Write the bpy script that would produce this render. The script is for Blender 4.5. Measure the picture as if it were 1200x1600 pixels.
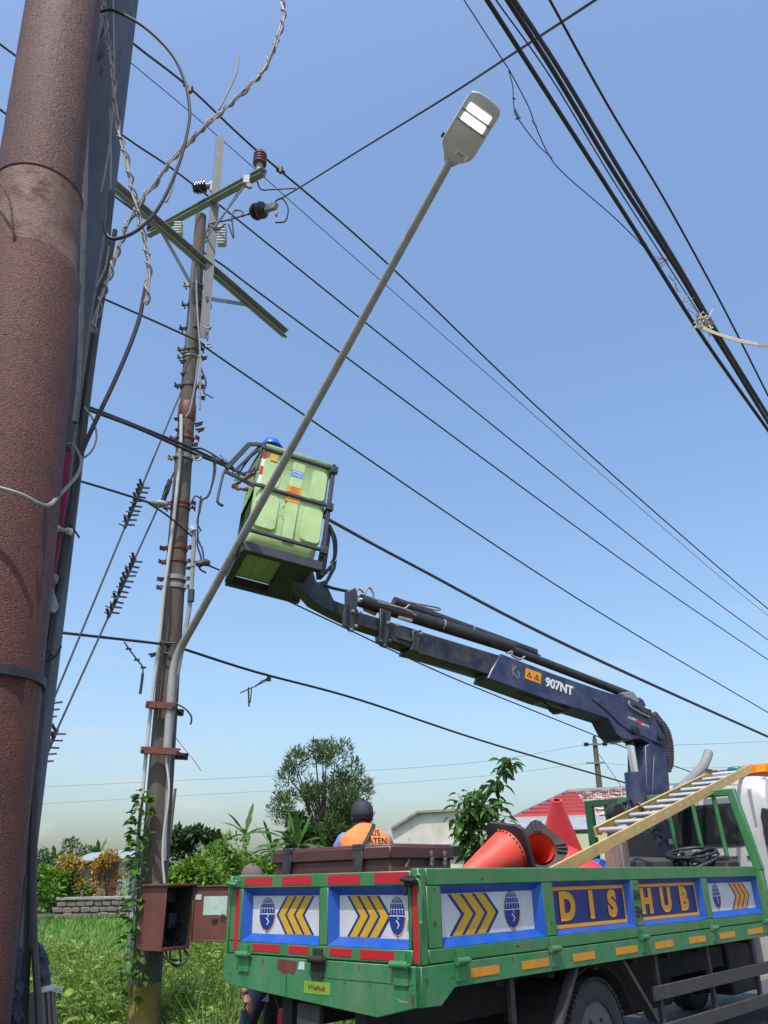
import bpy, bmesh, math, random
import numpy as np
from mathutils import Vector, Matrix

random.seed(7)
rng = np.random.default_rng(11)
for o in list(bpy.data.objects):
    bpy.data.objects.remove(o)
SC = bpy.context.scene
COL = SC.collection

# ------------------------------------------------------------------ camera
F, PITCH, ROLL, EYE = 1230.0, 0.43866, -0.02108, 1.5
RX = Vector((1, 0, 0)); UX = Vector((0, -math.sin(PITCH), math.cos(PITCH))); FW = Vector((0, math.cos(PITCH), math.sin(PITCH)))
CR = RX * math.cos(ROLL) + UX * math.sin(ROLL)
CU = -RX * math.sin(ROLL) + UX * math.cos(ROLL)
cam_data = bpy.data.cameras.new('camera')
cam = bpy.data.objects.new('camera', cam_data); COL.objects.link(cam)
cam_data.sensor_fit = 'VERTICAL'; cam_data.sensor_height = 36.0; cam_data.lens = 36.0 * F / 1600.0
cam_data.clip_start = 0.05; cam_data.clip_end = 4000
cam.matrix_world = Matrix(((CR.x, CU.x, -FW.x, 0), (CR.y, CU.y, -FW.y, 0), (CR.z, CU.z, -FW.z, EYE), (0, 0, 0, 1)))
SC.camera = cam
# ------------------------------------------------------------------ light
SUN_EL = math.radians(64)
sd = Vector((-0.28, -0.96, 0)).normalized()
SUN = Vector((sd.x * math.cos(SUN_EL), sd.y * math.cos(SUN_EL), math.sin(SUN_EL)))
w = bpy.data.worlds.new('World'); SC.world = w; w.use_nodes = True
nt = w.node_tree; bg = nt.nodes['Background']
sky = nt.nodes.new('ShaderNodeTexSky'); sky.sky_type = 'NISHITA'; sky.sun_disc = False
sky.sun_elevation = SUN_EL; sky.sun_rotation = math.atan2(sd.x, sd.y)
sky.air_density = 1.35; sky.dust_density = 3.1; sky.ozone_density = 6.0; sky.altitude = 0
# a few faint low clouds all round the horizon
wc = nt.nodes.new('ShaderNodeTexCoord'); wm = nt.nodes.new('ShaderNodeMapping'); wm.inputs['Scale'].default_value = (3.2, 3.2, 11.0); wm.inputs['Location'].default_value = (.35, .1, .2)
wn = nt.nodes.new('ShaderNodeTexNoise'); wn.inputs['Scale'].default_value = 1.7; wn.inputs['Detail'].default_value = 7; wn.inputs['Roughness'].default_value = .55
wr = nt.nodes.new('ShaderNodeValToRGB'); wr.color_ramp.elements[0].position = .56; wr.color_ramp.elements[1].position = .76; wr.color_ramp.elements[1].color = (.6, .6, .6, 1)
ws = nt.nodes.new('ShaderNodeSeparateXYZ'); wb = nt.nodes.new('ShaderNodeMapRange'); wb.inputs['From Min'].default_value = .34; wb.inputs['From Max'].default_value = .12
wx = nt.nodes.new('ShaderNodeMath'); wx.operation = 'MULTIPLY'; wmix = nt.nodes.new('ShaderNodeMix'); wmix.data_type = 'RGBA'; wmix.inputs['B'].default_value = (3.3, 3.45, 3.6, 1)
for a_, b_ in ((wc.outputs['Generated'], wm.inputs[0]), (wm.outputs[0], wn.inputs['Vector']), (wn.outputs['Fac'], wr.inputs[0]), (wc.outputs['Generated'], ws.inputs[0]), (ws.outputs['Z'], wb.inputs[0]), (wb.outputs[0], wx.inputs[0]), (wr.outputs[0], wx.inputs[1]), (wx.outputs[0], wmix.inputs['Factor']), (sky.outputs[0], wmix.inputs['A']), (wmix.outputs['Result'], bg.inputs[0])): nt.links.new(a_, b_)
bg.inputs[1].default_value = 0.145
ld = bpy.data.lights.new('sun', 'SUN'); ld.energy = 2.5; ld.angle = math.radians(0.53); ld.color = (1.0, 0.955, 0.89)
sun = bpy.data.objects.new('sun', ld); COL.objects.link(sun); sun.rotation_euler = SUN.to_track_quat('Z', 'Y').to_euler()
sun.location = (0, 0, 30)
SC.view_settings.view_transform = 'Standard'; SC.view_settings.look = 'None'; SC.view_settings.gamma = 1.0
SC.view_settings.exposure = 0.64
SC.view_settings.use_curve_mapping = False

# ------------------------------------------------------------------ survey helpers: where a sight line meets a plane of the place
EV = Vector((0, 0, EYE))
def ray(x, y): return FW * F + CR * (x - 600) + CU * (800 - y)
def at(x, y, Y):
    d = ray(x, y); return EV + d * (Y / d.y)
def hit(x, y, p, n):
    d = ray(x, y); n = Vector(n); return EV + d * ((Vector(p) - EV).dot(n) / d.dot(n))
YAW = 0.75146                                            # the road and the truck run this way
T = Vector((math.sin(YAW), math.cos(YAW), 0)); S = Vector((-math.cos(YAW), math.sin(YAW), 0)); Z = Vector((0, 0, 1))
TO = Vector((0.16, 5.252, 0))                            # ground under the truck's near tail corner
def tk(a, b, c): return TO + T * a + S * b + Z * c
def tloc(P):
    d = P - TO; return Vector((d.dot(T), d.dot(S), d.z))
def tside(x, y, b=0.0): return tloc(hit(x, y, TO + S * b, S))
def ttail(x, y, a=0.0): return tloc(hit(x, y, TO + T * a, T))

# ------------------------------------------------------------------ materials
def pm(name, col, rough=.6, metal=0., col2=None, mix=.6, scale=5., stretch=(1, 1, 1), bump=0., bscale=60., rust=None, ramt=.5, rscale=6., rwidth=.06, spec=.5, island=0., trans=0., bstretch=None, coat=0., bdist=.012, dust=0., dscale=2.5, dstretch=(1, 1, 1)):
    m = bpy.data.materials.new(name); m.use_nodes = True
    t = m.node_tree; N = t.nodes; L = t.links
    b = N['Principled BSDF']; b.inputs['Roughness'].default_value = rough; b.inputs['Metallic'].default_value = metal
    b.inputs['Specular IOR Level'].default_value = spec
    if coat: b.inputs['Coat Weight'].default_value = coat; b.inputs['Coat Roughness'].default_value = .12
    tc = N.new('ShaderNodeTexCoord'); mp = N.new('ShaderNodeMapping'); mp.inputs['Scale'].default_value = stretch
    L.new(tc.outputs['Object'], mp.inputs[0])
    if col2 is None: col2 = tuple(c * .72 for c in col)
    nz = N.new('ShaderNodeTexNoise'); nz.inputs['Scale'].default_value = scale; nz.inputs['Detail'].default_value = 8; nz.inputs['Roughness'].default_value = .62
    L.new(mp.outputs[0], nz.inputs['Vector'])
    r1 = N.new('ShaderNodeValToRGB'); r1.color_ramp.elements[0].position = .35; r1.color_ramp.elements[1].position = .68
    r1.color_ramp.elements[0].color = (0, 0, 0, 1); r1.color_ramp.elements[1].color = (mix, mix, mix, 1)
    L.new(nz.outputs['Fac'], r1.inputs[0])
    mx = N.new('ShaderNodeMix'); mx.data_type = 'RGBA'
    mx.inputs['A'].default_value = (*col, 1); mx.inputs['B'].default_value = (*col2, 1)
    L.new(r1.outputs[0], mx.inputs['Factor']); out = mx.outputs['Result']
    if island:
        g = N.new('ShaderNodeNewGeometry'); h = N.new('ShaderNodeHueSaturation')
        mr = N.new('ShaderNodeMapRange'); mr.inputs['To Min'].default_value = 1 - island; mr.inputs['To Max'].default_value = 1 + island
        L.new(g.outputs['Random Per Island'], mr.inputs[0]); L.new(mr.outputs[0], h.inputs['Value'])
        mr2 = N.new('ShaderNodeMapRange'); mr2.inputs['To Min'].default_value = .485; mr2.inputs['To Max'].default_value = .51
        L.new(g.outputs['Random Per Island'], mr2.inputs[0]); L.new(mr2.outputs[0], h.inputs['Hue'])
        L.new(out, h.inputs['Color']); out = h.outputs[0]
    if rust:
        n2 = N.new('ShaderNodeTexNoise'); n2.inputs['Scale'].default_value = rscale; n2.inputs['Detail'].default_value = 9; n2.inputs['Roughness'].default_value = .7
        L.new(mp.outputs[0], n2.inputs['Vector'])
        r2 = N.new('ShaderNodeValToRGB'); r2.color_ramp.elements[0].position = ramt; r2.color_ramp.elements[1].position = ramt + rwidth
        L.new(n2.outputs['Fac'], r2.inputs[0])
        m2 = N.new('ShaderNodeMix'); m2.data_type = 'RGBA'; m2.inputs['B'].default_value = (*rust, 1)
        L.new(out, m2.inputs['A']); L.new(r2.outputs[0], m2.inputs['Factor']); out = m2.outputs['Result']
        rr = N.new('ShaderNodeMapRange'); rr.inputs['To Min'].default_value = rough; rr.inputs['To Max'].default_value = min(1, rough + .35)
        L.new(r2.outputs[0], rr.inputs[0]); L.new(rr.outputs[0], b.inputs['Roughness'])
    if dust:                                             # uneven film of road dust
        md = N.new('ShaderNodeMapping'); md.inputs['Scale'].default_value = dstretch; L.new(tc.outputs['Object'], md.inputs[0])
        n4 = N.new('ShaderNodeTexNoise'); n4.inputs['Scale'].default_value = dscale; n4.inputs['Detail'].default_value = 10; n4.inputs['Roughness'].default_value = .72
        L.new(md.outputs[0], n4.inputs['Vector']); r4 = N.new('ShaderNodeMapRange'); r4.inputs['From Min'].default_value = .42; r4.inputs['From Max'].default_value = .75; r4.inputs['To Max'].default_value = dust
        L.new(n4.outputs['Fac'], r4.inputs[0]); m4 = N.new('ShaderNodeMix'); m4.data_type = 'RGBA'; m4.inputs['B'].default_value = (.22, .19, .15, 1)
        L.new(r4.outputs[0], m4.inputs['Factor']); L.new(out, m4.inputs['A']); out = m4.outputs['Result']
    L.new(out, b.inputs['Base Color'])
    if bump:
        n3 = N.new('ShaderNodeTexNoise'); n3.inputs['Scale'].default_value = bscale; n3.inputs['Detail'].default_value = 5
        if bstretch:
            mp2 = N.new('ShaderNodeMapping'); mp2.inputs['Scale'].default_value = bstretch; L.new(tc.outputs['Object'], mp2.inputs[0]); L.new(mp2.outputs[0], n3.inputs['Vector'])
        else: L.new(mp.outputs[0], n3.inputs['Vector'])
        bp = N.new('ShaderNodeBump'); bp.inputs['Strength'].default_value = min(1, bump); bp.inputs['Distance'].default_value = bdist
        L.new(n3.outputs['Fac'], bp.inputs['Height']); L.new(bp.outputs[0], b.inputs['Normal'])
    if trans:
        tr = N.new('ShaderNodeBsdfTranslucent'); L.new(out, tr.inputs[0]); ms = N.new('ShaderNodeMixShader'); ms.inputs[0].default_value = trans
        L.new(b.outputs[0], ms.inputs[1]); L.new(tr.outputs[0], ms.inputs[2]); L.new(ms.outputs[0], N['Material Output'].inputs[0])
    return m

RUST = (.085, .035, .02)
M = {}
M['rusty'] = pm('rusty_red_steel', (.13, .037, .024), .5, 0, (.078, .024, .016), 1., 5, (1, 1, 1.9), bump=1., bscale=190, rust=(.035, .014, .012), ramt=.53, rscale=95, rwidth=.14, bstretch=(1, 1, 2.2), bdist=.009, spec=.4)
M['rusty_bare'] = pm('rust_worn_to_primer', (.10, .036, .024), .65, 0, (.25, .17, .125), .62, 7, bump=.7, bscale=150, rust=(.085, .04, .025), ramt=.47, rscale=13, rwidth=.2, bstretch=(1, 1, 1.9), bdist=.006)
M['slate'] = pm('weathered_dark_concrete', (.10, .115, .15), .75, 0, (.055, .065, .09), .9, 9, (1, 1, .25), bump=.3, bscale=70, rust=(.035, .04, .055), ramt=.6, rscale=14)
M['concrete'] = pm('weathered_pole_concrete', (.135, .112, .088), .9, 0, (.07, .06, .05), .9, 7, (2.2, 2.2, .35), bump=.6, bscale=45, rust=(.085, .07, .06), ramt=.57, rscale=9, rwidth=.12, bstretch=(2, 2, .5))
M['galv'] = pm('dull_galvanised_steel', (.19, .195, .195), .6, .1, (.14, .145, .145), .8, 9, rust=(.16, .15, .13), ramt=.66, rscale=7, rwidth=.1)
M['arm_green'] = pm('grey_green_crossarm_steel', (.27, .31, .26), .6, .1, (.19, .22, .185), .7, 5)
M['pipe_grey'] = pm('grey_painted_tube', (.36, .36, .345), .5, .1, (.25, .245, .235), .8, 10, (1, 1, 1), bump=.1)
M['zinc'] = pm('pale_zinc', (.27, .27, .265), .55, .15, (.2, .2, .2), .6, 12)
M['black'] = pm('black_cable_rubber', (.018, .018, .021), .55, 0, (.035, .035, .038), .7, 20)
M['darkgrey'] = pm('dark_grey_rubber', (.045, .046, .05), .6, 0, (.07, .07, .07), .7, 14)
M['alu'] = pm('bare_aluminium_strand', (.33, .295, .28), .6, .1, (.20, .17, .165), .8, 40)
M['alu_dull'] = pm('dull_grey_wire', (.30, .29, .28), .6, .3, (.18, .17, .17), .8, 30)
M['wire'] = pm('aged_conductor', (.06, .062, .07), .6, .2, (.03, .03, .035), .6, 4)
M['ceram'] = pm('dark_glazed_porcelain', (.028, .02, .022), .22, 0, (.05, .03, .03), .6, 15)
M['ceram_red'] = pm('brown_glazed_porcelain', (.16, .045, .04), .2, 0, (.08, .025, .022), .6, 15)
M['whitepvc'] = pm('white_pvc', (.52, .52, .5), .45, 0, (.42, .41, .38), .7, 6, (1, 1, .4))
M['redprimer'] = pm('red_oxide_steel', (.17, .04, .03), .6, 0, (.09, .03, .025), .8, 10, rust=RUST, ramt=.6)
M['pink'] = pm('faded_magenta_plastic', (.30, .035, .10), .5, 0, (.19, .02, .06), .7, 5)
M['green'] = pm('green_truck_paint', (.022, .17, .048), .36, 0, (.034, .20, .06), .8, 2.2, rust=(.06, .04, .025), ramt=.69, rscale=9, rwidth=.02, coat=.0, bump=.12, bscale=5, bdist=.02, dust=.5, dscale=3, dstretch=(1, 1, .5))
M['greenworn'] = pm('scratched_green_truck_paint', (.020, .17, .052), .45, 0, (.035, .225, .085), .9, 3, rust=(.055, .03, .022), ramt=.635, rscale=9, rwidth=.012, bump=.2, bscale=6, bdist=.02, dust=.55, dscale=4, dstretch=(1.6, 1.6, .4))
M['blue'] = pm('glossy_blue_paint', (.0015, .078, .40), .42, 0, (.0015, .06, .33), .6, 3, dust=.2, dscale=5)
M['panelwhite'] = pm('off_white_panel_paint', (.62, .62, .62), .45, 0, (.52, .52, .52), .8, 5, dust=.3, dscale=4)
M['navy'] = pm('dark_blue_print', (.006, .018, .17), .5, dust=.15)
M['blueprint'] = pm('mid_blue_print', (.008, .028, .22), .5)
M['yellow'] = pm('yellow_print', (.62, .36, .012), .5, 0, (.52, .29, .012), .6, 9)
M['orange'] = pm('amber_print', (.78, .33, .012), .5, 0, (.7, .28, .012), .6, 9)
M['redref'] = pm('red_reflective_tape', (.50, .012, .028), .3, 0, (.40, .01, .02), .6, 30, (1, 1, 30))
M['amberref'] = pm('amber_reflective_tape', (.66, .27, .02), .35, 0, (.5, .18, .015), .7, 12)
M['chassis'] = pm('dusty_black_chassis', (.016, .015, .015), .85, 0, (.032, .03, .028), .8, 6)
M['guard'] = pm('grey_brown_guard_rail', (.055, .05, .048), .75, 0, (.035, .032, .03), .8, 6)
M['tyre'] = pm('dusty_tyre_rubber', (.028, .028, .029), .8, 0, (.06, .056, .052), .7, 7, bump=.2)
M['hubsteel'] = pm('dirty_hub_steel', (.16, .15, .14), .6, .3, (.08, .07, .07), .8, 8)
M['cabwhite'] = pm('white_cab_paint', (.52, .52, .51), .35, 0, (.46, .46, .45), .5, 3, dust=.45, dscale=2.5, dstretch=(1, 1, .35))
M['glass'] = pm('dark_cab_glass', (.02, .022, .026), .07, 0, (.03, .03, .035), .5, 2)
M['boom'] = pm('navy_crane_paint', (.016, .026, .085), .38, .0, (.026, .036, .10), .8, 4, rust=(.20, .20, .22), ramt=.70, rscale=13, rwidth=.02, dust=.35, dscale=4)
M['boom_dark'] = pm('blue_black_crane_steel', (.012, .015, .026), .42, .1, (.025, .027, .035), .8, 6, dust=.3, dscale=6)
M['chrome'] = pm('chromed_rod', (.75, .77, .8), .15, 1.0, (.6, .62, .65), .5, 8)
M['rodblack'] = pm('black_cylinder_paint', (.02, .02, .022), .35, .0, (.045, .04, .038), .8, 10)
M['orangelabel'] = pm('orange_warning_sticker', (.78, .30, .01), .45)
M['basket'] = pm('pale_green_fibreglass', (.42, .60, .25), .5, 0, (.36, .52, .21), .8, 3, rust=(.12, .12, .07), ramt=.72, rscale=14, rwidth=.03, dust=.45, dscale=5)
M['basket_under'] = M['basket']
M['steelblack'] = pm('chipped_black_frame', (.03, .032, .04), .5, .1, (.05, .05, .055), .8, 10, rust=(.16, .12, .10), ramt=.66, rscale=14, rwidth=.04)
M['white'] = pm('white_print', (.75, .75, .73), .5)
M['printblack'] = pm('black_print', (.02, .02, .022), .6)
M['chest'] = pm('brown_red_chest_paint', (.068, .022, .019), .45, 0, (.095, .036, .03), .8, 4, (1, 1, 3), rust=(.05, .04, .035), ramt=.64, rscale=6)
M['cone'] = pm('orange_red_cone_plastic', (.72, .055, .028), .5, 0, (.62, .04, .025), .6, 4, dust=.5, dscale=7)
M['cone_pink'] = pm('faded_pink_red_cone_plastic', (.74, .04, .055), .5, 0, (.6, .035, .045), .6, 4, dust=.25, dscale=7)
M['conebase'] = pm('black_cone_base_rubber', (.03, .024, .024), .6, 0, (.06, .045, .042), .8, 9)
M['fibre'] = pm('yellow_fibreglass_rail', (.58, .40, .13), .55, 0, (.46, .31, .1), .7, 8, dust=.6, dscale=9)
M['rung'] = pm('ladder_aluminium', (.62, .63, .66), .4, .5, (.5, .5, .52), .6, 10)
M['bluehelmet'] = pm('blue_helmet_plastic', (.02, .12, .62), .3, 0, None, .4, 4)
M['skin'] = pm('brown_skin', (.24, .11, .065), .55, 0, (.19, .08, .05), .6, 18)
M['vest'] = pm('orange_vest_cloth', (.74, .24, .06), .8, 0, (.62, .18, .045), .7, 9, bump=.3, bscale=30)
M['shirtblue'] = pm('light_blue_cloth', (.16, .26, .58), .8, 0, (.12, .2, .48), .7, 9, bump=.3, bscale=30)
M['navycloth'] = pm('navy_cloth', (.018, .022, .055), .85, 0, (.03, .035, .07), .7, 9, bump=.3, bscale=30)
M['cap'] = pm('dark_navy_cap_cloth', (.016, .02, .032), .75, 0, (.03, .035, .045), .7, 12)
M['browncap'] = pm('grey_brown_cap_cloth', (.13, .10, .085), .85)
M['hair'] = pm('black_hair', (.012, .011, .011), .6)
M['cabinet'] = pm('red_brown_cabinet_paint', (.15, .048, .033), .55, 0, (.10, .034, .025), .8, 5, rust=(.085, .035, .025), ramt=.62, rscale=6, rwidth=.08)
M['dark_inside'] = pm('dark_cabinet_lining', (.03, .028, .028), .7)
M['paper'] = pm('pale_green_paper', (.42, .55, .47), .6, 0, (.3, .42, .36), .7, 14)
M['plaster'] = pm('old_white_plaster', (.66, .62, .54), .9, 0, (.46, .42, .35), .9, 1.6, (1, 1, .45), rust=(.12, .11, .10), ramt=.6, rscale=2.6, rwidth=.1, bump=.3, bscale=14)
M['yellowgreenwall'] = pm('pale_green_wall_paint', (.50, .56, .32), .85, 0, (.4, .45, .27), .7, 2)
M['roofred'] = pm('red_painted_roof_sheet', (.42, .05, .05), .55, 0, (.34, .045, .045), .7, 2)
M['roofrust'] = pm('rusted_bare_roof_sheet', (.55, .50, .46), .6, 0, (.42, .36, .32), .7, 3, rust=(.17, .045, .035), ramt=.47, rscale=4, rwidth=.06)
M['greysheet'] = pm('grey_zinc_sheet', (.40, .42, .44), .5, .3, (.28, .29, .3), .8, 4)
M['hutwall'] = pm('weathered_board', (.26, .21, .18), .9, 0, (.14, .10, .09), .9, 3, (4, 4, .4))
M['stone'] = pm('grey_rubble_stone', (.19, .165, .135), .9, 0, (.14, .12, .10), .9, 3, bump=.5, bscale=10)
M['cope'] = pm('pale_cement', (.36, .33, .28), .9, 0, (.2, .18, .15), .8, 3)
M['ground'] = pm('dry_earth', (.20, .155, .105), .95, 0, (.12, .10, .06), .9, 1.4, bump=.5, bscale=8)
M['asphalt'] = pm('dusty_asphalt', (.075, .072, .068), .9, 0, (.05, .048, .046), .8, 3, bump=.4, bscale=90)
M['paddy'] = pm('paddy_green', (.045, .14, .025), .9, 0, (.07, .17, .03), .9, .9, bump=.5, bscale=14)
M['grassground'] = pm('green_undergrowth', (.03, .06, .015), .95, 0, (.05, .085, .02), .9, 2, bump=.5, bscale=9)
def leafm(n, c, isl=.35, tr=.3): return pm(n, c, .5, 0, tuple(x * .8 for x in c), .6, 1.5, island=isl, trans=tr, spec=.35)
M['weed'] = leafm('weed_leaf', (.13, .24, .025), .5)
M['weed2'] = leafm('pale_weed_leaf', (.22, .33, .05), .45)
M['grass'] = leafm('grass_blade', (.16, .24, .045))
M['bushlight'] = leafm('bright_shrub_leaf', (.13, .25, .025), .5)
M['bushdark'] = leafm('dark_leaf', (.035, .075, .018))
M['treeleaf'] = leafm('olive_tree_leaf', (.10, .155, .05))
M['banana'] = leafm('banana_leaf', (.075, .15, .025), .2)
M['croton'] = leafm('yellow_croton_leaf', (.36, .22, .02), .5)
M['sapling'] = leafm('glossy_green_leaf', (.075, .17, .03), .45)
M['vine'] = leafm('vine_leaf', (.07, .17, .02))
M['bark'] = pm('grey_brown_bark', (.15, .12, .095), .95, 0, (.08, .065, .05), .9, 9, bump=.4, bscale=30)
M['bananatrunk'] = pm('banana_stem', (.16, .15, .06), .8, 0, (.10, .07, .035), .8, 5)
M['yellowpaint'] = pm('old_yellow_paint_on_concrete', (.30, .22, .035), .85, 0, (.16, .12, .05), .9, 6)
M['greyplastic'] = pm('lamp_housing_grey', (.50, .51, .49), .5, .05, (.43, .44, .42), .5, 5)
M['sheetblue'] = pm('dark_blue_plastic_sheet', (.008, .011, .03), .4, 0, (.02, .026, .055), .8, 9, bump=1., bscale=28, bdist=.03)
M['bag'] = pm('grey_plastic_bag', (.12, .125, .13), .4, 0, (.25, .25, .26), .8, 9, bump=.4, bscale=20)
M['teal'] = pm('teal_beacon_lens', (.01, .24, .28), .2)
M['amberlens'] = pm('orange_beacon_lens', (.72, .20, .01), .25, 0, (.6, .14, .01), .6, 12)
M['rope'] = pm('pale_frayed_rope', (.52, .48, .36), .9, 0, (.4, .36, .27), .8, 30)
M['led'] = bpy.data.materials.new('lit_led_panel'); M['led'].use_nodes = True
_e = M['led'].node_tree.nodes['Principled BSDF']; _e.inputs['Emission Color'].default_value = (1, .98, .9, 1); _e.inputs['Emission Strength'].default_value = 2.6; _e.inputs['Base Color'].default_value = (.9, .9, .85, 1)

# ------------------------------------------------------------------ mesh helpers
ROOTM = {}
def root(name, label, cat, loc=(0, 0, 0), rz=0., group=None):
    o = bpy.data.objects.new(name, None); COL.objects.link(o); o.location = loc; o.rotation_euler = (0, 0, rz); o.empty_display_size = .2
    ROOTM[o] = (Matrix.Translation(Vector(loc)) @ Matrix.Rotation(rz, 4, 'Z'))
    tag(o, label, cat, group); return o
def tag(o, label=None, cat=None, group=None, kind=None):
    if label: o['label'] = label
    if cat: o['category'] = cat
    if group: o['group'] = group
    if kind: o['kind'] = kind
    return o
def frame(d, up=Z):
    d = Vector(d).normalized(); u = Vector(up)
    if abs(d.dot(u)) > .98: u = Vector((0, 1, 0)) if abs(d.y) < .9 else Vector((1, 0, 0))
    s = d.cross(u).normalized(); u = s.cross(d).normalized(); return d, s, u
def cat(pts, k=6):
    P = [Vector(p) for p in pts]
    if len(P) < 3: return P
    P = [P[0] * 2 - P[1]] + P + [P[-1] * 2 - P[-2]]; out = []
    for i in range(1, len(P) - 2):
        for j in range(k):
            t = j / k; a, b, c, d = P[i - 1], P[i], P[i + 1], P[i + 2]
            out.append(.5 * ((2 * b) + (c - a) * t + (2 * a - 5 * b + 4 * c - d) * t * t + (3 * b - a - 3 * c + d) * t * t * t))
    out.append(P[-2]); return out
class MB:
    def __init__(s): s.v = []; s.f = []; s.m = []
    def add(s, vs, fs, mi=0):
        o = len(s.v); s.v += [tuple(v) for v in vs]
        for f in fs: s.f.append(tuple(i + o for i in f)); s.m.append(mi)
        return s
    def box(s, c, d, mi=0, X=(1, 0, 0), Y=(0, 1, 0), Zv=(0, 0, 1)):
        c = Vector(c); X = Vector(X) * d[0] / 2; Y = Vector(Y) * d[1] / 2; Q = Vector(Zv) * d[2] / 2
        vs = [c + X * a + Y * b + Q * e for e in (-1, 1) for b in (-1, 1) for a in (-1, 1)]
        return s.add(vs, [(0, 2, 3, 1), (4, 5, 7, 6), (0, 1, 5, 4), (2, 6, 7, 3), (0, 4, 6, 2), (1, 3, 7, 5)], mi)
    def span(s, a, b, mi=0):
        return s.box([(p + q) / 2 for p, q in zip(a, b)], [abs(q - p) for p, q in zip(a, b)], mi)
    def bar(s, a, b, w, h, up=Z, mi=0):
        a = Vector(a); b = Vector(b); d, sd_, u = frame(b - a, up)
        return s.box((a + b) / 2, ((b - a).length, w, h), mi, d, sd_, u)
    def angle_bar(s, a, b, w, th, up=Z, mi=0, flip=1):      # L section
        a = Vector(a); b = Vector(b); d, q, u = frame(b - a, up); L = (b - a).length; c = (a + b) / 2
        s.box(c, (L, w, th), mi, d, q, u)
        return s.box(c + q * flip * (w / 2 - th / 2) - u * (w / 2 + th / 2 - .0005), (L, th, w), mi, d, q, u)
    def channel(s, a, b, w, h, th, up=Z, mi=0):             # U section, web towards up
        a = Vector(a); b = Vector(b); d, q, u = frame(b - a, up); L = (b - a).length; c = (a + b) / 2
        s.box(c + u * (h / 2 - th / 2), (L, w, th), mi, d, q, u)
        for k in (-1, 1): s.box(c + q * k * (w / 2 - th / 2) - u * (th / 2), (L, th, h - th), mi, d, q, u)
        return s
    def tube(s, pts, r, n=8, mi=0, caps=True):
        P = [Vector(p) for p in pts]; R = r if isinstance(r, (list, tuple)) else [r] * len(P)
        vs = []; fs = []; u = None
        for i, p in enumerate(P):
            d = (P[min(i + 1, len(P) - 1)] - P[max(i - 1, 0)])
            d = d.normalized() if d.length > 1e-9 else Vector((0, 0, 1))
            if u is None: _, q, u = frame(d)
            else:
                u = (u - d * u.dot(d)); u = u.normalized() if u.length > 1e-6 else frame(d)[2]; q = d.cross(u)
            for k in range(n):
                a = 2 * math.pi * k / n; vs.append(p + (q * math.cos(a) + u * math.sin(a)) * R[i])
        for i in range(len(P) - 1):
            for k in range(n):
                a = i * n + k; b = i * n + (k + 1) % n; fs.append((a, b, b + n, a + n))
        if caps: fs.append(tuple(range(n))[::-1]); fs.append(tuple((len(P) - 1) * n + k for k in range(n)))
        return s.add(vs, fs, mi)
    def lathe(s, prof, o, ax=Z, n=20, mi=0, caps=True):
        o = Vector(o); d, q, u = frame(ax); vs = []; fs = []
        for r, z in prof:
            for k in range(n):
                a = 2 * math.pi * k / n; vs.append(o + d * z + (q * math.cos(a) + u * math.sin(a)) * r)
        for i in range(len(prof) - 1):
            for k in range(n):
                a = i * n + k; b = i * n + (k + 1) % n; fs.append((a, b, b + n, a + n))
        if caps:
            if prof[0][0] > 1e-4: fs.append(tuple(range(n))[::-1])
            if prof[-1][0] > 1e-4: fs.append(tuple((len(prof) - 1) * n + k for k in range(n)))
        return s.add(vs, fs, mi)
    def prism(s, poly, vec, mi=0):
        P = [Vector(p) for p in poly]; v = Vector(vec); n = len(P)
        return s.add(P + [p + v for p in P], [tuple(range(n))[::-1], tuple(range(n, 2 * n))] + [(i, (i + 1) % n, n + (i + 1) % n, n + i) for i in range(n)], mi)
    def poly(s, pts, mi=0): return s.add(pts, [tuple(range(len(pts)))], mi)
    def sphere(s, c, r, n=12, mi=0, X=(1, 0, 0), Y=(0, 1, 0), Zv=(0, 0, 1)):
        c = Vector(c); r = r if isinstance(r, (tuple, list)) else (r, r, r); X, Y, Q = Vector(X), Vector(Y), Vector(Zv); m = n // 2 + 1; vs = []; fs = []
        for i in range(m + 1):
            t = math.pi * i / m
            for k in range(n):
                a = 2 * math.pi * k / n; vs.append(c + X * r[0] * math.sin(t) * math.cos(a) + Y * r[1] * math.sin(t) * math.sin(a) + Q * r[2] * math.cos(t))
        for i in range(m):
            for k in range(n):
                a = i * n + k; b = i * n + (k + 1) % n; fs.append((a, a + n, b + n, b))
        return s.add(vs, fs, mi)
    def build(s, name, mats, parent=None, local=False, bevel=0., smooth=38, label=None, segs=1, fix=True):
        me = bpy.data.meshes.new(name); V = s.v
        if parent is not None and not local:
            inv = ROOTM[parent].inverted(); V = [tuple(inv @ Vector(v)) for v in V]
        me.from_pydata(V, [], s.f)
        mats = mats if isinstance(mats, (list, tuple)) else [mats]
        for m in mats: me.materials.append(M[m] if isinstance(m, str) else m)
        me.polygons.foreach_set('material_index', s.m)
        bm = bmesh.new(); bm.from_mesh(me)
        if fix: bmesh.ops.recalc_face_normals(bm, faces=bm.faces)
        if bevel:
            bmesh.ops.bevel(bm, geom=[e for e in bm.edges if e.is_manifold and e.calc_face_angle(0) > .5], offset=bevel, segments=segs, affect='EDGES', clamp_overlap=True)
        bm.to_mesh(me); bm.free()
        if smooth:
            me.polygons.foreach_set('use_smooth', [True] * len(me.polygons)); me.set_sharp_from_angle(angle=math.radians(smooth))
        o = bpy.data.objects.new(name, me); COL.objects.link(o)
        if parent is not None: o.parent = parent; ROOTM[o] = ROOTM[parent]
        else: ROOTM[o] = Matrix.Identity(4)
        if label: o['label'] = label
        return o
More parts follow.
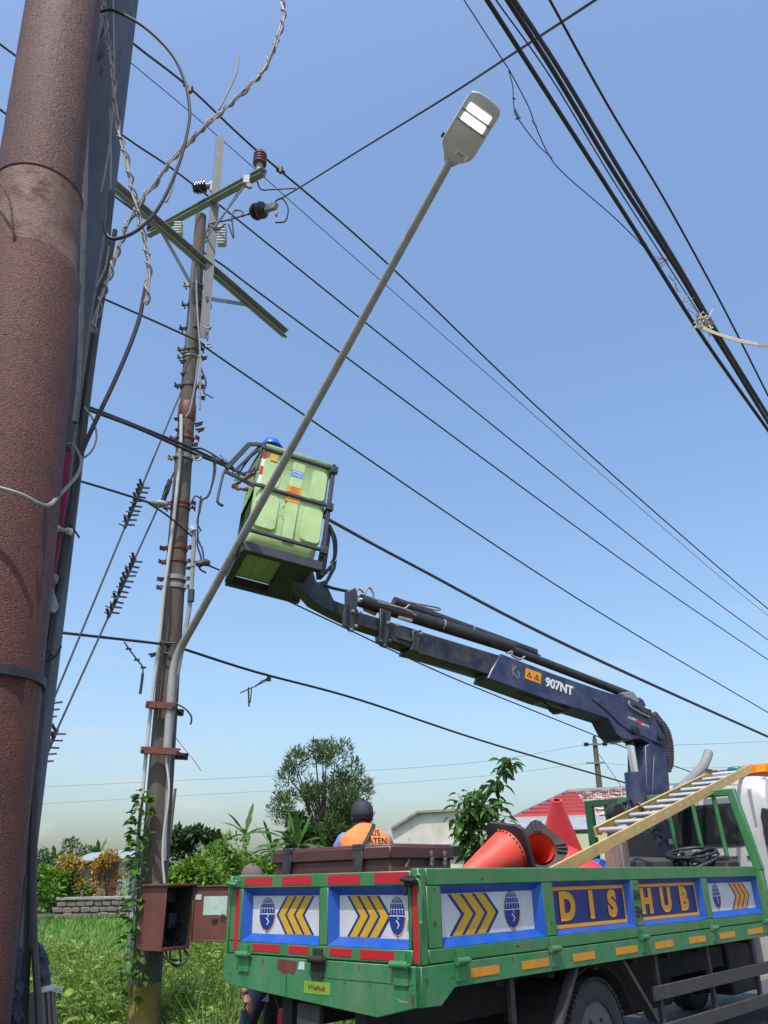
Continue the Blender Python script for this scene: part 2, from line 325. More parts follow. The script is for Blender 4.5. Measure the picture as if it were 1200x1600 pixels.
def text_mesh(txt, size, bold=.0, sx=1., font_space=1.):
    cu = bpy.data.curves.new('lettering', 'FONT'); cu.body = txt; cu.size = size; cu.offset = bold; cu.align_x = 'CENTER'; cu.align_y = 'CENTER'; cu.space_character = font_space; cu.resolution_u = 4; cu.extrude = .0006
    ob = bpy.data.objects.new('lettering', cu); COL.objects.link(ob)
    dg = bpy.context.evaluated_depsgraph_get(); me = bpy.data.meshes.new_from_object(ob.evaluated_get(dg))
    bpy.data.objects.remove(ob)
    vs = [(v.co.x * sx, v.co.y, v.co.z) for v in me.vertices]; fs = [tuple(p.vertices) for p in me.polygons]; bpy.data.meshes.remove(me)
    return vs, fs
def lettering(mb, txt, o, u, v, size, bold=0., sx=1., mi=0, space=1.):
    vs, fs = text_mesh(txt, size, bold, sx, space); o, u, v = Vector(o), Vector(u), Vector(v); n = u.cross(v)
    mb.add([o + u * a + v * b + n * c for a, b, c in vs], fs, mi)
def copy_tree(o, parent=None):
    c = o.copy(); COL.objects.link(c); c.parent = parent
    for ch in [x for x in bpy.data.objects if x.parent == o]: copy_tree(ch, c)
    return c
def cable(name, pts, r, mat, label=None, cat_='cable', group=None, parent=None, k=6, n=6, mb=None, ext=(0, 0)):
    m = mb or MB(); P = cat(pts, k)
    if ext[0]: P = [P[0] + (P[0] - P[1]).normalized() * ext[0]] + P
    if ext[1]: P = P + [P[-1] + (P[-1] - P[-2]).normalized() * ext[1]]
    if isinstance(r, list): r = [r[0]] * len(P)
    m.tube(P, r, n)
    o = m.build(name, mat, parent)
    if parent is None: tag(o, label, cat_, group)
    return o
# ================================================================== THE SETTING
def sheet(name, mat, pts, kind='structure', z=None):
    m = MB().poly([Vector(p) for p in pts]); o = m.build(name, mat, smooth=0); tag(o, kind=kind); return o
sheet('ground', 'ground', [(-900, -300, 0), (900, -300, 0), (900, 1500, 0), (-900, 1500, 0)])
sheet('road', 'asphalt', [tk(-60, -2.6, .004), tk(220, -2.6, .004), tk(220, 2.02, .004), tk(-60, 2.02, .004)])
sheet('verge', 'grassground', [tk(-40, 2.35, .008), tk(200, 2.35, .008), tk(200, 60, .008), tk(-40, 60, .008)])
sheet('rice_field', 'paddy', [(-30, 17.5, .02), (-5.0, 17.5, .02), (-6.5, 46, .02), (-34, 46, .02)])

def leaf_mesh(name, mat, base, dirs, length, width, fold=.25, droop=.2, parent=None, kind=None, detail=0):
    """many folded leaf blades in one mesh: base (n,3), dirs (n,3), length (n,), width (n,)"""
    base = np.asarray(base, float); d = np.asarray(dirs, float); d /= np.linalg.norm(d, axis=1)[:, None] + 1e-9
    n = len(base); up = np.tile([0, 0, 1.], (n, 1)) + rng.normal(0, .35, (n, 3))
    s = np.cross(d, up); s /= np.linalg.norm(s, axis=1)[:, None] + 1e-9; u = np.cross(s, d)
    L = np.asarray(length)[:, None]; W = np.asarray(width)[:, None]
    if detail:
        P = [base, base + d * L * .3 + s * W * .45 + u * W * fold, base + d * L * .62 + s * W * .42 + u * (W * fold - L * droop * .3), base + d * L - u * L * droop, base + d * L * .62 - s * W * .42 + u * (W * fold - L * droop * .3), base + d * L * .3 - s * W * .45 + u * W * fold, base + d * L * .5 - u * L * droop * .2]
        tri = [(0, 1, 6), (1, 2, 6), (2, 3, 6), (3, 4, 6), (4, 5, 6), (5, 0, 6)]
    else:
        mid = base + d * L * .5 - u * L * droop * .25
        P = [base - s * W * .2, base + s * W * .2, mid + s * W * .5, mid - s * W * .5, base + d * L - u * L * droop]
        tri = [(0, 1, 2), (0, 2, 3), (3, 2, 4)]
    k = len(P); V = np.stack(P, 1).reshape(-1, 3); Fc = (np.arange(n)[:, None, None] * k + np.array(tri)[None]).reshape(-1, 3)
    if parent is not None:
        inv = np.array(ROOTM[parent].inverted()); V = V @ inv[:3, :3].T + inv[:3, 3]
    me = bpy.data.meshes.new(name); me.vertices.add(len(V)); me.vertices.foreach_set('co', V.ravel())
    me.loops.add(len(Fc) * 3); me.loops.foreach_set('vertex_index', Fc.ravel().astype(np.int32))
    me.polygons.add(len(Fc)); me.polygons.foreach_set('loop_start', np.arange(0, len(Fc) * 3, 3, dtype=np.int32))
    me.update(calc_edges=True); me.validate()
    me.materials.append(M[mat]); o = bpy.data.objects.new(name, me); COL.objects.link(o)
    if parent is not None: o.parent = parent; ROOTM[o] = ROOTM[parent]
    if kind: o['kind'] = kind
    return o
def rdir(n, lo=-.2, hi=1.):
    a = rng.uniform(0, 2 * math.pi, n); z = rng.uniform(lo, hi, n); r = np.sqrt(np.clip(1 - z * z, 0.02, 1)); return np.stack([r * np.cos(a), r * np.sin(a), z], 1)
def clumps(centers, radii, per, squash=.8):
    B = []; D = []
    for c, r, k in zip(centers, radii, per):
        d = rdir(k, -.6, 1.); rr = r * rng.uniform(.55, 1.08, k)[:, None]; p = d * rr; p[:, 2] *= squash
        B.append(np.asarray(c) + p); D.append(d + rng.normal(0, .5, (k, 3)))
    return np.concatenate(B), np.concatenate(D)

# ---------------------------------------------------------------- weeds on the verge (nobody could count them)
def weeds():
    n = 15000; B = []; D = []; L = []; W = []; Bt = []; Dt = []; Lt = []; Wt = []
    for i in range(n):
        Y = rng.uniform(6.0, 17.5) if i < 12000 else rng.uniform(15, 30)
        x0, x1 = -560 / 1330 * Y - .6, 1.5
        X = rng.uniform(x0, x1); lc = tloc(Vector((X, Y, 0)))
        if lc.y < 2.3 or (Y > 17.3 and X < -5.2): continue
        h = rng.uniform(.15, .45) * (1.15 if Y > 9.5 else .85) * (1 + .35 * math.sin(X * 2.1 + Y * 1.3))
        kind = rng.random() < (.74 if X < -1.75 else .45)
        if abs(X + 2.47) < .5 and Y < 9.2: h *= .55
        if kind:
            big = rng.uniform(1.6, 2.3) if rng.random() < .22 else 1.0
            k = int(rng.integers(9, 18) / big); tt = rng.uniform(.15, 1, k)
            b = np.stack([X + rng.normal(0, .06, k), Y + rng.normal(0, .06, k), tt * h], 1); B.append(b); D.append(rdir(k, -.15, .75)); L.append(rng.uniform(.04, .105, k) * big); W.append(rng.uniform(.025, .065, k) * big * .85)
        else:
            k = int(rng.integers(6, 12)); b = np.stack([X + rng.normal(0, .05, k), Y + rng.normal(0, .05, k), np.zeros(k)], 1)
            d = rdir(k, .75, 1.); Bt.append(b); Dt.append(d); Lt.append(rng.uniform(.5, 1.2, k) * h * 1.7); Wt.append(rng.uniform(.008, .017, k))
    B = np.concatenate(B); D = np.concatenate(D); L = np.concatenate(L); W = np.concatenate(W)
    sel = rng.random(len(B)) < .5
    for nm, mt, q in (('weeds', 'weed', sel), ('weeds', 'weed2', ~sel)):
        o = leaf_mesh(nm, mt, B[q], D[q], L[q], W[q], .2, .3, kind='stuff', detail=1)
        tag(o, 'lush broad leaved weeds on the verge beside the truck' if mt == 'weed' else 'paler yellowish weeds mixed through the verge growth', 'weeds')
    o = leaf_mesh('tall_grass', 'grass', np.concatenate(Bt), np.concatenate(Dt), np.concatenate(Lt), np.concatenate(Wt), .3, .32, kind='stuff')
    tag(o, 'long thin grass blades growing among the weeds', 'grass')
weeds()
def rice():
    n = 16000; X = rng.uniform(-30, -5.2, n); Y = 17.6 + 28 * rng.random(n) ** 1.6
    o = leaf_mesh('rice_plants', 'bushlight', np.stack([X, Y, np.zeros(n) + .02], 1), rdir(n, .8, 1.), rng.uniform(.2, .36, n), rng.uniform(.02, .05, n), .2, .2, kind='stuff')
    tag(o, 'short bright green rice plants covering the field', 'rice')
rice()

# ---------------------------------------------------------------- far things
def tree(name, label, base, h, mats, trunk_r, spread, crown_z, n_leaf, leaf, group=None, n_cl=26, limbs=9, catg='tree', squash=.9, wid=.45, clr=(.16, .3), up=.0, stretch=1.0, upleaf=.0):
    r = root(name, label, catg, base, 0, group); B0 = Vector(base); m = MB()
    top = B0 + Z * h * .86 + Vector((random.uniform(-.1, .1) * h * .3, 0, 0))
    tr = cat([B0, B0 + Z * h * .3 + Vector((random.uniform(-.04, .04) * h, 0, 0)), top], 5); m.tube(tr, [trunk_r * (1 - .8 * i / (len(tr) - 1)) for i in range(len(tr))], 8)
    C = []; R = []
    for i in range(n_cl):
        a = random.uniform(0, 6.283); q = math.sqrt(random.random()); zz = random.uniform(crown_z, 1)
        prof = math.sin(math.pi * min(1, max(.12, (zz - crown_z) / (1 - crown_z) * .8 + .15))) ** .6
        c = B0 + Vector((math.cos(a) * q * spread * prof, math.sin(a) * q * spread * prof, h * zz)); C.append(c); R.append(random.uniform(*clr) * spread)
    for i in range(min(limbs, len(C))):
        c = Vector(C[i]); s0 = B0 + Z * h * random.uniform(.18, .5) * (c.z - B0.z) / h * 1.2
        s0.z = min(s0.z, c.z - .1); lp = cat([s0, (s0 + c) / 2 + Z * h * .05, c], 4); m.tube(lp, [trunk_r * .42 * (1 - .75 * j / (len(lp) - 1)) for j in range(len(lp))], 6)
    m.build('trunk', 'bark', r)
    per = [max(4, int(n_leaf * q / sum(R))) for q in R]
    b, d = clumps(C, R, per, squash)
    if up: d = d * np.array([1, 1, .6]) + np.array([0, 0, up])
    k = len(b); leaf_mesh('crown', mats, b, d, rng.uniform(.7, 1.3, k) * leaf, rng.uniform(.7, 1.3, k) * leaf * wid, .2, .25, r)
    return r
P_ = at(507, 1340, 34); tree('feathery_tree', 'tall airy tree with upright feathery twigs behind the man in orange', (P_.x, 34, 0), 6.6, 'treeleaf', .16, 1.95, .36, 15000, .19, n_cl=80, limbs=46, clr=(.13, .24), wid=.26, up=.9, squash=1.5)
P_ = at(465, 1340, 30); tree('dark_tree', 'dense dark green tree below and left of the airy tree', (P_.x, 30, 0), 3.6, 'bushdark', .12, 1.15, .3, 5200, .2, n_cl=22)
P_ = at(545, 1340, 33); tree('round_shrub_tree', 'mid green bushy tree right of the airy tree trunk', (P_.x, 33, 0), 4.3, 'treeleaf', .1, .95, .35, 4200, .2, n_cl=20, wid=.35)
P_ = at(300, 1340, 33); tree('dark_tree', 'dark tree crown behind the bright shrub next to the concrete pole', (P_.x, 33, 0), 3.3, 'bushdark', .12, 1.7, .3, 4500, .22, n_cl=24)
for (px, Y, h, sp, lab) in ((345, 21, 2.25, 1.25, 'bright yellow green shrub spreading beside the concrete pole'), (300, 19, 1.9, .9, 'lower bright green shrub right behind the brown cabinet'), (405, 19, 1.55, .8, 'small bright green shrub at the left tail of the truck'), (372, 24, 2.0, .8, 'light green bush with yellow tips below the banana plant')):
    P_ = at(px, 1360, Y); tree('leafy_shrub', lab, (P_.x, Y, 0), h, 'bushlight', .05, sp, .15, 5200, .13, n_cl=34, catg='shrub', group='bright shrubs beyond the verge', clr=(.2, .34))
P_ = at(437, 1350, 17.5); tree('leafy_shrub', 'green shrub behind the left end of the tool chest', (P_.x, 17.5, 0), 1.95, 'bushlight', .05, .75, .2, 3600, .13, n_cl=24, catg='shrub', group='bright shrubs beyond the verge', clr=(.2, .34))
P_ = at(420, 1345, 24); tree('dark_shrub', 'dark green shrub under the dark tree', (P_.x, 24, 0), 2.0, 'treeleaf', .05, 1.2, .2, 3000, .16, n_cl=22, catg='shrub')
for px, Y, h, sp, lab in ((65, 60, 3.6, 2.6, 'hazy green tree left of the hut roof'), (118, 66, 4.6, 2.2, 'rounded green tree behind the hut roof'), (95, 50, 2.2, 1.6, 'grass green bush left of the orange crotons'), (190, 62, 3.5, 1.6, 'olive green tree between the hut and the concrete pole'), (42, 40, 2.2, 1.3, 'dark green bush behind the rusty pole foot')):
    P_ = at(px, 1380, Y); tree('garden_tree', lab, (P_.x, Y, 0), h, 'treeleaf' if h > 3 else 'bushlight', .12, sp, .2, 2600, .28, n_cl=24, group='trees round the hut')
for px, Y, h, lab in ((105, 50, 3.0, 'yellow orange croton bush left of the hut wall'), (170, 50, 3.1, 'yellow orange croton bush in front of the hut wall')):
    P_ = at(px, 1380, Y); tree('croton_bush', lab, (P_.x, Y, 0), h, 'croton', .07, 1.0, .38, 1700, .2, n_cl=16, catg='bush', group='croton bushes by the hut', clr=(.3, .45))
P_ = at(400, 1345, 21.5); tree('croton_bush', 'small yellow leaved bush between the shrubs left of the truck', (P_.x, 21.5, 0), 1.75, 'croton', .03, .33, .4, 260, .12, n_cl=8, catg='bush')

def banana(label, base, h, nl, ll, group='banana plants'):
    nl = nl + 4; r = root('banana_plant', label, 'banana plant', base, 0, group); B0 = Vector(base); m = MB()
    m.tube([B0, B0 + Z * h * .5, B0 + Z * h], [.13, .1, .06], 9); m.build('trunk', 'bananatrunk', r)
    for i in range(nl):
        a = 6.283 * i / nl * 1.0 + random.uniform(-.4, .4); e = random.uniform(.2, 1.3); Lf = ll * random.uniform(.75, 1.1)
        hd = Vector((math.cos(a), math.sin(a), 0)); pts = []
        for k in range(8):
            t = k / 7; pts.append(B0 + Z * h * .97 + hd * Lf * t * math.cos(e) * (1 + .15 * t) + Z * (Lf * (t * math.sin(e) - .55 * t * t * math.cos(e))))
        m = MB(); sd2 = Vector((-hd.y, hd.x, 0)); vs = []; wd = [.02, .1, .17, .21, .21, .18, .11, .01]
        for k, p in enumerate(pts):
            q = wd[k] * ll * .36 * (1 + .25 * math.sin(k * 2.1 + i)); vs += [p - sd2 * q - Z * q * .35, p, p + sd2 * q - Z * q * .35]
        fs = []
        for k in range(7):
            fs += [(3 * k, 3 * k + 1, 3 * k + 4, 3 * k + 3), (3 * k + 1, 3 * k + 2, 3 * k + 5, 3 * k + 4)]
        m.add(vs, fs); m.build('leaf', 'banana', r, smooth=0, fix=False)
for px, Y, h, nl, ll, lab in ((380, 26, 2.95, 7, 1.25, 'slender banana plant rising above the shrubs left of the chest'), (465, 24, 2.5, 9, 1.4, 'banana plant with drooping fronds in front of the dark tree'), (515, 21, 2.05, 9, 1.4, 'banana plant just left of the man in orange'), (545, 22, 1.95, 8, 1.4, 'banana plant half hidden behind the man in orange'), (150, 64, 3.6, 8, 1.9, 'distant banana plant above the hut roof'), (82, 62, 3.4, 8, 1.9, 'distant banana plant left of the hut'), (195, 60, 3.0, 8, 1.8, 'distant banana plant right of the hut roof'), (60, 58, 2.8, 8, 1.8, 'distant banana plant nearest the rusty pole'), (425, 27, 2.5, 8, 1.3, 'banana plant below the dark tree at its left')):
    P_ = at(px, 1370, Y); banana(lab, (P_.x, Y, 0), h, nl, ll)

def sapling(base, label, h):
    r = root('sapling', label, 'tree', base, 0); B0 = Vector(base); m = MB(); Bl = []; Dl = []; Ll = []
    main = [(740, 1356), (739, 1300), (752, 1262), (772, 1228), (790, 1200), (797, 1184)]
    stems = [main, [(739, 1310), (728, 1278), (716, 1240)], [(742, 1330), (762, 1300), (792, 1276)], [(740, 1290), (732, 1262), (742, 1232)], [(746, 1275), (765, 1262), (784, 1255)], [(740, 1320), (724, 1300), (714, 1272)], [(741, 1338), (755, 1325), (772, 1312)]]
    for si, st in enumerate(stems):
        pts = [at(x, y, base[1] + (0 if si == 0 else random.uniform(-.5, .5) * min(1, i))) for i, (x, y) in enumerate(st)]
        if si == 0: pts = [B0] + pts
        pts = cat(pts, 6); m.tube(pts, [max(.007, (.05 if si == 0 else .022) * (1 - .85 * i / (len(pts) - 1))) for i in range(len(pts))], 6)
        for i, p in enumerate(pts):
            if p.z < 1.75: continue
            for k in range(4):
                d = rdir(1, -.75, .5)[0]; b = np.array(p) + d * random.uniform(.0, .16); Bl.append(b); Dl.append(d + np.array([0, 0, -.15])); Ll.append(random.uniform(.15, .28))
    m.build('trunk', 'bark', r)
    Ll = np.array(Ll); leaf_mesh('crown', 'sapling', np.array(Bl), np.array(Dl), Ll, Ll * .46, .22, .3, r, detail=1)
P_ = at(740, 1356, 15); sapling((P_.x, 15, 0), 'leafy young tree with large glossy leaves in front of the white wall', 4)

# old white wall building
def old_wall():
    Y = 27.; o = at(610, 1350, Y); r = root('plaster_building', 'old stained white plaster building with a low gable behind the truck', 'building', (o.x + 2, Y, 0))
    px = [(600, 1300), (612, 1296), (652, 1271), (700, 1268), (742, 1266)]; top = [at(x, y, Y) for x, y in px]
    poly = [Vector((top[0].x, Y, 0))] + top + [Vector((top[-1].x, Y, 0))]
    m = MB().prism(poly, (0, 7, 0)); m.build('wall', 'plaster', r, smooth=0)
    m = MB()
    for a, b in zip(top[1:-1], top[2:]): m.bar(a + Z * .035 + Vector((0, 3.4, 0)) , b + Z * .035 + Vector((0, 3.4, 0)), 7.1, .07)
    m.build('roof_edge', 'cope', r)
    a = at(702, 1330, Y - .03); m = MB().box(a, (1.1, .1, .42)); wnd = m.build('window', 'greysheet', r); m = MB().box(a + Vector((0, -.06, 0)), (.95, .04, .28)); m.build('pane', 'glass', wnd)
    o = at(760, 1350, 26); r2 = root('green_house', 'pale green house wall behind the young tree and the cones', 'building', (o.x, 26, 0))
    a, b = at(733, 1320, 26), at(945, 1302, 26); m = MB().span((a.x, 26, 0), (b.x + 2.5, 31, b.z)); m.build('wall', 'yellowgreenwall', r2)
old_wall()
def red_house():
    Y = 30.; c = at(900, 1290, Y); r = root('red_roof_house', 'house with red and rust streaked sheet roof behind the crane', 'house', (c.x, Y, 0))
    el, er = at(797, 1277, Y), at(1100, 1268, Y); rl, rr = at(886, 1236, Y + 2.5), at(1060, 1226, Y + 2.5)
    split_b, split_t = at(912, 1272, Y), at(926, 1245, Y + 2.5)
    split_t = rl + (rr - rl) * ((split_t.x - rl.x) / (rr.x - rl.x)); split_b = el + (er - el) * ((split_b.x - el.x) / (er.x - el.x))
    # corrugated sheets, each its own piece, left red and right bare
    N = 14
    for i in range(N):
        a0, a1 = i / N, (i + 1) / N
        lo = [el + (er - el) * t for t in (a0, a1)]; hi = []
        for t in (a0, a1):
            p = el + (er - el) * t; k = rl + (rr - rl) * ((p.x - rl.x) / (rr.x - rl.x)); 
            if p.x < rl.x: k = el + (rl - el) * ((p.x - el.x) / (rl.x - el.x))
            hi.append(k)
        m = MB(); q = 10; vs = []; fs = []
        nrm = (hi[1] - lo[1]).cross(lo[1] - lo[0]).normalized() * -1
        for j in range(q + 1):
            t = j / q; off = nrm * (.016 * math.cos(j * math.pi)); vs += [lo[0].lerp(lo[1], t) + off, hi[0].lerp(hi[1], t) + off]
        for j in range(q): fs.append((2 * j, 2 * j + 2, 2 * j + 3, 2 * j + 1))
        m.add(vs, fs); m.build('roof_sheet', 'roofred' if i < 6 else 'roofrust', r, smooth=0)
    for k in range(1, 7):
        t = k / 7; a_ = el.lerp(rl, t); b_ = er.lerp(rr, t); MB().bar(a_ - Z * .0 + Vector((0, -.03, .03)), b_ + Vector((0, -.03, .03)), .05, .02).build('sheet_lap', 'redprimer', r)
    m = MB(); m.bar(rl, rr, .35, .1); m.bar(el, rl, .2, .1); m.build('ridge_cap', 'greysheet', r)
    m = MB(); e2l, e2r = at(770, 1300, Y - 1.6), at(1100, 1290, Y - 1.6); m.poly([el - Z * .05, er - Z * .05, e2r, e2l]); m.build('awning', 'greysheet', r, smooth=0)
    m = MB().span((el.x + .6, Y + .3, 0), (er.x - .3, Y + 5, el.z - .12)); m.build('wall', 'yellowgreenwall', r)
    m = MB()
    for t in (.05, .35, .7): p = e2l.lerp(e2r, t); m = MB().tube([Vector((p.x, p.y + .1, 0)), p - Z * .02], .05, 8); m.build('awning_post', 'galv', r)
red_house()
def hut():
    Y = 54.; a, b = at(122, 1345, Y), at(206, 1338, Y); r = root('hut', 'small grey board hut with a tin roof beyond the rice field', 'hut', ((a.x + b.x) / 2, Y, 0)); n = 22
    for i in range(n):
        x0 = a.x + (b.x - a.x) * i / n; m = MB().span((x0 + .012, Y + .02 * (i % 2), 0), (x0 + (b.x - a.x) / n - .012, Y + .06 + .02 * (i % 2), a.z - .12)); m.build('board', 'hutwall' if i < 14 else ('redprimer' if i < 17 else 'greysheet'), r)
    m = MB().span((a.x, Y + .1, 0), (b.x, Y + 3, a.z - .2)); m.build('wall', 'hutwall', r)
    m = MB().prism([Vector((a.x - .4, Y - .5, a.z - .12)), Vector((b.x + .5, Y - .5, b.z - .1)), Vector((b.x + .5, Y + 3.3, b.z + .55)), Vector((a.x - .4, Y + 3.3, a.z + .5))], (0, 0, .07)); m.build('roof', 'greysheet', r)
    Y = 47.; a, b = at(95, 1388, Y), at(214, 1390, Y); r = root('stone_wall', 'low rubble stone wall at the far edge of the rice field', 'wall', ((a.x + b.x) / 2, Y, 0)); x = a.x; hgt = 1.1
    base = []
    for k in range(9):
        mm = MB(); cs = [Vector((random.uniform(.85, 1.1) * x1 * .25, random.uniform(.85, 1.1) * y1 * .17, random.uniform(.8, 1.1) * z1 * .14)) for z1 in (-1, 1) for y1 in (-1, 1) for x1 in (-1, 1)]
        mm.add(cs, [(0, 2, 3, 1), (4, 5, 7, 6), (0, 1, 5, 4), (2, 6, 7, 3), (0, 4, 6, 2), (1, 3, 7, 5)]); ob = mm.build('stone', 'stone', r, local=True, bevel=.05); base.append(ob)
    used = set()
    for row in range(3):
        xx = a.x - random.uniform(0, .3)
        while xx < b.x:
            k = random.randrange(9); src = base[k]
            if k in used: ob = src.copy(); COL.objects.link(ob); ob.parent = r
            else: ob = src; used.add(k)
            wd = random.uniform(.42, .56); ob.location = (xx - (a.x + b.x) / 2 + wd / 2, random.uniform(-.03, .03), .15 + row * .285); ob.scale = (wd / .5, 1, random.uniform(.8, 1.05)); ob.rotation_euler = (0, random.uniform(-.07, .07), random.uniform(-.1, .1)); xx += wd
    m = MB().span((a.x, Y + .02, 0), (b.x, Y + .12, hgt - .22)); m.build('mortar', 'cope', r)
    m = MB().span((a.x - .1, Y - .22, hgt - .18), (b.x + .1, Y + .22, hgt - .04)); m.build('coping', 'cope', r, bevel=.02)
hut()
def far_pole():
    Y = 42.; b, t = at(940, 1262, Y), at(929, 1155, Y); r = root('utility_pole', 'distant grey concrete power pole rising behind the rusty roof', 'pole', (b.x, Y, 0))
    m = MB().tube([Vector((b.x + .35, Y, 0)), b, t], [.2, .17, .12], 12); m.build('shaft', 'concrete', r)
    for y_, hw in ((1163, .45), (1192, .45)):
        c = at(930, y_, Y - .15); m = MB().bar(c - Vector((hw, 0, 0)), c + Vector((hw, 0, 0)), .08, .08); m.build('cross_arm', 'galv', r)
        if y_ == 1163:
            for k in (-1, 1):
                m = MB().lathe([(.05, -.12), (.13, -.08), (.06, -.03), (.13, .02), (.06, .06), (.11, .1), (.03, .13)], c + Vector((k * .48, -.05, 0)), (1, 0, 0), 12); m.build('insulator', 'ceram', r)
    m = MB().lathe([(.04, 0), (.1, .05), (.05, .1), (.1, .15), (.03, .2)], at(929, 1156, Y), Z, 10); m.build('insulator', 'ceram', r)
far_pole()
cable('power_line', [at(-40, 1235, 60), at(640, 1200, 46), at(922, 1163, 42)], .009, 'wire', 'faint distant wire arriving at the far pole from the left, upper one', group='distant wires', cat_='wire')
cable('power_line', [at(938, 1163, 42), at(1060, 1164, 44), at(1260, 1156, 52)], .009, 'wire', 'faint distant wire leaving the far pole towards the right, upper one', group='distant wires', cat_='wire')
cable('power_line', [at(-40, 1262, 60), at(640, 1222, 46), at(922, 1192, 42)], .007, 'wire', 'faint distant wire arriving at the far pole from the left, lower one', group='distant wires', cat_='wire')
cable('power_line', [at(938, 1192, 42), at(1060, 1200, 44), at(1260, 1196, 52)], .007, 'wire', 'faint distant wire leaving the far pole towards the right, lower one', group='distant wires', cat_='wire')
cable('stay_wire', [at(934, 1176, 42), at(968, 1225, 42.5), at(1010, 1290, 43)], .014, 'wire', 'thin slanting stay of the distant grey pole', cat_='wire')
P_ = at(274, 1232, 24); m = MB().tube([Vector((P_.x - .1, 24, 0)), P_], [.06, .04], 8); tag(m.build('bamboo_pole', 'bark'), 'thin grey upright stick behind the concrete pole', 'pole')
# ================================================================== CONCRETE POLE WITH CROSS ARMS
PA, PBt = at(231, 1500, 9.2), at(306, 450, 9.2)
def pole_at(z): return PA + (PBt - PA) * ((z - PA.z) / (PBt.z - PA.z))
PAX = (PBt - PA).normalized(); P0 = pole_at(0)
def pl_t(x, y, off=0., zz=8.): return hit(x, y, pole_at(zz) + S * off, S)       # vertical plane along the road through the pole
def pl_s(x, y, off=0., zz=9.5): return hit(x, y, pole_at(zz) + T * off, T)      # vertical plane across the road
cp = root('concrete_power_pole', 'tall weathered concrete power pole with two crossed steel arms', 'pole', tuple(P0))
def prad(z): return .158 - .0068 * z
ztop = pole_at(0).z + hit(309, 338, PA, (0, 1, 0)).z
zs = [0, .35, .9, 2, 4, 6, 8, 10, ztop]
m = MB().tube([pole_at(z) for z in zs], [prad(z) for z in zs], 20); m.build('shaft', 'concrete', cp, smooth=60)
m = MB().tube([pole_at(z) for z in (.1, .62)], [prad(.1) + .004, prad(.62) + .004], 20); m.build('paint_band', 'yellowpaint', cp, smooth=60)
# steel channels that carry the top
tR = at(344, 216, 9.08); bR = at(318, 530, 9.08); m = MB().channel(bR, tR, .13, .065, .012, up=(.35, -.94, 0)); m.build('channel_extension', 'galv', cp, label='bright galvanised channel rising above the pole top')
bL = at(295, 545, 9.1); tL = at(305, 400, 9.1); m = MB().channel(bL, tL, .05, .05, .01, up=(-.7, -.7, 0)); m.build('channel_extension', 'galv', cp)
bB = at(311, 520, 9.36); tB = at(309, 345, 9.36); m = MB().channel(bB, tB, .1, .06, .01, up=(0, 1, 0)); m.build('channel_extension', 'galv', cp)
# cross arms
a1, b1 = pl_s(232, 366, -.02), pl_s(412, 268, -.02)
m = MB().channel(a1, b1, .1, .1, .012, up=(T.x, T.y, 0)); arm1 = m.build('cross_arm', 'arm_green', cp, label='cross arm carrying the post insulators')
a2, b2 = pl_t(178, 284, -.2), pl_t(448, 518, -.2)
m = MB().angle_bar(a2, b2, .11, .012, up=Z, flip=-1); m.bar(a2 - Z * .115, b2 - Z * .115, .05, .01); arm2 = m.build('cross_arm', 'arm_green', cp, label='longer bare cross arm bolted in front')
def flat(p, q, w, t, mat, par, nm='brace'): MB().bar(p, q, t, w, up=Vector((0, 0, 1))).build(nm, mat, par)
flat(pl_t(247, 352, -.16), at(301, 448, 9.0), .06, .012, 'arm_green', arm2)
flat(at(322, 466, 9.02), pl_t(398, 478, -.15), .06, .012, 'galv', arm2)
flat(at(322, 372, 9.03), pl_s(384, 288, -.07), .045, .012, 'galv', arm1)
flat(at(320, 380, 9.2), pl_s(378, 292, .07), .045, .012, 'galv', arm1)
# post insulators
def post_insulator(c, ax, h, col='ceram', par=cp, r=.075, lab=None):
    pr = [(r * .55, 0), (r * .55, h * .3)]; k = 4
    m = MB().lathe([(r * .5, -h * .1), (r * .5, h * .32)], c, ax, 14); m.build('insulator_base', 'zinc', par)
    pr = [(r * .6, h * .3)]
    for i in range(k): z = h * (.34 + .14 * i); pr += [(r * 1.0, z), (r * 1.0, z + h * .06), (r * .72, z + h * .08), (r * .72, z + h * .13)]
    pr += [(r * .8, h * .92), (r * .5, h), (0.001, h)]
    m = MB().lathe(pr, c, ax, 18); return m.build('insulator', col, par, label=lab)
i1 = pl_s(405, 268, -.02); post_insulator(i1 + Z * .03, Z, .36, 'ceram_red', cp, .1, 'red brown post insulator on the right arm end')
i2 = at(330, 290, 9.1); post_insulator(i2 + (at(304, 296, 9.1) - i2) * -.0, at(300, 295, 9.05) - i2, .3, 'ceram', cp, .1, 'dark insulator lying sideways on the channel')
i3 = pl_s(236, 366, -.02); post_insulator(i3 + Z * .02, Z, .26, 'ceram', cp, .09)
m = MB().bar(at(334, 285, 9.1), at(334, 300, 9.1), .1, .09); m.build('bracket', 'zinc', cp)
# strain insulator held out by a chain to the service wire
si0, si1 = at(357, 344, 9.0), at(397, 332, 8.6); dsi = at(430, 322, 8.3) - si1
m = MB()
for k in range(4): m.lathe([(.012, 0), (.02, .03), (.012, .06)], si0.lerp(si1, k / 4), si1 - si0, 8)
m.tube([at(325, 350, 9.05), si0, si1], .012, 6); m.build('chain', 'darkgrey', cp)
for k in range(2):
    m = MB().lathe([(.03, -.05), (.115, -.03), (.125, .0), (.1, .015), (.1, .025), (.075, .03), (.075, .04), (.03, .07)], si1 + dsi.normalized() * (.06 + .13 * k), dsi, 18); m.build('insulator', 'ceram', cp, label='dark disc of the strain insulator')
m = MB().bar(si1 + dsi * .6, si1 + dsi * 1.05, .07, .09); m.lathe([(.02, 0), (.03, .03), (.02, .09)], at(432, 330, 8.3), (0, 0, -1), 8); m.build('strain_clamp', 'zinc', cp)
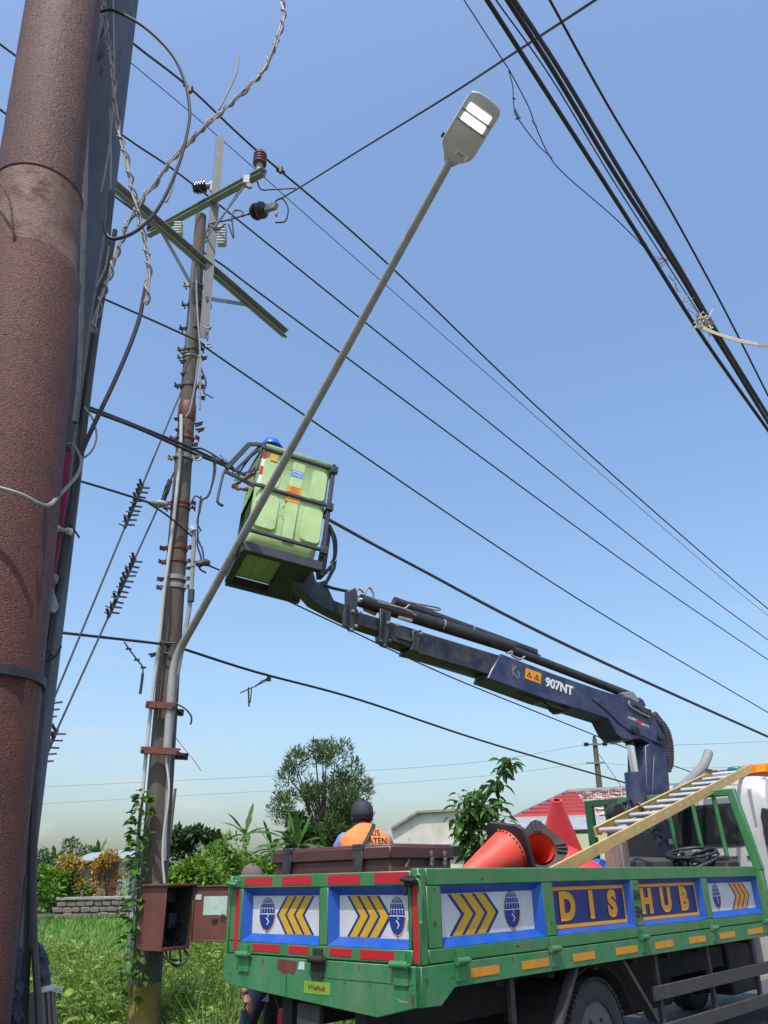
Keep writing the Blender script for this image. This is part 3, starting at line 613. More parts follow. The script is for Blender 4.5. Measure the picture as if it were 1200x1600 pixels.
for (pp, rr) in (([(426, 318), (440, 310), (450, 325), (446, 345), (430, 348)], .012), ([(360, 345), (366, 330), (378, 330), (380, 338)], .012), ([(357, 350), (365, 372), (362, 340)], .012), ([(325, 352), (340, 358), (352, 350)], .012)):
    MB().tube(cat([at(x, y, 8.6) for x, y in pp], 6), rr, 6).build('jumper_wire', 'black', cp)
# fuse-like ribbed block under the arm
m = MB()
for k in range(6): m.box(at(347, 358 + k * 4.2, 8.95), (.13, .13, .028), 0)
m.box(at(346, 380, 8.95), (.11, .1, .08)); m.build('surge_arrester', 'greyplastic', cp, bevel=.006)
m = MB()
for k in range(5): m.box(at(279, 350 + k * 4, 9.3), (.12, .1, .028), 0)
m.build('surge_arrester', 'greyplastic', cp, bevel=.006)
m = MB().box(pl_s(386, 283, -.08), (.1, .1, .16)); m.lathe([(.05, 0), (.05, .04)], pl_s(389, 292, -.1), (.3, -.9, 0), 8); m.build('arm_clamp', 'zinc', cp, bevel=.006)
# clamps, bands, bolts up the shaft
def band(py, mat='darkgrey', hgt=.06, ears=True, grow=.012):
    z = hit(300, py, PA, (0, 1, 0)).z; c = pole_at(z); r = prad(z) + grow
    m = MB().lathe([(r - .006, -hgt / 2), (r, -hgt / 2), (r, hgt / 2), (r - .006, hgt / 2)], c, PAX, 20, caps=False)
    if ears:
        for k in (-1, 1): m.box(c + Vector((k * (r + .035), -.03, 0)), (.09, .03, hgt * .8)); m.tube([c + Vector((k * (r + .05), -.11, 0)), c + Vector((k * (r + .05), .06, 0))], .012, 6)
    return m.build('pole_band', mat, cp, bevel=.003)
for py, mt, hg in ((548, 'darkgrey', .05), (560, 'alu_dull', .03), (604, 'darkgrey', .06), (686, 'redprimer', .05), (716, 'zinc', .07), (787, 'redprimer', .05), (795, 'redprimer', .03), (857, 'redprimer', .06), (878, 'redprimer', .05), (905, 'zinc', .06), (918, 'zinc', .06), (448, 'zinc', .05), (478, 'darkgrey', .04), (515, 'darkgrey', .05)): band(py, mt, hg)
z = hit(297, 645, PA, (0, 1, 0)).z; m = MB().lathe([(prad(z) + .004, -.14), (prad(z) + .014, -.12), (prad(z) + .014, .12), (prad(z) + .004, .14)], pole_at(z), PAX, 20); m.build('rubber_wrap', 'redprimer', cp)
for px, py, sz in ((290, 553, .1), (286, 565, .07), (287, 585, .06), (319, 560, .07), (316, 590, .06), (284, 603, .08), (314, 605, .08), (316, 622, .07), (278, 655, .08), (279, 672, .07), (310, 663, .1), (313, 672, .09), (276, 695, .07), (305, 695, .06), (277, 715, .08), (262, 880, .09), (297, 888, .08), (256, 905, .09), (240, 1023, .08), (325, 448, .05), (327, 480, .06), (297, 505, .06), (326, 513, .06)):
    p = at(px, py, 9.12); a = random.uniform(-.5, .5); MB().box(p, (sz, .04, .035), 0, (math.cos(a), 0, math.sin(a)), (0, 1, 0), (-math.sin(a), 0, math.cos(a))).tube([p + Vector((-sz * .7, -.02, 0)), p + Vector((sz * .7, -.02, .02))], .011, 6).build('bolt', 'darkgrey', cp)
for px, py in ((325, 510), (327, 540), (309, 716)):
    c = at(px, py, 9.0); pts = [c + Vector((math.cos(a) * .05, math.sin(a) * .02, math.sin(a) * .04)) for a in [k * .52 for k in range(13)]]; MB().tube(pts, .011, 6).build('eye_bolt', 'zinc', cp)
# conduits on the shaft
def con(pp, r, mat, nm='conduit', Y=9.02, lab=None): return MB().tube(cat([at(x, y, Y) for x, y in pp], 5), r, 8).build(nm, mat, cp, label=lab)
con([(283, 648), (282, 703), (274, 787), (264, 869), (255, 937), (248, 1010), (238, 1087), (230, 1160), (223, 1235), (214, 1330), (207, 1420), (201, 1517)], .022, 'whitepvc', lab='white plastic conduit down the left of the shaft')
con([(300, 826), (303, 838), (298, 930), (289, 990), (276, 1060), (270, 1110), (262, 1200), (258, 1280), (256, 1345)], .028, 'pipe_grey', Y=9.12, lab='grey conduit down the right of the shaft')
con([(298, 824), (302, 830)], .042, 'whitepvc', 'conduit_cap', 9.1)
con([(299, 922), (298, 940)], .042, 'darkgrey', 'conduit_joint', 9.1)
con([(264, 900), (262, 960), (256, 1005), (250, 1060), (243, 1130)], .014, 'black', 'shaft_wire', 9.0)
con([(262, 1170), (260, 1190), (264, 1225), (262, 1260), (256, 1300), (254, 1340), (257, 1380)], .012, 'whitepvc', 'shaft_wire', 8.98)
con([(250, 1002), (258, 1004), (275, 1005)], .012, 'black', 'shaft_wire', 9.0)
con([(251, 1024), (260, 1020), (268, 1028)], .01, 'black', 'shaft_wire', 9.0)
con([(310, 560), (305, 600), (297, 640), (290, 652)], .014, 'alu_dull', 'shaft_wire', 9.02)
con([(314, 575), (322, 598), (318, 612), (326, 618), (333, 622)], .012, 'black', 'shaft_wire', 9.0)
con([(312, 640), (313, 560), (308, 480), (306, 410)], .014, 'alu_dull', 'shaft_wire', 9.0)
con([(313, 420), (320, 372), (328, 350)], .012, 'black', 'shaft_wire', 9.0)
# hanging drop wires right of the shaft
for pp in ([(332, 708), (334, 735), (328, 770), (318, 780), (306, 775), (300, 782)], [(336, 712), (336, 740), (326, 772), (316, 782), (312, 800), (308, 815), (314, 830)], [(310, 830), (308, 850), (314, 872), (312, 888), (322, 895)], [(314, 775), (310, 806), (309, 840), (316, 858), (319, 880)]):
    MB().tube(cat([at(x, y, 9.05) for x, y in pp], 6), .011, 6).build('drop_wire', 'black', cp)
m = MB().lathe([(.02, -.09), (.05, -.05), (.035, 0), (.05, .05), (.02, .09)], at(317, 880, 9.0), (1, -.2, .1), 10); m.tube(cat([at(303, 877, 9.05), at(317, 880, 9.0), at(330, 884, 9.0)], 4), .013, 6); m.build('tension_clamp', 'darkgrey', cp)
m = MB().lathe([(.02, -.1), (.045, -.05), (.055, 0), (.045, .05), (.02, .1)], at(250, 787, 8.95), (1, 0, -.1), 10); m.tube(cat([at(232, 785, 8.9), at(250, 787, 8.95), at(268, 788, 9.1)], 4), .014, 6); m.build('tension_clamp', 'zinc', cp)
for k, (px, py) in enumerate(((258, 770), (262, 760))): m = MB().bar(at(px - 3, py + 12, 9.0), at(px + 4, py - 10, 9.0), .05, .05); m.build('turnbuckle', 'darkgrey', cp)

# the climbing vine on its left side
def vine():
    r = root('climbing_vine', 'bright green vine climbing the left side of the concrete pole', 'vine', tuple(at(204, 1560, 8.95))); m = MB()
    pp = [at(x, y, 8.95) for x, y in ((204, 1560), (212, 1450), (216, 1380), (219, 1320), (217, 1290), (222, 1255), (224, 1240))]; pts = cat(pp, 8); m.tube(pts, .012, 6); m.build('stem', 'bark', r)
    B = []; D = []; L = []
    for i, p in enumerate(pts):
        q = 1 - i / len(pts)
        for k in range(int(2 + 7 * q)):
            d = rdir(1, -.7, .6)[0]; d[1] = -abs(d[1]); B.append(np.array(p) + d * random.uniform(.02, .06 + .13 * q)); D.append(d); L.append(random.uniform(.05, .115))
    L = np.array(L); leaf_mesh('leaves', 'vine', np.array(B), np.array(D), L, L * .8, .2, .3, r, detail=1, kind='stuff')
vine()

# ---------------------------------------------------------------- street lamp clamped to the concrete pole
lampB = at(703, 252, 5.2)
lr = root('street_lamp', 'grey LED street lamp on a long slanting tube arm, lit by day', 'street lamp', tuple(at(261, 1172, 9.0)))
arm = [at(261, 1176, 8.99), at(266, 1100, 8.99), at(270, 1052, 8.99), at(277, 1025, 8.97), at(287, 1004, 8.9), at(305, 972, 8.72)]
ad = (lampB - arm[-1])
arm = cat(arm, 6) + [arm[-1] + ad * k for k in (.25, .5, .75, 1.0)]
MB().tube(arm, [.047] * (len(arm) - 4) + [.046, .043, .041, .04], 14).build('arm_tube', 'pipe_grey', lr, smooth=60)
for py, xl, xr in ((1101, 229, 274), (1172, 221, 281)):
    a, b = at(xl, py, 8.96), at(xr, py + 3, 8.96); m = MB().channel(a, b, .07, .07, .01, up=(0, -1, 0)); m.channel(a + Vector((0, .36, 0)), b + Vector((0, .36, 0)), .07, .07, .01, up=(0, 1, 0))
    for q in (a + (b - a) * .06, a + (b - a) * .95): m.tube([q + Vector((0, -.06, 0)), q + Vector((0, .43, 0))], .011, 6)
    m.build('clamp', 'redprimer', lr)
h_ = Vector((.54, -.70, .46)).normalized(); s_ = Vector((.80, .41, -.44)); s_ = (s_ - h_ * s_.dot(h_)).normalized(); n_ = s_.cross(h_).normalized()
if n_.z < 0: n_ = -n_
LB = lampB - h_ * .03
def lh(a, b, c): return LB + h_ * a + s_ * b + n_ * c
out = [(.0, -.045), (.055, -.085), (.12, -.15), (.17, -.168), (.56, -.168), (.61, -.15), (.635, -.09), (.64, 0), (.635, .09), (.61, .15), (.56, .168), (.17, .168), (.12, .15), (.055, .085), (.0, .045)]
m = MB(); n = len(out); lay = [(.96, -.0), (1.0, .012), (1.0, .05), (.93, .08), (.6, .1)]; vs = []; fs = []
for sc_, cz in lay: vs += [lh(.32 + (a - .32) * sc_, b * sc_, cz) for a, b in out]
for i in range(len(lay) - 1):
    for k in range(n): fs.append((i * n + k, i * n + (k + 1) % n, (i + 1) * n + (k + 1) % n, (i + 1) * n + k))
fs += [tuple(range(n)), tuple((len(lay) - 1) * n + k for k in range(n))]
m.add(vs, fs); head = m.build('lamp_head', 'greyplastic', lr, smooth=50)
for a0 in (.375, .465):
    m = MB().prism([lh(a0, -.115, -.004), lh(a0, .115, -.004), lh(a0 + .062, .115, -.004), lh(a0 + .062, -.115, -.004)], -n_ * .006); m.build('led_panel', 'led', head)
    m = MB()
    for q in ((a0 - .016, a0 - .01),): m.prism([lh(q[0], -.15, -.001), lh(q[0], .15, -.001), lh(q[1], .15, -.001), lh(q[1], -.15, -.001)], -n_ * .004)
    m.build('panel_seam', 'darkgrey', head)
m = MB().prism([lh(.1, .0, -.002), lh(.1, .13, -.002), lh(.15, .13, -.002), lh(.15, .0, -.002)], -n_ * .002); st = m.build('rating_sticker', 'white', head)
m = MB()
for k in range(5): m.prism([lh(.107 + .008 * k, .015, -.0045), lh(.107 + .008 * k, .1 - .02 * (k % 2), -.0045), lh(.110 + .008 * k, .1 - .02 * (k % 2), -.0045), lh(.110 + .008 * k, .015, -.0045)], -n_ * .001)
m.build('sticker_print', 'darkgrey', st)
MB().tube([lh(.16, -.172, .03), lh(.16, -.18, .03), lh(.2, -.18, .03)], .012, 8).build('latch', 'darkgrey', head)

# ---------------------------------------------------------------- overhead lines strung along the road
def line(name, lab, pp, off, r, mat='wire', k=8, plane=pl_t, grp='power lines strung past the concrete pole', n=6, ext=(14, 40)):
    pts = [plane(x, y, off) for x, y in pp]; return cable(name, pts, r, mat, lab, 'wire', grp, k=k, n=n, ext=ext)
offR = (pl_s(404, 250, -.02) - pole_at(10)).dot(S); offL = (i3 - pole_at(9)).dot(S)
oA = line('power_line', 'topmost heavy wire crossing over the red brown insulator', [(100, -25), (207, 67), (296, 137), (403, 237), (600, 407), (860, 655), (1115, 880), (1230, 976)], offR, .017)
line('power_line', 'thin pale wire ending at the tip of the galvanised channel', [(130, 38), (203, 97), (344, 216), (600, 443), (1100, 880), (1230, 985)], -.12, .008)
line('power_line', 'wire lying on the sideways dark insulator near the channel', [(-30, 47), (0, 69), (194, 213), (304, 290), (550, 487), (1039, 880), (1230, 1022)], -.1, .016)
line('power_line', 'wire from the left insulator, third heavy wire down', [(-30, 148), (0, 171), (236, 348), (333, 404), (480, 513), (979, 880), (1230, 1051)], .1, .016)
line('power_line', 'wire tied to the pole just below the galvanised channel', [(120, 452), (160, 466), (290, 524), (322, 541), (400, 597), (900, 934), (1230, 1131)], -.14, .015)
for k, dy in enumerate((0, 5)):
    line('cable_bundle', ('upper' if k == 0 else 'lower') + ' strand of the black twisted bundle passing behind the basket', [(118, 628 + dy), (210, 664 + dy * .6), (300, 701 + dy * 1.2), (375, 738 + dy * .2), (515, 812 + dy * .3), (640, 880 + dy * .2), (900, 1014 + dy * .4), (1230, 1164 + dy * .3)], -.2 - .02 * k, .02, 'black')
cable('service_wire', [at(x, y, 9.0) for x, y in ((300, 700), (318, 702), (345, 718), (372, 738))], .014, 'black', 'short black wire bowed above the bundle right of the pole', 'wire')
for (px, py) in ((355, 722), (362, 726), (348, 716), (366, 732)):
    MB().tube(cat([at(px - 4, py - 5, 9.0), at(px + 1, py + 1, 8.95), at(px - 3, py + 7, 9.0), at(px + 6, py + 9, 9.0)], 4), .008, 5).build('drop_wire', 'black', cp)
cable('service_wire', [pl_t(x, y, -.2) for x, y in ((112, 748), (160, 762), (205, 776), (235, 786))], .014, 'black', 'kinked black wire reaching the pole clamp from the left', 'wire')
cable('service_wire', [pl_t(x, y, -.2) for x, y in ((232, 786), (262, 806), (300, 838))], .012, 'black', 'thin wire crossing down over the pole face', 'wire')
line('service_wire', 'thin wire running from the pole clamp under the basket to the crane', [(322, 882), (390, 911), (520, 972), (700, 1056), (900, 1137), (1007, 1180), (1087, 1209), (1230, 1262)], -.2, .011, 'black', ext=(0, 40))
line('service_wire', 'black cable crossing the pole low behind the lamp arm', [(58, 984), (73, 986), (250, 1006), (283, 1013), (400, 1050), (560, 1093), (755, 1158), (980, 1224), (1230, 1296)], -.18, .016, 'black')
# clamps on the top wire
def wire_clamp(p, lab):
    m = MB().box(p, (.1, .07, .08)).box(p + Vector((.02, -.03, -.06)), (.05, .05, .12)).tube([p + Vector((-.08, -.05, .02)), p + Vector((.08, .05, -.02))], .016, 6); tag(m.build('wire_clamp', 'darkgrey', bevel=.01), lab, 'clamp', 'clamps on the top wire')
wire_clamp(pl_t(296, 139, offR), 'small dark clamp on the top wire near the twisted cable'); wire_clamp(pl_t(437, 264, offR), 'small dark clamp on the top wire right of the red insulator')
cable('jumper', [at(402, 284, 8.3), at(408, 296, 8.25), at(425, 296, 8.2), at(462, 294, 8.1)], .011, 'black', 'short jumper from the arm end to the service wire', 'wire')
cable('service_wire', [at(436, 312, 8.3), at(470, 292, 7.9), at(560, 236, 6.6), at(700, 150, 5.0), at(800, 85, 4.2), at(930, 0, 3.4), at(1000, -46, 3.1)], [.011] * 37, 'wire', 'single wire rising from the strain insulator past the lamp head', 'wire', ext=(0, 15))

# bracket hanging from the low black cable, and the loose tail left of the pole
m = MB(); c = at(388, 1076, 9.6)
m.tube([at(375, 1083, 9.6), at(388, 1077, 9.6), at(420, 1062, 9.7)], .008, 5); m.tube([at(398, 1073, 9.6), at(410, 1064, 9.6), at(420, 1060, 9.7)], .01, 5)
m.tube([at(388, 1074, 9.6), at(389, 1104, 9.6)], .011, 5); m.tube([at(393, 1074, 9.6), at(391, 1098, 9.6)], .008, 5); m.box(at(420, 1061, 9.7), (.05, .05, .05))
tag(m.build('hanging_bracket', 'darkgrey'), 'thin dark antenna like bracket hanging under the low black cable', 'bracket')
m = MB().tube(cat([pl_t(x, y, -.2) for x, y in ((194, 1003), (203, 1016), (215, 1032), (223, 1043), (222, 1062), (219, 1084))], 5), [.008] * 18 + [.016] * 8, 6)
for x, y in ((201, 1014), (214, 1031), (224, 1043)): m.box(pl_t(x, y, -.2), (.06, .02, .02))
tag(m.build('loose_cable_tail', 'black'), 'short broken cable tail dangling left of the concrete pole', 'cable')
m = MB().tube([at(274, 1152, 9.1), at(290, 1172, 9.1), at(305, 1190, 9.1), at(314, 1204, 9.1)], .005, 5); tag(m.build('thin_twig_wire', 'alu_dull'), 'hair thin wire sticking out right of the lower lamp clamp', 'wire')
cable('loop_wire', [at(x, y, 9.0) for x, y in ((275, 1099), (290, 1108), (299, 1120), (298, 1132))], .011, 'black', 'short curled black wire at the upper lamp clamp', 'wire')

# guy wires with spiked sleeves
def guy(lab, top, spikes, end):
    A = at(top[0], top[1], 9.05); E = at(end[0], end[1], 8.0); dirv = (E - A); G = A + dirv * (A.z / -dirv.z)
    r = root('guy_wire', lab, 'guy wire', tuple(G), 0, 'guy wires of the concrete pole')
    MB().tube([A, G], .011, 6).build('strand', 'wire', r)
    d = dirv.normalized(); _, q, u = frame(d)
    def on(py):
        lo, hi = 0., 1.2
        for _i in range(40):
            mid = (lo + hi) / 2; p = A + dirv * mid - EV; y = 800 - F * p.dot(CU) / p.dot(FW)
            if y < py: lo = mid
            else: hi = mid
        return A + dirv * lo
    for (y0, y1) in spikes:
        a, b = on(y0), on(y1); k = max(10, int((b - a).length / .024)); m = MB().tube([a, b], .02, 6)
        for i in range(k):
            p = a.lerp(b, i / k); an = i * 2.1 + random.uniform(-.3, .3); v = (q * math.cos(an) + u * math.sin(an)); m.bar(p, p + v * .095 + d * -.035, .028, .014)
        m.build('spiked_sleeve', 'darkgrey', r)
guy('left guy wire with two spiked plant guards', (283, 612), ((757, 825), (1092, 1165)), (60, 1150))
guy('right guy wire with two spiked plant guards', (272, 738), ((872, 965), (1140, 1197)), (62, 1200))

# ---------------------------------------------------------------- near cables crossing the upper right of the sky
def near(name, lab, pp, r, mat, cat_='cable', grp='cables overhead at the right', k=8, ext=(12, 30)): return cable(name, [at(x, y, Y) for x, y, Y in pp], r, mat, lab, cat_, grp, k=k, n=8, ext=ext)
near('overhead_cable', 'thick black cable, left edge of the overhead bundle', [(735, -38, 2.95), (761, 0, 3.05), (880, 185, 3.7), (1000, 372, 4.5), (1100, 530, 5.4), (1200, 672, 6.5), (1240, 728, 7)], .016, 'black')
near('overhead_cable', 'thick black cable in the middle of the overhead bundle', [(768, -38, 2.95), (793, 0, 3.05), (870, 120, 3.55), (960, 270, 4.2), (1060, 425, 5.0), (1130, 545, 5.7), (1205, 668, 6.6), (1240, 722, 7)], .017, 'black')
near('overhead_cable', 'greenish black cable, right edge of the overhead bundle', [(778, -38, 3.0), (803, 0, 3.1), (880, 118, 3.6), (970, 268, 4.25), (1060, 415, 5.05), (1130, 535, 5.75), (1210, 665, 6.65), (1240, 715, 7)], .016, 'darkgrey')
near('overhead_cable', 'thin wire slung inside the overhead bundle', [(752, -38, 3.0), (775, 0, 3.1), (860, 120, 3.6), (960, 285, 4.2), (1060, 440, 5.1), (1200, 660, 6.5), (1240, 720, 7)], .005, 'black')
near('overhead_cable', 'single black wire right of the overhead bundle', [(838, -38, 3.1), (859, 0, 3.2), (950, 165, 3.9), (1040, 315, 4.8), (1130, 480, 5.8), (1200, 618, 6.8), (1240, 696, 7.4)], .009, 'black')
near('drooping_wire', 'thin drooping wire with a small tangle beside the lamp head', [(700, -36, 3.4), (725, 0, 3.5), (783, 90, 3.9), (797, 112, 4.0), (825, 165, 4.2), (836, 195, 4.3), (858, 243, 4.5), (885, 275, 4.6), (960, 340, 4.9), (1020, 400, 5.0)], .0045, 'black', 'wire', ext=(12, 0))
near('drooping_wire', 'slack side strand of the thin drooping wire', [(795, 110, 4.0), (801, 135, 4.05), (803, 165, 4.1), (808, 183, 4.15), (840, 226, 4.4), (858, 243, 4.5)], .004, 'black', 'wire', ext=(0, 0))
m = MB()
for a, b in (((801, 153), (805, 155)), ((804, 170), (810, 182)), ((806, 186), (813, 184)), ((832, 188), (838, 198)), ((856, 240), (862, 248))): m.tube([at(*a, 4.1), at(*b, 4.1)], .007, 5)
tag(m.build('wire_knot', 'black'), 'small dark knots tying the two drooping strands', 'wire')
m = MB()
for i in range(26):
    x, y = 1098 + random.gauss(0, 6), 507 + random.gauss(0, 8); p = [at(x + random.gauss(0, 5), y + random.gauss(0, 5), 5.15 + random.gauss(0, .05)) for _ in range(4)]; m.tube(cat(p, 4), .004, 4)
for k in range(4): m.tube(cat([at(1095, 508 + k * 2, 5.1), at(1120, 520 + k, 5.0), at(1150, 529 + 1.5 * k, 4.9), at(1180, 536 + k, 4.8), at(1215, 540 + k, 4.75), at(1500, 560 + k, 4.4), at(1900, 560 + k, 4.0)], 6), .005, 5)
tag(m.build('frayed_rope', 'rope'), 'pale frayed rope knotted round the overhead bundle', 'rope')
m = MB()
for i in range(9):
    t = random.random(); x, y = 1030 + 60 * t, 395 + 110 * t; p = [at(x + random.gauss(0, 8), y + random.gauss(0, 8), 4.9 + .3 * t) for _ in range(4)]; m.tube(cat(p, 5), .003, 4)
tag(m.build('tie_wires', 'alu_dull'), 'fine curled tie wires round the overhead bundle above the rope', 'wire', kind='stuff')

# ================================================================== THE NEAR POLES AT THE LEFT
rA, rB = at(-82, 1355, 1.9), at(101, 0, 1.9); RAX = (rB - rA).normalized()
def rp(z): return rA + (rB - rA) * ((z - rA.z) / (rB.z - rA.z))
rust = root('rusty_steel_pole', 'thick rusty red steel pole filling the left edge', 'pole', tuple(rp(0)))
zj = hit(60, 425, rA, (0, 1, 0)).z; zr = hit(60, 312, rA, (0, 1, 0)).z
def rlathe(nm, prof, mat, lab=None): return MB().lathe(prof, rp(0), RAX, 40, caps=True).build(nm, mat, rust, smooth=50, label=lab)
ln = 1 / RAX.z
rlathe('lower_tube', [(.158, 0), (.158, (zj - .03) * ln), (.150, (zj) * ln)], 'rusty')
rlathe('collar', [(.150, zj * ln + .001), (.142, (zj + .045) * ln), (.139, (zr - .02) * ln), (.135, (zr + .02) * ln)], 'rusty_bare', 'scraped swaged joint with bare patches')
rlathe('upper_tube', [(.132, (zr + .012) * ln), (.128, 7.0 * ln), (.0, 7.02 * ln)], 'rusty')
def ring(zc, rr, th, mat, nm, tilt=0., a0=0, a1=6.283):
    c = rp(zc); d, q, u = frame(RAX); pts = [c + (q * math.cos(a) + u * math.sin(a)) * rr + d * tilt * math.cos(a) for a in [a0 + (a1 - a0) * k / 40 for k in range(41)]]
    return MB().tube(pts, th, 6).build(nm, mat, rust)
ring(zr + .012, .137, .0035, 'redprimer', 'wire_tie', .0)
z2 = hit(30, 1068, rA, (0, 1, 0)).z; c = rp(z2)
MB().lathe([(.16, -.011), (.166, -.011), (.166, .011), (.16, .011)], c, RAX, 36, caps=False).build('strap', 'black', rust)
MB().tube(cat([at(x, y, Y) for x, y, Y in ((-12, 270, 1.72), (2, 290, 1.715), (12, 305, 1.71), (18, 327, 1.715), (20, 355, 1.73), (24, 397, 1.762))], 6), .0035, 6).build('bent_wire', 'rusty', rust)
MB().tube(cat([at(x, y, Y) for x, y, Y in ((-20, 760, 1.70), (0, 763, 1.71), (33, 773, 1.735), (72, 790, 1.8), (93, 773, 1.95), (120, 743, 2.1), (127, 720, 2.14), (118, 700, 2.15), (108, 694, 2.15), (98, 702, 2.17))], 6), .0055, 6).build('tie_cord', 'alu_dull', rust)

gA, gB = at(-22, 1355, 2.36), at(172, 0, 2.36); GAX = (gB - gA).normalized()
def gp(z): return gA + (gB - gA) * ((z - gA.z) / (gB.z - gA.z))
gr = root('dark_concrete_pole', 'dark blue grey concrete pole right behind the rusty pole', 'pole', tuple(gp(0)))
MB().tube([gp(z) for z in (0, 2, 4, 6.5)], [.125, .125, .126, .126], 32).build('shaft', 'slate', gr, smooth=60)
# pink sheet tucked between the two poles
pp = [(101, 700), (112, 705), (104, 780), (92, 860), (82, 930), (70, 968), (62, 960), (72, 880), (84, 800), (94, 740)]
m = MB().prism([at(x, y, 2.14) for x, y in pp], (0, .01, 0)); tag(m.build('pink_sheet', 'pink', bevel=.002), 'narrow magenta plastic sheet wedged between the rusty and dark poles', 'sheet')

def ncable(lab, pp, Y, r, mat, nm='cable', k=6, grp='cables down the near poles'):
    top = pp[0][1] < 0
    return cable(nm, [at(x, y, Y if len(q) == 0 else q[0]) for x, y, *q in pp], r, mat, lab, 'cable', grp, k=k, n=8, ext=(2.4 if top else 0, 0))
ncable('flat grey conduit running down the face of the dark pole', [(162, -30), (160, 20), (146, 83), (136, 175), (133, 292), (129, 417), (127, 520), (124, 600), (117, 660)], 2.19, .0105, 'alu_dull', 'conduit')
ncable('thick black cable hugging the right edge of the dark pole', [(174, 300), (166, 400), (152, 480), (137, 590), (124, 690), (112, 780), (99, 860), (82, 960), (68, 1060), (56, 1180), (49, 1290), (45, 1400), (42, 1490), (38, 1570), (36, 1640)], 2.2, .0105, 'black')
ncable('second black cable right beside the dark pole edge', [(180, 360), (158, 480), (142, 590), (128, 700), (116, 790), (104, 870), (87, 960), (73, 1060), (60, 1180), (54, 1290), (52, 1400), (54, 1480), (58, 1540), (64, 1640)], 2.17, .009, 'darkgrey')
ncable('pale wire along the edge of the dark pole', [(172, 170), (173, 280), (164, 360), (146, 470), (128, 610), (112, 720), (103, 800), (93, 880)], 2.22, .0042, 'alu')
ncable('short pale wire on the upper face of the dark pole', [(176, -30), (178, 60), (178, 140), (172, 220), (163, 275), (158, 300)], 2.2, .0035, 'alu_dull')
ncable('black loop of cable swinging out in front of the sky', [(140, 22), (158, 18), (179, 17), (225, 42), (267, 83), (288, 125), (296, 167), (294, 200), (279, 258), (250, 321), (217, 358), (183, 373), (167, 367), (161, 345)], 2.1, .0062, 'black')
ncable('black cable sweeping down from the silver cable end to the bundle', [(229, 440), (225, 462), (217, 500), (200, 547), (177, 600), (150, 657), (128, 707), (115, 760), (104, 830), (92, 905)], 2.15, .0075, 'black')
ncable('thin grey wire loop right of the cable bundle', [(132, 636), (145, 655), (151, 680), (146, 700), (136, 712), (128, 716)], 2.15, .003, 'alu_dull', 'wire')
ncable('short stiff black wire end poking out of the bundle', [(104, 812), (112, 822), (120, 834), (124, 840)], 2.15, .003, 'black', 'wire')
ncable('small curled black wire beside the lower bundle', [(62, 1030), (74, 1032), (86, 1026), (93, 1014), (96, 1009)], 2.15, .003, 'black', 'wire')
ncable('thin looped black wire next to the curled wire', [(64, 1028), (66, 1020), (74, 1016), (80, 1022), (84, 1026)], 2.15, .0028, 'black', 'wire')
ncable('black tie wire round the cable bundle', [(88, 708), (96, 700), (104, 698), (110, 704)], 2.14, .004, 'black', 'wire')
ncable('dark guy cable leaving the lower rusty pole behind the bundle', [(38, 1370), (28, 1450), (18, 1540), (8, 1640)], 2.1, .007, 'black')
def twisted(nm, lab, pp, Y, r, strands=3, pitch=.11, wrap=True):
    P = cat([at(x, y, Y) for x, y in pp], 14); d0 = (P[0] - P[1]).normalized(); P = [P[0] + d0 * .03 * k for k in range(60, 0, -1)] + P; m = MB(); L = [0]
    for a, b in zip(P, P[1:]): L.append(L[-1] + (b - a).length)
    for k in range(strands + 1):
        pts = []
        for i, p in enumerate(P):
            d = (P[min(i + 1, len(P) - 1)] - P[max(0, i - 1)]); _, q, u = frame(d)
            if k < strands: a = 2 * math.pi * (k / strands) + 1.6 * math.sin(L[i] * 9 + k) + L[i] * 9; w_ = r * (1.0 + .35 * math.sin(L[i] * 23 + k * 2))
            else: a = 2 * math.pi * (L[i] / pitch + .12 * math.sin(L[i] * 31)); w_ = r * 2.1
            pts.append(p + (q * math.cos(a) + u * math.sin(a)) * w_)
        m.tube(pts, r * .66, 6)
    tag(m.build(nm, 'alu'), lab, 'cable', 'twisted silver cables')
twisted('twisted_cable', 'twisted silver wire hanging straight down in front of the dark pole', [(161, -30), (162, 0), (167, 54), (175, 100), (183, 192), (198, 250), (208, 300), (221, 358), (231, 400), (232, 445), (228, 473)], 2.12, .0052, 3, .1)
twisted('twisted_cable', 'twisted silver wire curving in from the upper sky to the pole', [(436, -30), (440, 0), (443, 25), (433, 62), (412, 108), (387, 137), (350, 171), (317, 200), (292, 225), (267, 250), (242, 287), (221, 312), (200, 350), (187, 383), (169, 437), (154, 483), (146, 520)], 2.14, .005, 3, .085)
for lab, pp in (('loose end of silver wire sticking up from the twist', [(373, 88), (368, 117), (352, 152), (342, 172)]), ('loose silver strand drooping under the twist', [(275, 258), (270, 290), (262, 312), (258, 316)]), ('frayed silver strand below the twist beside the pole', [(170, 385), (168, 400), (164, 420), (150, 450)])):
    ncable(lab, pp, 2.14, .004, 'alu_dull', 'wire')
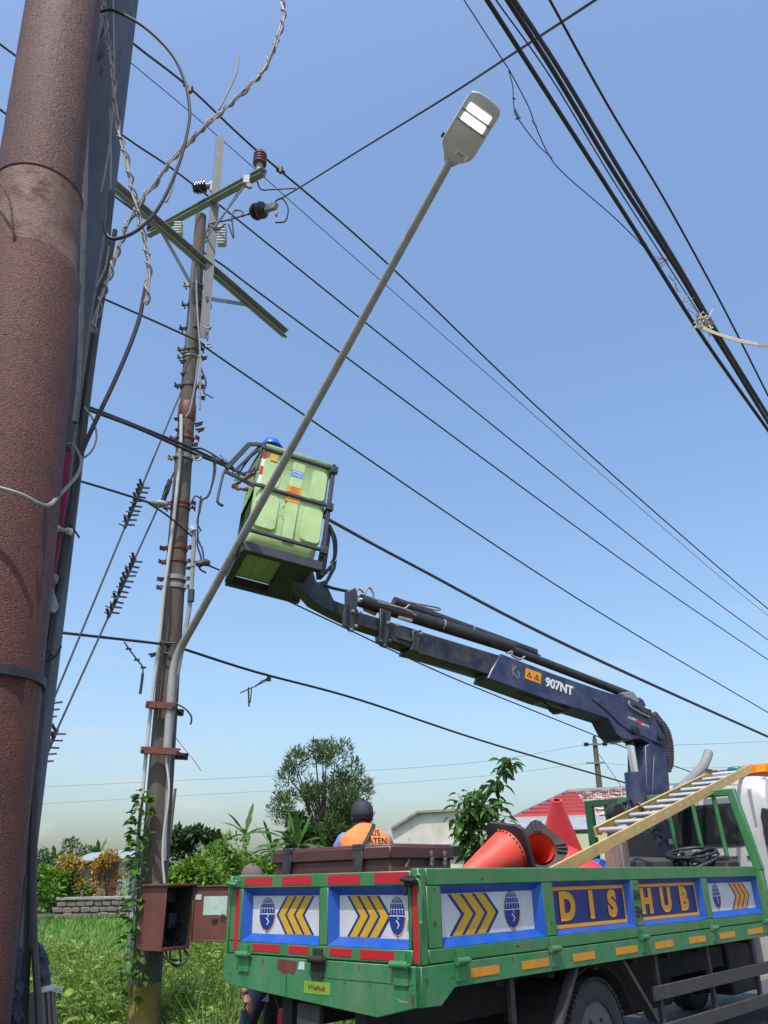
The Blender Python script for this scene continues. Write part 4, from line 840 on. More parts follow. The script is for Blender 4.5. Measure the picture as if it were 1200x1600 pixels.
# small things on the bundle
p = at(97, 828, 2.14); m = MB().lathe([(.0, -.03), (.012, -.028), (.013, -.012), (.007, -.008), (.007, .012), (.011, .016), (.011, .03), (0, .034)], p, (1, 0, -.25), 12); tag(m.build('cable_clip', 'whitepvc'), 'small white plastic clip on the cable bundle', 'clip')
p = at(84, 905, 2.13); m = MB().sphere(p, (.014, .013, .018), 10); vs = [at(x, y, Y) for x, y, Y in ((82, 915, 2.12), (92, 948, 2.12), (86, 958, 2.13), (66, 952, 2.12), (72, 930, 2.1), (84, 935, 2.08), (80, 955, 2.09))]
m.add(vs, [(0, 5, 1), (1, 5, 6), (1, 6, 2), (2, 6, 3), (3, 6, 4), (4, 6, 5), (4, 5, 0), (0, 1, 2), (0, 2, 3), (0, 3, 4)]); tag(m.build('plastic_bag', 'bag', smooth=60), 'scrap of grey plastic bag tied to the cable bundle', 'bag')
# cable end wrapped in dark blue sheeting and a ribbed grey conduit stub with white collar, low at the left
def wrapped(pp, lab):
    P = cat([at(x, y, Y) for x, y, w_, Y in pp], 5); W = []
    for i in range(len(P)):
        t = i / (len(P) - 1) * (len(pp) - 1); k = min(int(t), len(pp) - 2); W.append((pp[k][2] * (1 - t + k) + pp[k + 1][2] * (t - k)) * (1 + .05 * math.sin(i * .9)))
    m = MB().tube(P, W, 14); tag(m.build('plastic_wrap', 'sheetblue', smooth=60), lab, 'plastic wrap')
wrapped([(30, 1484, .005, 2.16), (27, 1492, .018, 2.15), (21, 1520, .021, 2.15), (23, 1548, .026, 2.15), (18, 1580, .024, 2.15), (17, 1620, .032, 2.15), (16, 1680, .036, 2.15)], 'dark blue plastic wrapping round the cables beside the rusty pole foot')
wrapped([(58, 1474, .005, 2.2), (61, 1486, .014, 2.2), (65, 1505, .016, 2.2), (66, 1525, .019, 2.2), (70, 1545, .015, 2.2)], 'dark blue plastic wrapping above the grey conduit stub')
c0, c1 = at(71, 1545, 2.2), at(78, 1680, 2.2); rr = root('conduit_stub', 'grey ribbed conduit stub with a white collar at the bottom left', 'conduit', tuple(c1)); ax = (c1 - c0).normalized(); d, q, u = frame(ax)
MB().tube([c0, c1], .018, 14).build('core', 'guard', rr, smooth=60)
for k in range(10): a = 6.283 * k / 10; v = q * math.cos(a) + u * math.sin(a); MB().tube([c0 + v * .0185, c1 + v * .0185], .004, 5).build('rib', 'hubsteel', rr)
MB().lathe([(.017, -.006), (.025, -.004), (.025, .006), (.017, .009)], c0, ax, 18).bar(c0 + Vector((.02, -.005, 0)), c0 + Vector((.042, -.005, -.004)), .01, .01).build('collar', 'whitepvc', rr)
for x, y0, x2, lab in ((36, 1560, 44, 'bare grey steel strip left of the two beside the wrapped cables'), (50, 1550, 50, 'bare grey steel strip right of the two beside the wrapped cables')):
    tag(MB().bar(at(x, y0, 2.25), at(x2, 1690, 2.25), .022, .006).build('steel_strip', 'galv', bevel=.001), lab, 'metal strip', 'steel strips at the bottom left')
# ================================================================== THE TRUCK
def scrib(o, u, v, n, wd, hg, k, mat, nm, par, local=False):
    """print too small to read in the photograph: a row of short worn strokes"""
    o, u, v, n = Vector(o), Vector(u), Vector(v), Vector(n); m = MB()
    for i in range(k):
        c = o + u * (wd * ((i + .5) / k - .5)); w1 = wd / k
        for q in range(3):
            a, b = random.uniform(-.3, .3), random.uniform(-.35, .35); vert = random.random() < .55
            m.box(c + u * a * w1 + v * b * hg * (.3 if vert else 1), (w1 * (.22 if vert else .7), .0008, hg * (.9 if vert else .2)), 0, u, n, v)
    return m.build(nm, mat, par, local=local, smooth=0)
W_, L_, ZT, ZH = 1.9, 5.5, 1.569, 1.047
tr = root('flatbed_truck', 'green dropside truck with yellow lettered panels and white cab', 'truck', tuple(TO), math.atan2(T.y, T.x))
def tb(mb, nm, mat, par=tr, **k): return mb.build(nm, mat, par, local=True, **k)
# bed floor, sub frame
m = MB().span((.04, .06, 1.0), (L_ - .02, W_ - .06, 1.05)); tb(m, 'bed_floor', 'chassis')
m = MB()
for k in range(9): x = .25 + k * .62; m.span((x, .12, .86), (x + .08, W_ - .12, 1.0))
for y in (.55, 1.25): m.span((.1, y, .62), (8.2, y + .1, .86))
tb(m, 'chassis_frame', 'chassis')
m = MB().span((3.2, .62, .38), (4.4, 1.3, .8)); m.span((3.0, 1.32, .42), (4.2, 1.75, .82)); tb(m, 'fuel_tank', 'chassis', bevel=.03)
m = MB().span((2.75, 1.35, .3), (5.45, 1.75, .9)); m.span((5.5, .5, .35), (6.3, 1.6, .85)); tb(m, 'equipment_locker', 'chassis', bevel=.02)
m = MB().tube([(2.07, .2, .42), (2.07, 1.75, .42)], .06, 10); m.sphere((2.07, .95, .42), .17, 14); tb(m, 'rear_axle', 'chassis')
# recessed trays along the sides and tail
def tray(par, o, u, v, n, u0, u1, v0, v1, lip_mat='blue', back='panelwhite', lip=.05, dep=.06, nm='recessed_panel'):
    """o + u*a + v*b on the outer face; n points into the truck"""
    o, u, v, n = Vector(o), Vector(u), Vector(v), Vector(n)
    f = lambda a, b, c: o + u * a + v * b + n * c
    O = [(u0, v0), (u1, v0), (u1, v1), (u0, v1)]; I = [(u0 + lip, v0 + lip), (u1 - lip, v0 + lip), (u1 - lip, v1 - lip), (u0 + lip, v1 - lip)]
    m = MB(); vs = [f(a, b, 0) for a, b in O] + [f(a, b, dep) for a, b in I]
    m.add(vs, [(k, (k + 1) % 4, 4 + (k + 1) % 4, 4 + k) for k in range(4)], 0); m.add([f(a, b, dep + .0) for a, b in I], [(0, 1, 2, 3)], 1)
    m.add([f(a, b, dep + .012) for a, b in O], [(3, 2, 1, 0)], 2)
    m.add([f(a, b, .001) for a, b in O] + [f(a, b, dep + .012) for a, b in O], [(k, 4 + k, 4 + (k + 1) % 4, (k + 1) % 4) for k in range(4)], 2)
    ob = m.build(nm, [lip_mat, back, 'green'], par, local=True, smooth=0, fix=False); return ob, lambda a, b, c=0.: f(a, b, dep - .002 - c)
def chevrons(par, f, uc, vc, hgt, sgn, mat='yellow', n=3, wd=.075, gap=.028, lean=.13):
    half = hgt / 2; tot = n * (wd + gap)
    for k in range(n + 1):
        x = uc + sgn * (k * (wd + gap) - tot / 2)
        def V(a, w_): return [f(a, vc + half), f(a + w_, vc + half), f(a + w_ + sgn * lean, vc), f(a + w_, vc - half), f(a, vc - half), f(a + sgn * lean, vc)]
        # outline strip then filled strip
        m = MB(); p = V(x - sgn * gap, sgn * gap); m.add(p, [(0, 1, 2, 5), (5, 2, 3, 4)]); m.build('chevron_outline', 'navy', par, local=True, smooth=0, fix=False)
        if k < n: p = V(x, sgn * wd); m = MB().add(p, [(0, 1, 2, 5), (5, 2, 3, 4)]); m.build('chevron', mat, par, local=True, smooth=0, fix=False)
def emblem(par, f, uc, vc, hgt, asp):
    """transport-office style emblem: gridded globe over a winged shield ring with a gold gear edge and a spike"""
    m = MB(); R = hgt * .42
    def disc(a, b, rx, ry, c, mi, t0=0, t1=6.2832, n=28): m.add([f(a, b, c)] + [f(a + rx * math.cos(t0 + (t1 - t0) * k / n), b + ry * math.sin(t0 + (t1 - t0) * k / n), c) for k in range(n + 1)], [(0, k, k + 1) for k in range(1, n + 1)], mi)
    def arc(a, b, rx, ry, wd, t0, t1, c, mi, n=20):
        vs = []
        for k in range(n + 1):
            t = t0 + (t1 - t0) * k / n; vs += [f(a + rx * math.cos(t), b + ry * math.sin(t), c), f(a + (rx - wd) * math.cos(t), b + (ry - wd) * math.sin(t), c)]
        m.add(vs, [(2 * k, 2 * k + 1, 2 * k + 3, 2 * k + 2) for k in range(n)], mi)
    ax = R * asp
    for k in range(9):
        t = -.1 - k * .19; q = .07; m.add([f(uc + ax * 1.0 * math.cos(t - q), vc + R * math.sin(t - q), .0005), f(uc + ax * 1.12 * math.cos(t - q * .6), vc + R * 1.1 * math.sin(t - q * .6), .0005), f(uc + ax * 1.12 * math.cos(t + q * .6), vc + R * 1.1 * math.sin(t + q * .6), .0005), f(uc + ax * math.cos(t + q), vc + R * math.sin(t + q), .0005)], [(0, 1, 2, 3)], 1)
    arc(uc, vc, ax * 1.07, R * 1.06, .007, -math.pi * .72, -.02, .0008, 1)
    arc(uc, vc, ax * 1.05, R * 1.04, .005, -math.pi, -math.pi * .62, .0008, 3)
    disc(uc, vc, ax, R, .001, 0)
    for q in (.38, .75): arc(uc, vc, ax * q + .002, R * .94, .003, .1, math.pi - .1, .002, 2)
    m.add([f(uc - .0015, vc, .002), f(uc + .0015, vc, .002), f(uc + .0015, vc + R * .97, .002), f(uc - .0015, vc + R * .97, .002)], [(0, 1, 2, 3)], 2)
    for h in (.33, .64): w2 = ax * math.sqrt(1 - h * h); m.add([f(uc - w2, vc + R * h, .002), f(uc + w2, vc + R * h, .002), f(uc + w2, vc + R * h + .003, .002), f(uc - w2, vc + R * h + .003, .002)], [(0, 1, 2, 3)], 2)
    m.add([f(uc - ax, vc - .003, .0022), f(uc + ax, vc - .003, .0022), f(uc + ax, vc + .002, .0022), f(uc - ax, vc + .002, .0022)], [(0, 1, 2, 3)], 2)
    zz = [(.05, -.04), (.12, -.2), (-.18, -.26), (.2, -.46), (-.05, -.66), (.02, -.68), (.32, -.46), (-.02, -.24), (.22, -.18), (.12, -.04)]
    m.add([f(uc + ax * a, vc + R * b, .0022) for a, b in zz], [(0, 1, 8, 9), (1, 2, 7, 8), (2, 3, 6, 7), (3, 4, 5, 6)], 2)
    m.add([f(uc - ax * .09, vc - R * 1.0, .0008), f(uc, vc - R * 1.38, .0008), f(uc + ax * .09, vc - R * 1.0, .0008)], [(0, 1, 2)], 3)
    m.build('emblem', ['blueprint', 'orange', 'white', 'hubsteel'], par, local=True, smooth=0, fix=False)
# ---- near side gate
SB = [(.206, 1.335), (1.47, 2.65), (2.78, 4.02), (4.15, 5.44)]; V0, V1 = 1.13, 1.472
m = MB().span((.075, 0, V1), (L_, .055, ZT)); m.span((.075, 0, ZH + .006), (L_, .055, V0))
xs = [.075] + [x for p in SB for x in p] + [L_]
for k in range(0, len(xs), 2): m.span((xs[k], .0005, V0 + .0005), (xs[k + 1], .0545, V1 - .0005))
sg = tb(m, 'side_gate', 'green', bevel=.006)
trays = [tray(sg, (0, 0.001, 0), (1, 0, 0), (0, 0, 1), (0, 1, 0), a, b, V0, V1, 'blue', 'panelwhite' if i in (0, 3) else 'navy', .05 if i in (0, 3) else .032) for i, (a, b) in enumerate(SB)]
f = trays[0][1]; vc = (V0 + V1) / 2
chevrons(trays[0][0], f, .56, vc, .235, 1, 'yellow', 3, .09, .034); emblem(trays[0][0], f, 1.03, vc + .01, .27, .78)
f = trays[3][1]; chevrons(trays[3][0], f, 4.98, vc, .235, 1, 'orange', 3, .085, .03); emblem(trays[3][0], f, 4.45, vc + .01, .25, .8)
for i, txt, uc, clip in ((1, 'DIS', 2.05, None), (2, 'HUB', 3.33, None)):
    ob, f = trays[i]; a, b = SB[i]; p = lambda u_, v_: f(u_, v_, .001); fr = MB(); q = .024; A, B, C, D_ = a + .034, b - .034, V0 + .034, V1 - .034
    sides = [((A, C), (B, C), (B, C + q), (A, C + q)), ((A, D_ - q), (B, D_ - q), (B, D_), (A, D_))] + ([((B - q, C + q), (B, C + q), (B, D_ - q), (B - q, D_ - q))])
    for s4 in sides: fr.add([f(x, y, .001) for x, y in s4], [(0, 1, 2, 3)])
    fr.build('panel_border', 'orange', ob, local=True, smooth=0, fix=False)
    for ch, cx_ in zip(txt, ((1.73, 2.08, 2.40) if i == 1 else (2.99, 3.35, 3.71))):
        t_ = MB(); lettering(t_, ch, f(cx_, vc - .002, .003), (1, 0, 0), (0, 0, 1), .243, .015, 1.18); tb(t_, 'letter', 'orange', ob, smooth=0)
for txt, zz in (('AN', 1.352), ('EN', 1.232)):
    t_ = MB().span((2.655, -.0015, zz - .052), (2.775, .002, zz + .052)); lettering(t_, txt, (2.715, -.004, zz), (1, 0, 0), (0, 0, 1), .11, .005, .78, 1); tb(t_, 'overpainted_word', ['green', 'printblack'], sg, smooth=0)
# ---- skirt below the hinge line
m = MB().prism([(0, 0, ZH), (0, 0, .842), (.17, 0, .836), (.3, 0, .918), (L_, 0, .916), (L_, 0, ZH)], (0, .05, 0)); sk = tb(m, 'side_skirt', 'greenworn', bevel=.004)
for x0, x1, yc in ((735, 780, 1520), (816, 858, 1509), (896, 930, 1500), (963, 997, 1491), (1025, 1053, 1483), (1078, 1104, 1477), (1126, 1150, 1470), (1170, 1194, 1464)):
    a = tside(x0, yc).x; b = tside(x1, yc).x; m = MB().span((a, -.003, .955), (b, 0, 1.003)); tb(m, 'amber_reflector', 'amberref', sk)
def hinge(par, c, u, n, mat='greenworn', w2=.055):
    c, u, n = Vector(c), Vector(u), Vector(n); m = MB().tube([c - u * w2 + n * .02, c + u * w2 + n * .02], .021, 10); m.box(c - Z * .055 + n * .006, (w2 * 1.7, .012, .1), 0, u, n, Z); m.box(c + Z * .035 + n * .008, (w2 * 1.2, .014, .05), 0, u, n, Z); m.tube([c + u * w2 + n * .02, c + u * (w2 + .02) + n * .02], .012, 8)
    m.build('hinge', mat, par, local=True)
for x in (.36, 1.395, 2.715, 4.09, 5.40): hinge(sg, (x, 0, ZH + .005), (1, 0, 0), (0, -1, 0))
# ---- tailgate
m = MB().span((0, .065, V1), (.05, W_ - .04, ZT - .012)); m.span((0, .065, ZH + .006), (.05, W_ - .04, V0)); TB = [(.885, 1.72), (.09, .80)]
for a, b in ((.065, .09), (.80, .885), (1.72, W_ - .04)): m.span((.0005, a, V0 + .0005), (.0495, b, V1 - .0005))
tg = tb(m, 'tailgate', 'green', bevel=.006)
m = MB().prism([(.0, .0, ZH + .004), (.0, .058, ZH + .004), (.0, .058, ZT), (.0, 0, ZT)], (.07, 0, 0)); tb(m, 'corner_post', 'green', bevel=.006)
m = MB().span((.0, W_ - .035, ZH + .004), (.07, W_, ZT - .01)); tb(m, 'corner_post', 'green', bevel=.006)
# u axis of the tail runs towards the truck's right so that pictures read from behind
for i, (b0, b1) in enumerate(TB):
    ob, f = tray(tg, (0.001, 0, 0), (0, -1, 0), (0, 0, 1), (1, 0, 0), -b1, -b0, V0, V1)
    if i == 0: emblem(ob, f, -1.5, vc + .005, .25, .8); chevrons(ob, f, -1.16, vc, .235, -1, 'yellow', 3, .068, .024, .1)
    else: chevrons(ob, f, -.52, vc, .235, 1, 'yellow', 3, .066, .024, .1); emblem(ob, f, -.235, vc + .005, .25, .62)
for x0, x1, yc, z0, z1 in ((383, 425, 1377, 1.492, 1.545), (441, 487, 1376, 1.49, 1.545), (512, 562, 1372, 1.487, 1.546), (585, 638, 1370, 1.487, 1.55), (395, 437, 1480, 1.077, 1.12), (451, 482, 1483, 1.074, 1.118), (515, 549, 1487, 1.075, 1.118), (563, 618, 1492, 1.07, 1.117)):
    a = ttail(x0, yc).y; b = ttail(x1, yc).y; m = MB().span((-.003, a, z0), (0, b, z1)); tb(m, 'red_reflector', 'redref', tg)
m = MB().span((-.003, 1.755, 1.075), (0, 1.80, 1.475)); tb(m, 'red_reflector', 'redref', tg)
m = MB().span((-.003, .012, 1.065), (0, .052, 1.478)); tb(m, 'red_reflector', 'redref', tr)
for y, mt in ((1.66, 'greenworn'), (.885, 'chassis'), (.155, 'greenworn')): hinge(tg, (0, y, ZH + .004), (0, -1, 0), (-1, 0, 0), mt, .07)
for y in (1.8, .04):
    m = MB().box((-.018, y, 1.505), (.045, .09, .05)).tube([(-.05, y - .05, 1.5), (-.05, y + .06, 1.51)], .014, 8).tube([(-.03, y + .03, 1.5), (-.04, y + .035, 1.42)], .012, 6); tb(m, 'latch', 'chassis' if y < 1 else 'greenworn', tg, bevel=.004)
m = MB().tube(cat([(-.03, .02, 1.52), (-.02, -.02, 1.5), (-.015, -.03, 1.44), (-.01, -.02, 1.3), (-.015, -.022, 1.27)], 5), .009, 6); m.tube(cat([(-.03, .0, 1.52), (-.02, -.03, 1.53), (-.005, -.025, 1.46), (-.012, -.012, 1.35)], 5), .008, 6); tb(m, 'latch_cord', 'greenworn')
# ---- lower tail apron
m = MB().prism([(.0, 0, ZH), (.0, 0, .842), (.0, .05, .838), (.0, .36, .768), (.0, W_ - .1, .852), (.0, W_, .87), (.0, W_, ZH)], (.045, 0, 0)); ap = tb(m, 'tail_apron', 'greenworn', bevel=.005)
m = MB().span((-.003, 1.1, .955), (0, 1.28, 1.035)); tb(m.__class__().prism([(-.002, 1.1, 1.03), (-.002, 1.29, 1.035), (-.002, 1.3, .985), (-.002, 1.24, .955), (-.002, 1.17, .962), (-.002, 1.13, .95), (-.002, 1.1, .985)], (.002, 0, 0)), 'bare_rust_patch', 'redprimer', ap)
m = MB().prism([(-.002, 1.02, 1.03), (-.002, 1.07, 1.03), (-.002, 1.085, .985), (-.002, 1.02, .985)], (.002, 0, 0)); tb(m, 'white_paint_patch', 'panelwhite', ap)
m = MB().span((-.002, .77, .855), (0, 1.02, .925)); fs_ = tb(m, 'faded_sticker', pm('faded_lime_sticker', (.20, .36, .03), .6, 0, (.14, .26, .03), .8, 9), ap, smooth=0); scrib((-.003, .895, .89), (0, -1, 0), (0, 0, 1), (-1, 0, 0), .16, .03, 8, 'redprimer', 'sticker_print', fs_, True)
m = MB().span((-.004, .001, 1.0455), (.0, 1.86, 1.0475)); 
m = MB().prism([(-.002, .062, .90), (-.002, .09, .905), (-.002, .08, .845), (-.002, .066, .85)], (.002, 0, 0)); tb(m, 'rust_streak', 'redprimer', ap)
m = MB().prism([(-.001, .085, .862), (-.001, .19, .858), (-.001, .17, .863), (-.001, .22, .885), (-.001, .16, .868)], (.002, 0, 0)); tb(m, 'scratch', 'alu', ap)
m = MB().span((-.0015, .07, .9475), (0, .80, .9505)); tb(m, 'apron_seam', 'chassis', ap); m = MB().span((-.0015, 1.196, .835), (0, 1.2, .955)); tb(m, 'apron_seam', 'chassis', ap)
for y, z0, ln_ in ((1.68, .955, .07), (1.62, .95, .045), (.86, .94, .06), (.93, .95, .04), (.12, .95, .05), (1.45, 1.03, .05), (.5, 1.035, .035)):
    m = MB().prism([(-.0012, y, z0), (-.0012, y + .012, z0 - .004), (-.0012, y + .007, z0 - ln_ * .6), (-.0012, y + .004, z0 - ln_), (-.0012, y + .001, z0 - ln_ * .5)], (.0012, 0, 0)); tb(m, 'rust_run', 'redprimer', ap)
for x, z0, ln_ in ((.33, .97, .05), (1.37, .975, .045), (2.70, .98, .05), (4.07, .975, .04), (.9, 1.035, .03), (2.2, 1.03, .04), (3.4, 1.035, .03)):
    m = MB().prism([(x, -.0012, z0), (x + .014, -.0012, z0 - .003), (x + .008, -.0012, z0 - ln_ * .6), (x + .004, -.0012, z0 - ln_), (x + .001, -.0012, z0 - ln_ * .5)], (0, .0012, 0)); tb(m, 'rust_run', 'redprimer', sk)
for x, z0, w_, h_ in ((.62, 1.5, .03, .012), (1.9, 1.545, .05, .008), (3.1, 1.49, .025, .014), (4.6, 1.53, .05, .007), (1.40, 1.2, .012, .03), (2.72, 1.43, .015, .02), (4.08, 1.3, .01, .03), (.13, 1.25, .02, .03), (.14, 1.44, .015, .02), (3.8, 1.08, .06, .008), (.95, 1.09, .05, .01)):
    m = MB().prism([(x, -.0012, z0), (x + w_ * .6, -.0012, z0 - h_ * .2), (x + w_, -.0012, z0 + h_ * .3), (x + w_ * .7, -.0012, z0 + h_), (x + w_ * .2, -.0012, z0 + h_ * .8)], (0, .0012, 0)); tb(m, 'paint_chip', 'chest', sg)
# rear lights / bumper under the tail
m = MB().span((.3, .25, .5), (.38, 1.7, .58)); tb(m, 'rear_bumper', 'chassis', bevel=.01)
for y in (.3, 1.4): m = MB().span((.26, y, .6), (.32, y + .2, .7)); tb(m, 'rear_light', 'redref', bevel=.01)
m = MB().span((.05, .93, .64), (.1, 1.15, .79)); tb(m, 'number_plate_bracket', 'guard', bevel=.01)
# ---- wheels
def wheel(cx_, y0, y1, R=.41, dual=False):
    out_ = -1 if y0 < .9 else 1; c = Vector((cx_, y0, R)); wd = abs(y1 - y0); ax = Vector((0, 1 if y1 > y0 else -1, 0)); n = 56
    m = MB(); pr = [(.255, .02), (.30, .0), (.36, .004), (R - .022, .022), (R - .006, .05), (R - .006, wd - .05), (R - .022, wd - .022), (.36, wd - .004), (.3, wd), (.255, wd - .02)]; m.lathe(pr, c, ax, n, caps=False)
    d, q, u = frame(ax)
    for k in range(64):
        a = 6.283 * k / 64; rv = q * math.cos(a) + u * math.sin(a); tv = ax.cross(rv)
        for off in (.045, wd - .045): m.box(c + ax * off + rv * (R - .009), (.022, .07, .02), 0, tv, ax, rv)
        m.box(c + ax * (wd * .5) + rv * (R - .009), (.02, wd * .42, .018), 0, tv, ax, rv)
    tb(m, 'tyre', 'tyre', smooth=30)
    m = MB().lathe([(.26, .03), (.245, .05), (.2, .075), (.12, .06), (.11, .02), (.07, -.0), (.0, -.005)], c, ax, 32); rim = tb(m, 'wheel_rim', 'hubsteel')
    for k in range(6): a = 6.283 * k / 6; m = MB().lathe([(.014, .03), (.014, .06), (0, .065)], c + (q * math.cos(a) + u * math.sin(a)) * .15 + ax * .08, -ax, 6); tb(m, 'wheel_nut', 'chassis', rim)
wheel(2.07, .1, .33); wheel(2.07, .36, .58); wheel(2.07, 1.8, 1.57); wheel(6.95, .12, .36); wheel(6.95, 1.78, 1.55)
m = MB(); pts = [(2.07 + .53 * math.cos(a), .44 + .46 * math.sin(a)) for a in [math.pi * (.08 + .84 * k / 12) for k in range(13)]]
for k in range(12): m.bar((pts[k][0], .34, pts[k][1]), (pts[k + 1][0], .34, pts[k + 1][1]), .5, .008, up=(0, 0, 1))
tb(m, 'mudguard', 'chassis')
m = MB().bar((1.735, .06, .915), (1.42, .06, .55), .03, .07, up=(0, 1, 0)); tb(m, 'guard_stay', 'guard')
m = MB().bar((2.40, .06, .915), (2.84, .06, .46), .03, .08, up=(0, 1, 0)); tb(m, 'guard_stay', 'guard')
for z in (.64, .375): m = MB().span((2.86, .035, z - .05), (5.45, .065, z + .05)); tb(m, 'side_guard_rail', 'guard', bevel=.004)
for x in (3.0, 4.03, 5.1): m = MB().span((x, .066, .32), (x + .05, .1, .915)); tb(m, 'side_guard_post', 'guard')
m = MB().span((.75, .05, .545), (1.32, .08, .60)); tb(m, 'side_guard_rail', 'guard'); m = MB().span((.98, .09, .55), (1.03, .12, .915)); tb(m, 'side_guard_post', 'guard')
# ---- far side gate (inner face only shows above the rail)
m = MB().span((.075, W_ - .055, ZH), (L_, W_, ZT - .005)); tb(m, 'side_gate', 'green', bevel=.006)
# ---- headboard cage
X0 = L_ - .04; ztop_ = 2.33
m = MB().bar((X0, .12, ztop_), (X0, W_ + .02, ztop_), .075, .075); m.bar((X0, W_ + .0, ZH), (X0, W_ + .0, ztop_ + .037), .09, .09, up=(1, 0, 0)); m.bar((X0, .11, ztop_ + .03), (X0, -.03, 1.53), .09, .085, up=(1, 0, 0)); m.bar((X0, -.02, 1.56), (X0, -.02, ZH), .08, .08, up=(1, 0, 0)); m.bar((X0, .03, 1.5), (X0, W_, 1.5), .06, .06)
hb = tb(m, 'headboard', 'green', bevel=.008)
for y in (.32, .58, .88, 1.15, 1.42, 1.68): m = MB().tube([(X0, y - .04, 1.5), (X0, y, ztop_)], .024, 10); tb(m, 'bar', 'green', hb)
m = MB().box((L_ - .02, -.03, 1.46), (.05, .05, .06)).tube([(L_ - .03, -.05, 1.44), (L_ - .05, -.055, 1.33)], .012, 6).tube([(L_ - .0, -.05, 1.44), (L_ - .02, -.055, 1.34)], .012, 6); tb(m, 'latch', 'greenworn', sg)
# ---- cab
cx0, cx1 = 6.32, 7.95
prof = [(0, 1.0), (-.02, 1.75), (0, 2.35), (.05, 2.5), (.14, 2.58), (1.0, 2.62), (1.2, 2.55), (1.45, 2.1), (1.62, 1.7), (1.66, 1.0), (1.66, .55), (0, .55)]
m = MB(); lay = [(0.02, .94), (.08, .985), (.2, 1.0), (1.68, 1.0), (1.8, .985), (1.86, .94)]; vs = []; fs = []; n = len(prof)
for y, sc_ in lay: vs += [(cx0 + .8 + (x - .8) * sc_, y + .0, 1.5 + (z - 1.5) * sc_) for x, z in prof]
for i in range(len(lay) - 1):
    for k in range(n): fs.append((i * n + k, i * n + (k + 1) % n, (i + 1) * n + (k + 1) % n, (i + 1) * n + k))
fs += [tuple(range(n))[::-1], tuple((len(lay) - 1) * n + k for k in range(n))]; m.add(vs, fs); cab = tb(m, 'cab', 'cabwhite', bevel=.03, segs=3, smooth=60)
def rrect(y0, y1, z0, z1, r, x):
    pts = []
    for cy_, cz_, a0 in ((y1 - r, z1 - r, 0), (y0 + r, z1 - r, 1), (y0 + r, z0 + r, 2), (y1 - r, z0 + r, 3)):
        for k in range(5): a = (a0 + k / 4) * math.pi / 2; pts.append((x, cy_ + r * math.cos(a), cz_ + r * math.sin(a)))
    return pts
m = MB().prism(rrect(.33, 1.52, 1.80, 2.28, .1, cx0 - .028), (.03, 0, 0)); rw = tb(m, 'rear_window', 'black', cab); m = MB().prism(rrect(.37, 1.48, 1.84, 2.24, .08, cx0 - .033), (.02, 0, 0)); tb(m, 'pane', 'glass', rw)
for y in (.24, .62, 1.0, 1.38):
    m = MB().span((cx0 - .03, y, 1.1), (cx0 - .0, y + .05, 1.74)); tb(m, 'rear_rib', 'cabwhite', cab, bevel=.01)
for y in (.3, .5, .7, .9, 1.1):
    for z in (1.45, 1.67): m = MB().span((cx0 - .034, y, z), (cx0 - .005, y + .09, z + .02)); tb(m, 'vent_slot', 'darkgrey', cab)
m = MB().span((cx0 + .62, .0, 1.75), (cx0 + 1.32, .022, 2.3)); tb(m, 'side_window', 'glass', cab, bevel=.01)
m = MB().span((cx0 + .2, -.012, 2.43), (cx0 + .23, .012, 1.0)); tb(m, 'door_seam', 'darkgrey', cab)
m = MB().tube([(cx0 + .16, .07, 2.55), (cx0 + .15, .0, 2.3), (cx0 + .15, -.005, 1.6)], .022, 8); tb(m, 'grey_trim', pm('grey_trim', (.30, .31, .34), .5), cab)
m = MB().span((cx0 + .78, .0, 2.62), (cx0 + 1.1, .8, 2.66)); lb = tb(m, 'beacon_base', 'redprimer', cab)
for y0, y1, mt in ((.0, .56, 'amberlens'), (.57, .74, 'teal')):
    m = MB().span((cx0 + .8, y0, 2.662), (cx0 + 1.08, y1, 2.79)); tb(m, 'beacon_lens', mt, cab, bevel=.02)
for k in range(3): m = MB().span((cx0 + .792, .06 + .18 * k, 2.685), (cx0 + .802, .19 + .18 * k, 2.765)); tb(m, 'beacon_segment', 'orangelabel', cab, bevel=.004)
m = MB().prism([(cx0 + .35, -.16, 2.22), (cx0 + .35, -.02, 2.28), (cx0 + .35, .02, 2.2), (cx0 + .35, .02, 1.72), (cx0 + .35, -.02, 1.66), (cx0 + .35, -.16, 1.7)], (.12, 0, 0)); tb(m, 'side_mirror', 'black', cab, bevel=.02)
m = MB().tube([(cx0 + .4, -.08, 2.25), (cx0 + .5, .05, 2.4)], .014, 6).tube([(cx0 + .4, -.08, 1.7), (cx0 + .5, .05, 1.5)], .014, 6); tb(m, 'mirror_arm', 'black', cab)
m = MB().prism([(cx0 - .1, .0, 2.18), (cx0 - .1, .09, 2.2), (cx0 - .1, .12, 2.1), (cx0 - .1, .12, 1.8), (cx0 - .1, .085, 1.72), (cx0 - .1, .0, 1.72)], (.09, 0, 0)); tb(m, 'air_intake', 'black', cab, bevel=.015)
m = MB().span((cx0 - .08, .01, 1.0), (cx0 - .02, .08, 1.715)); tb(m, 'air_intake_duct', 'guard', cab, bevel=.01)
for y0, y1 in ((.2, .235), (.86, .88), (1.6, 1.63)): m = MB().span((cx0 - .012, y0, 1.78), (cx0 + .03, y1, 2.42)); tb(m, 'panel_seam', 'greysheet', cab)
m = MB().span((cx1 - .02, .05, .5), (cx1 + .12, 1.83, .82)); tb(m, 'front_bumper', 'guard', cab, bevel=.03)
m = MB().prism([(cx0 + 1.24, .2, 2.46), (cx0 + 1.5, .2, 1.95), (cx0 + 1.5, 1.68, 1.95), (cx0 + 1.24, 1.68, 2.46)], (.03, 0, .015)); tb(m, 'windscreen', 'glass', cab)
for y in (.2, 1.45): m = MB().span((cx1 + .01, y, .95), (cx1 + .06, y + .26, 1.15)); tb(m, 'headlight', 'white', cab, bevel=.02)

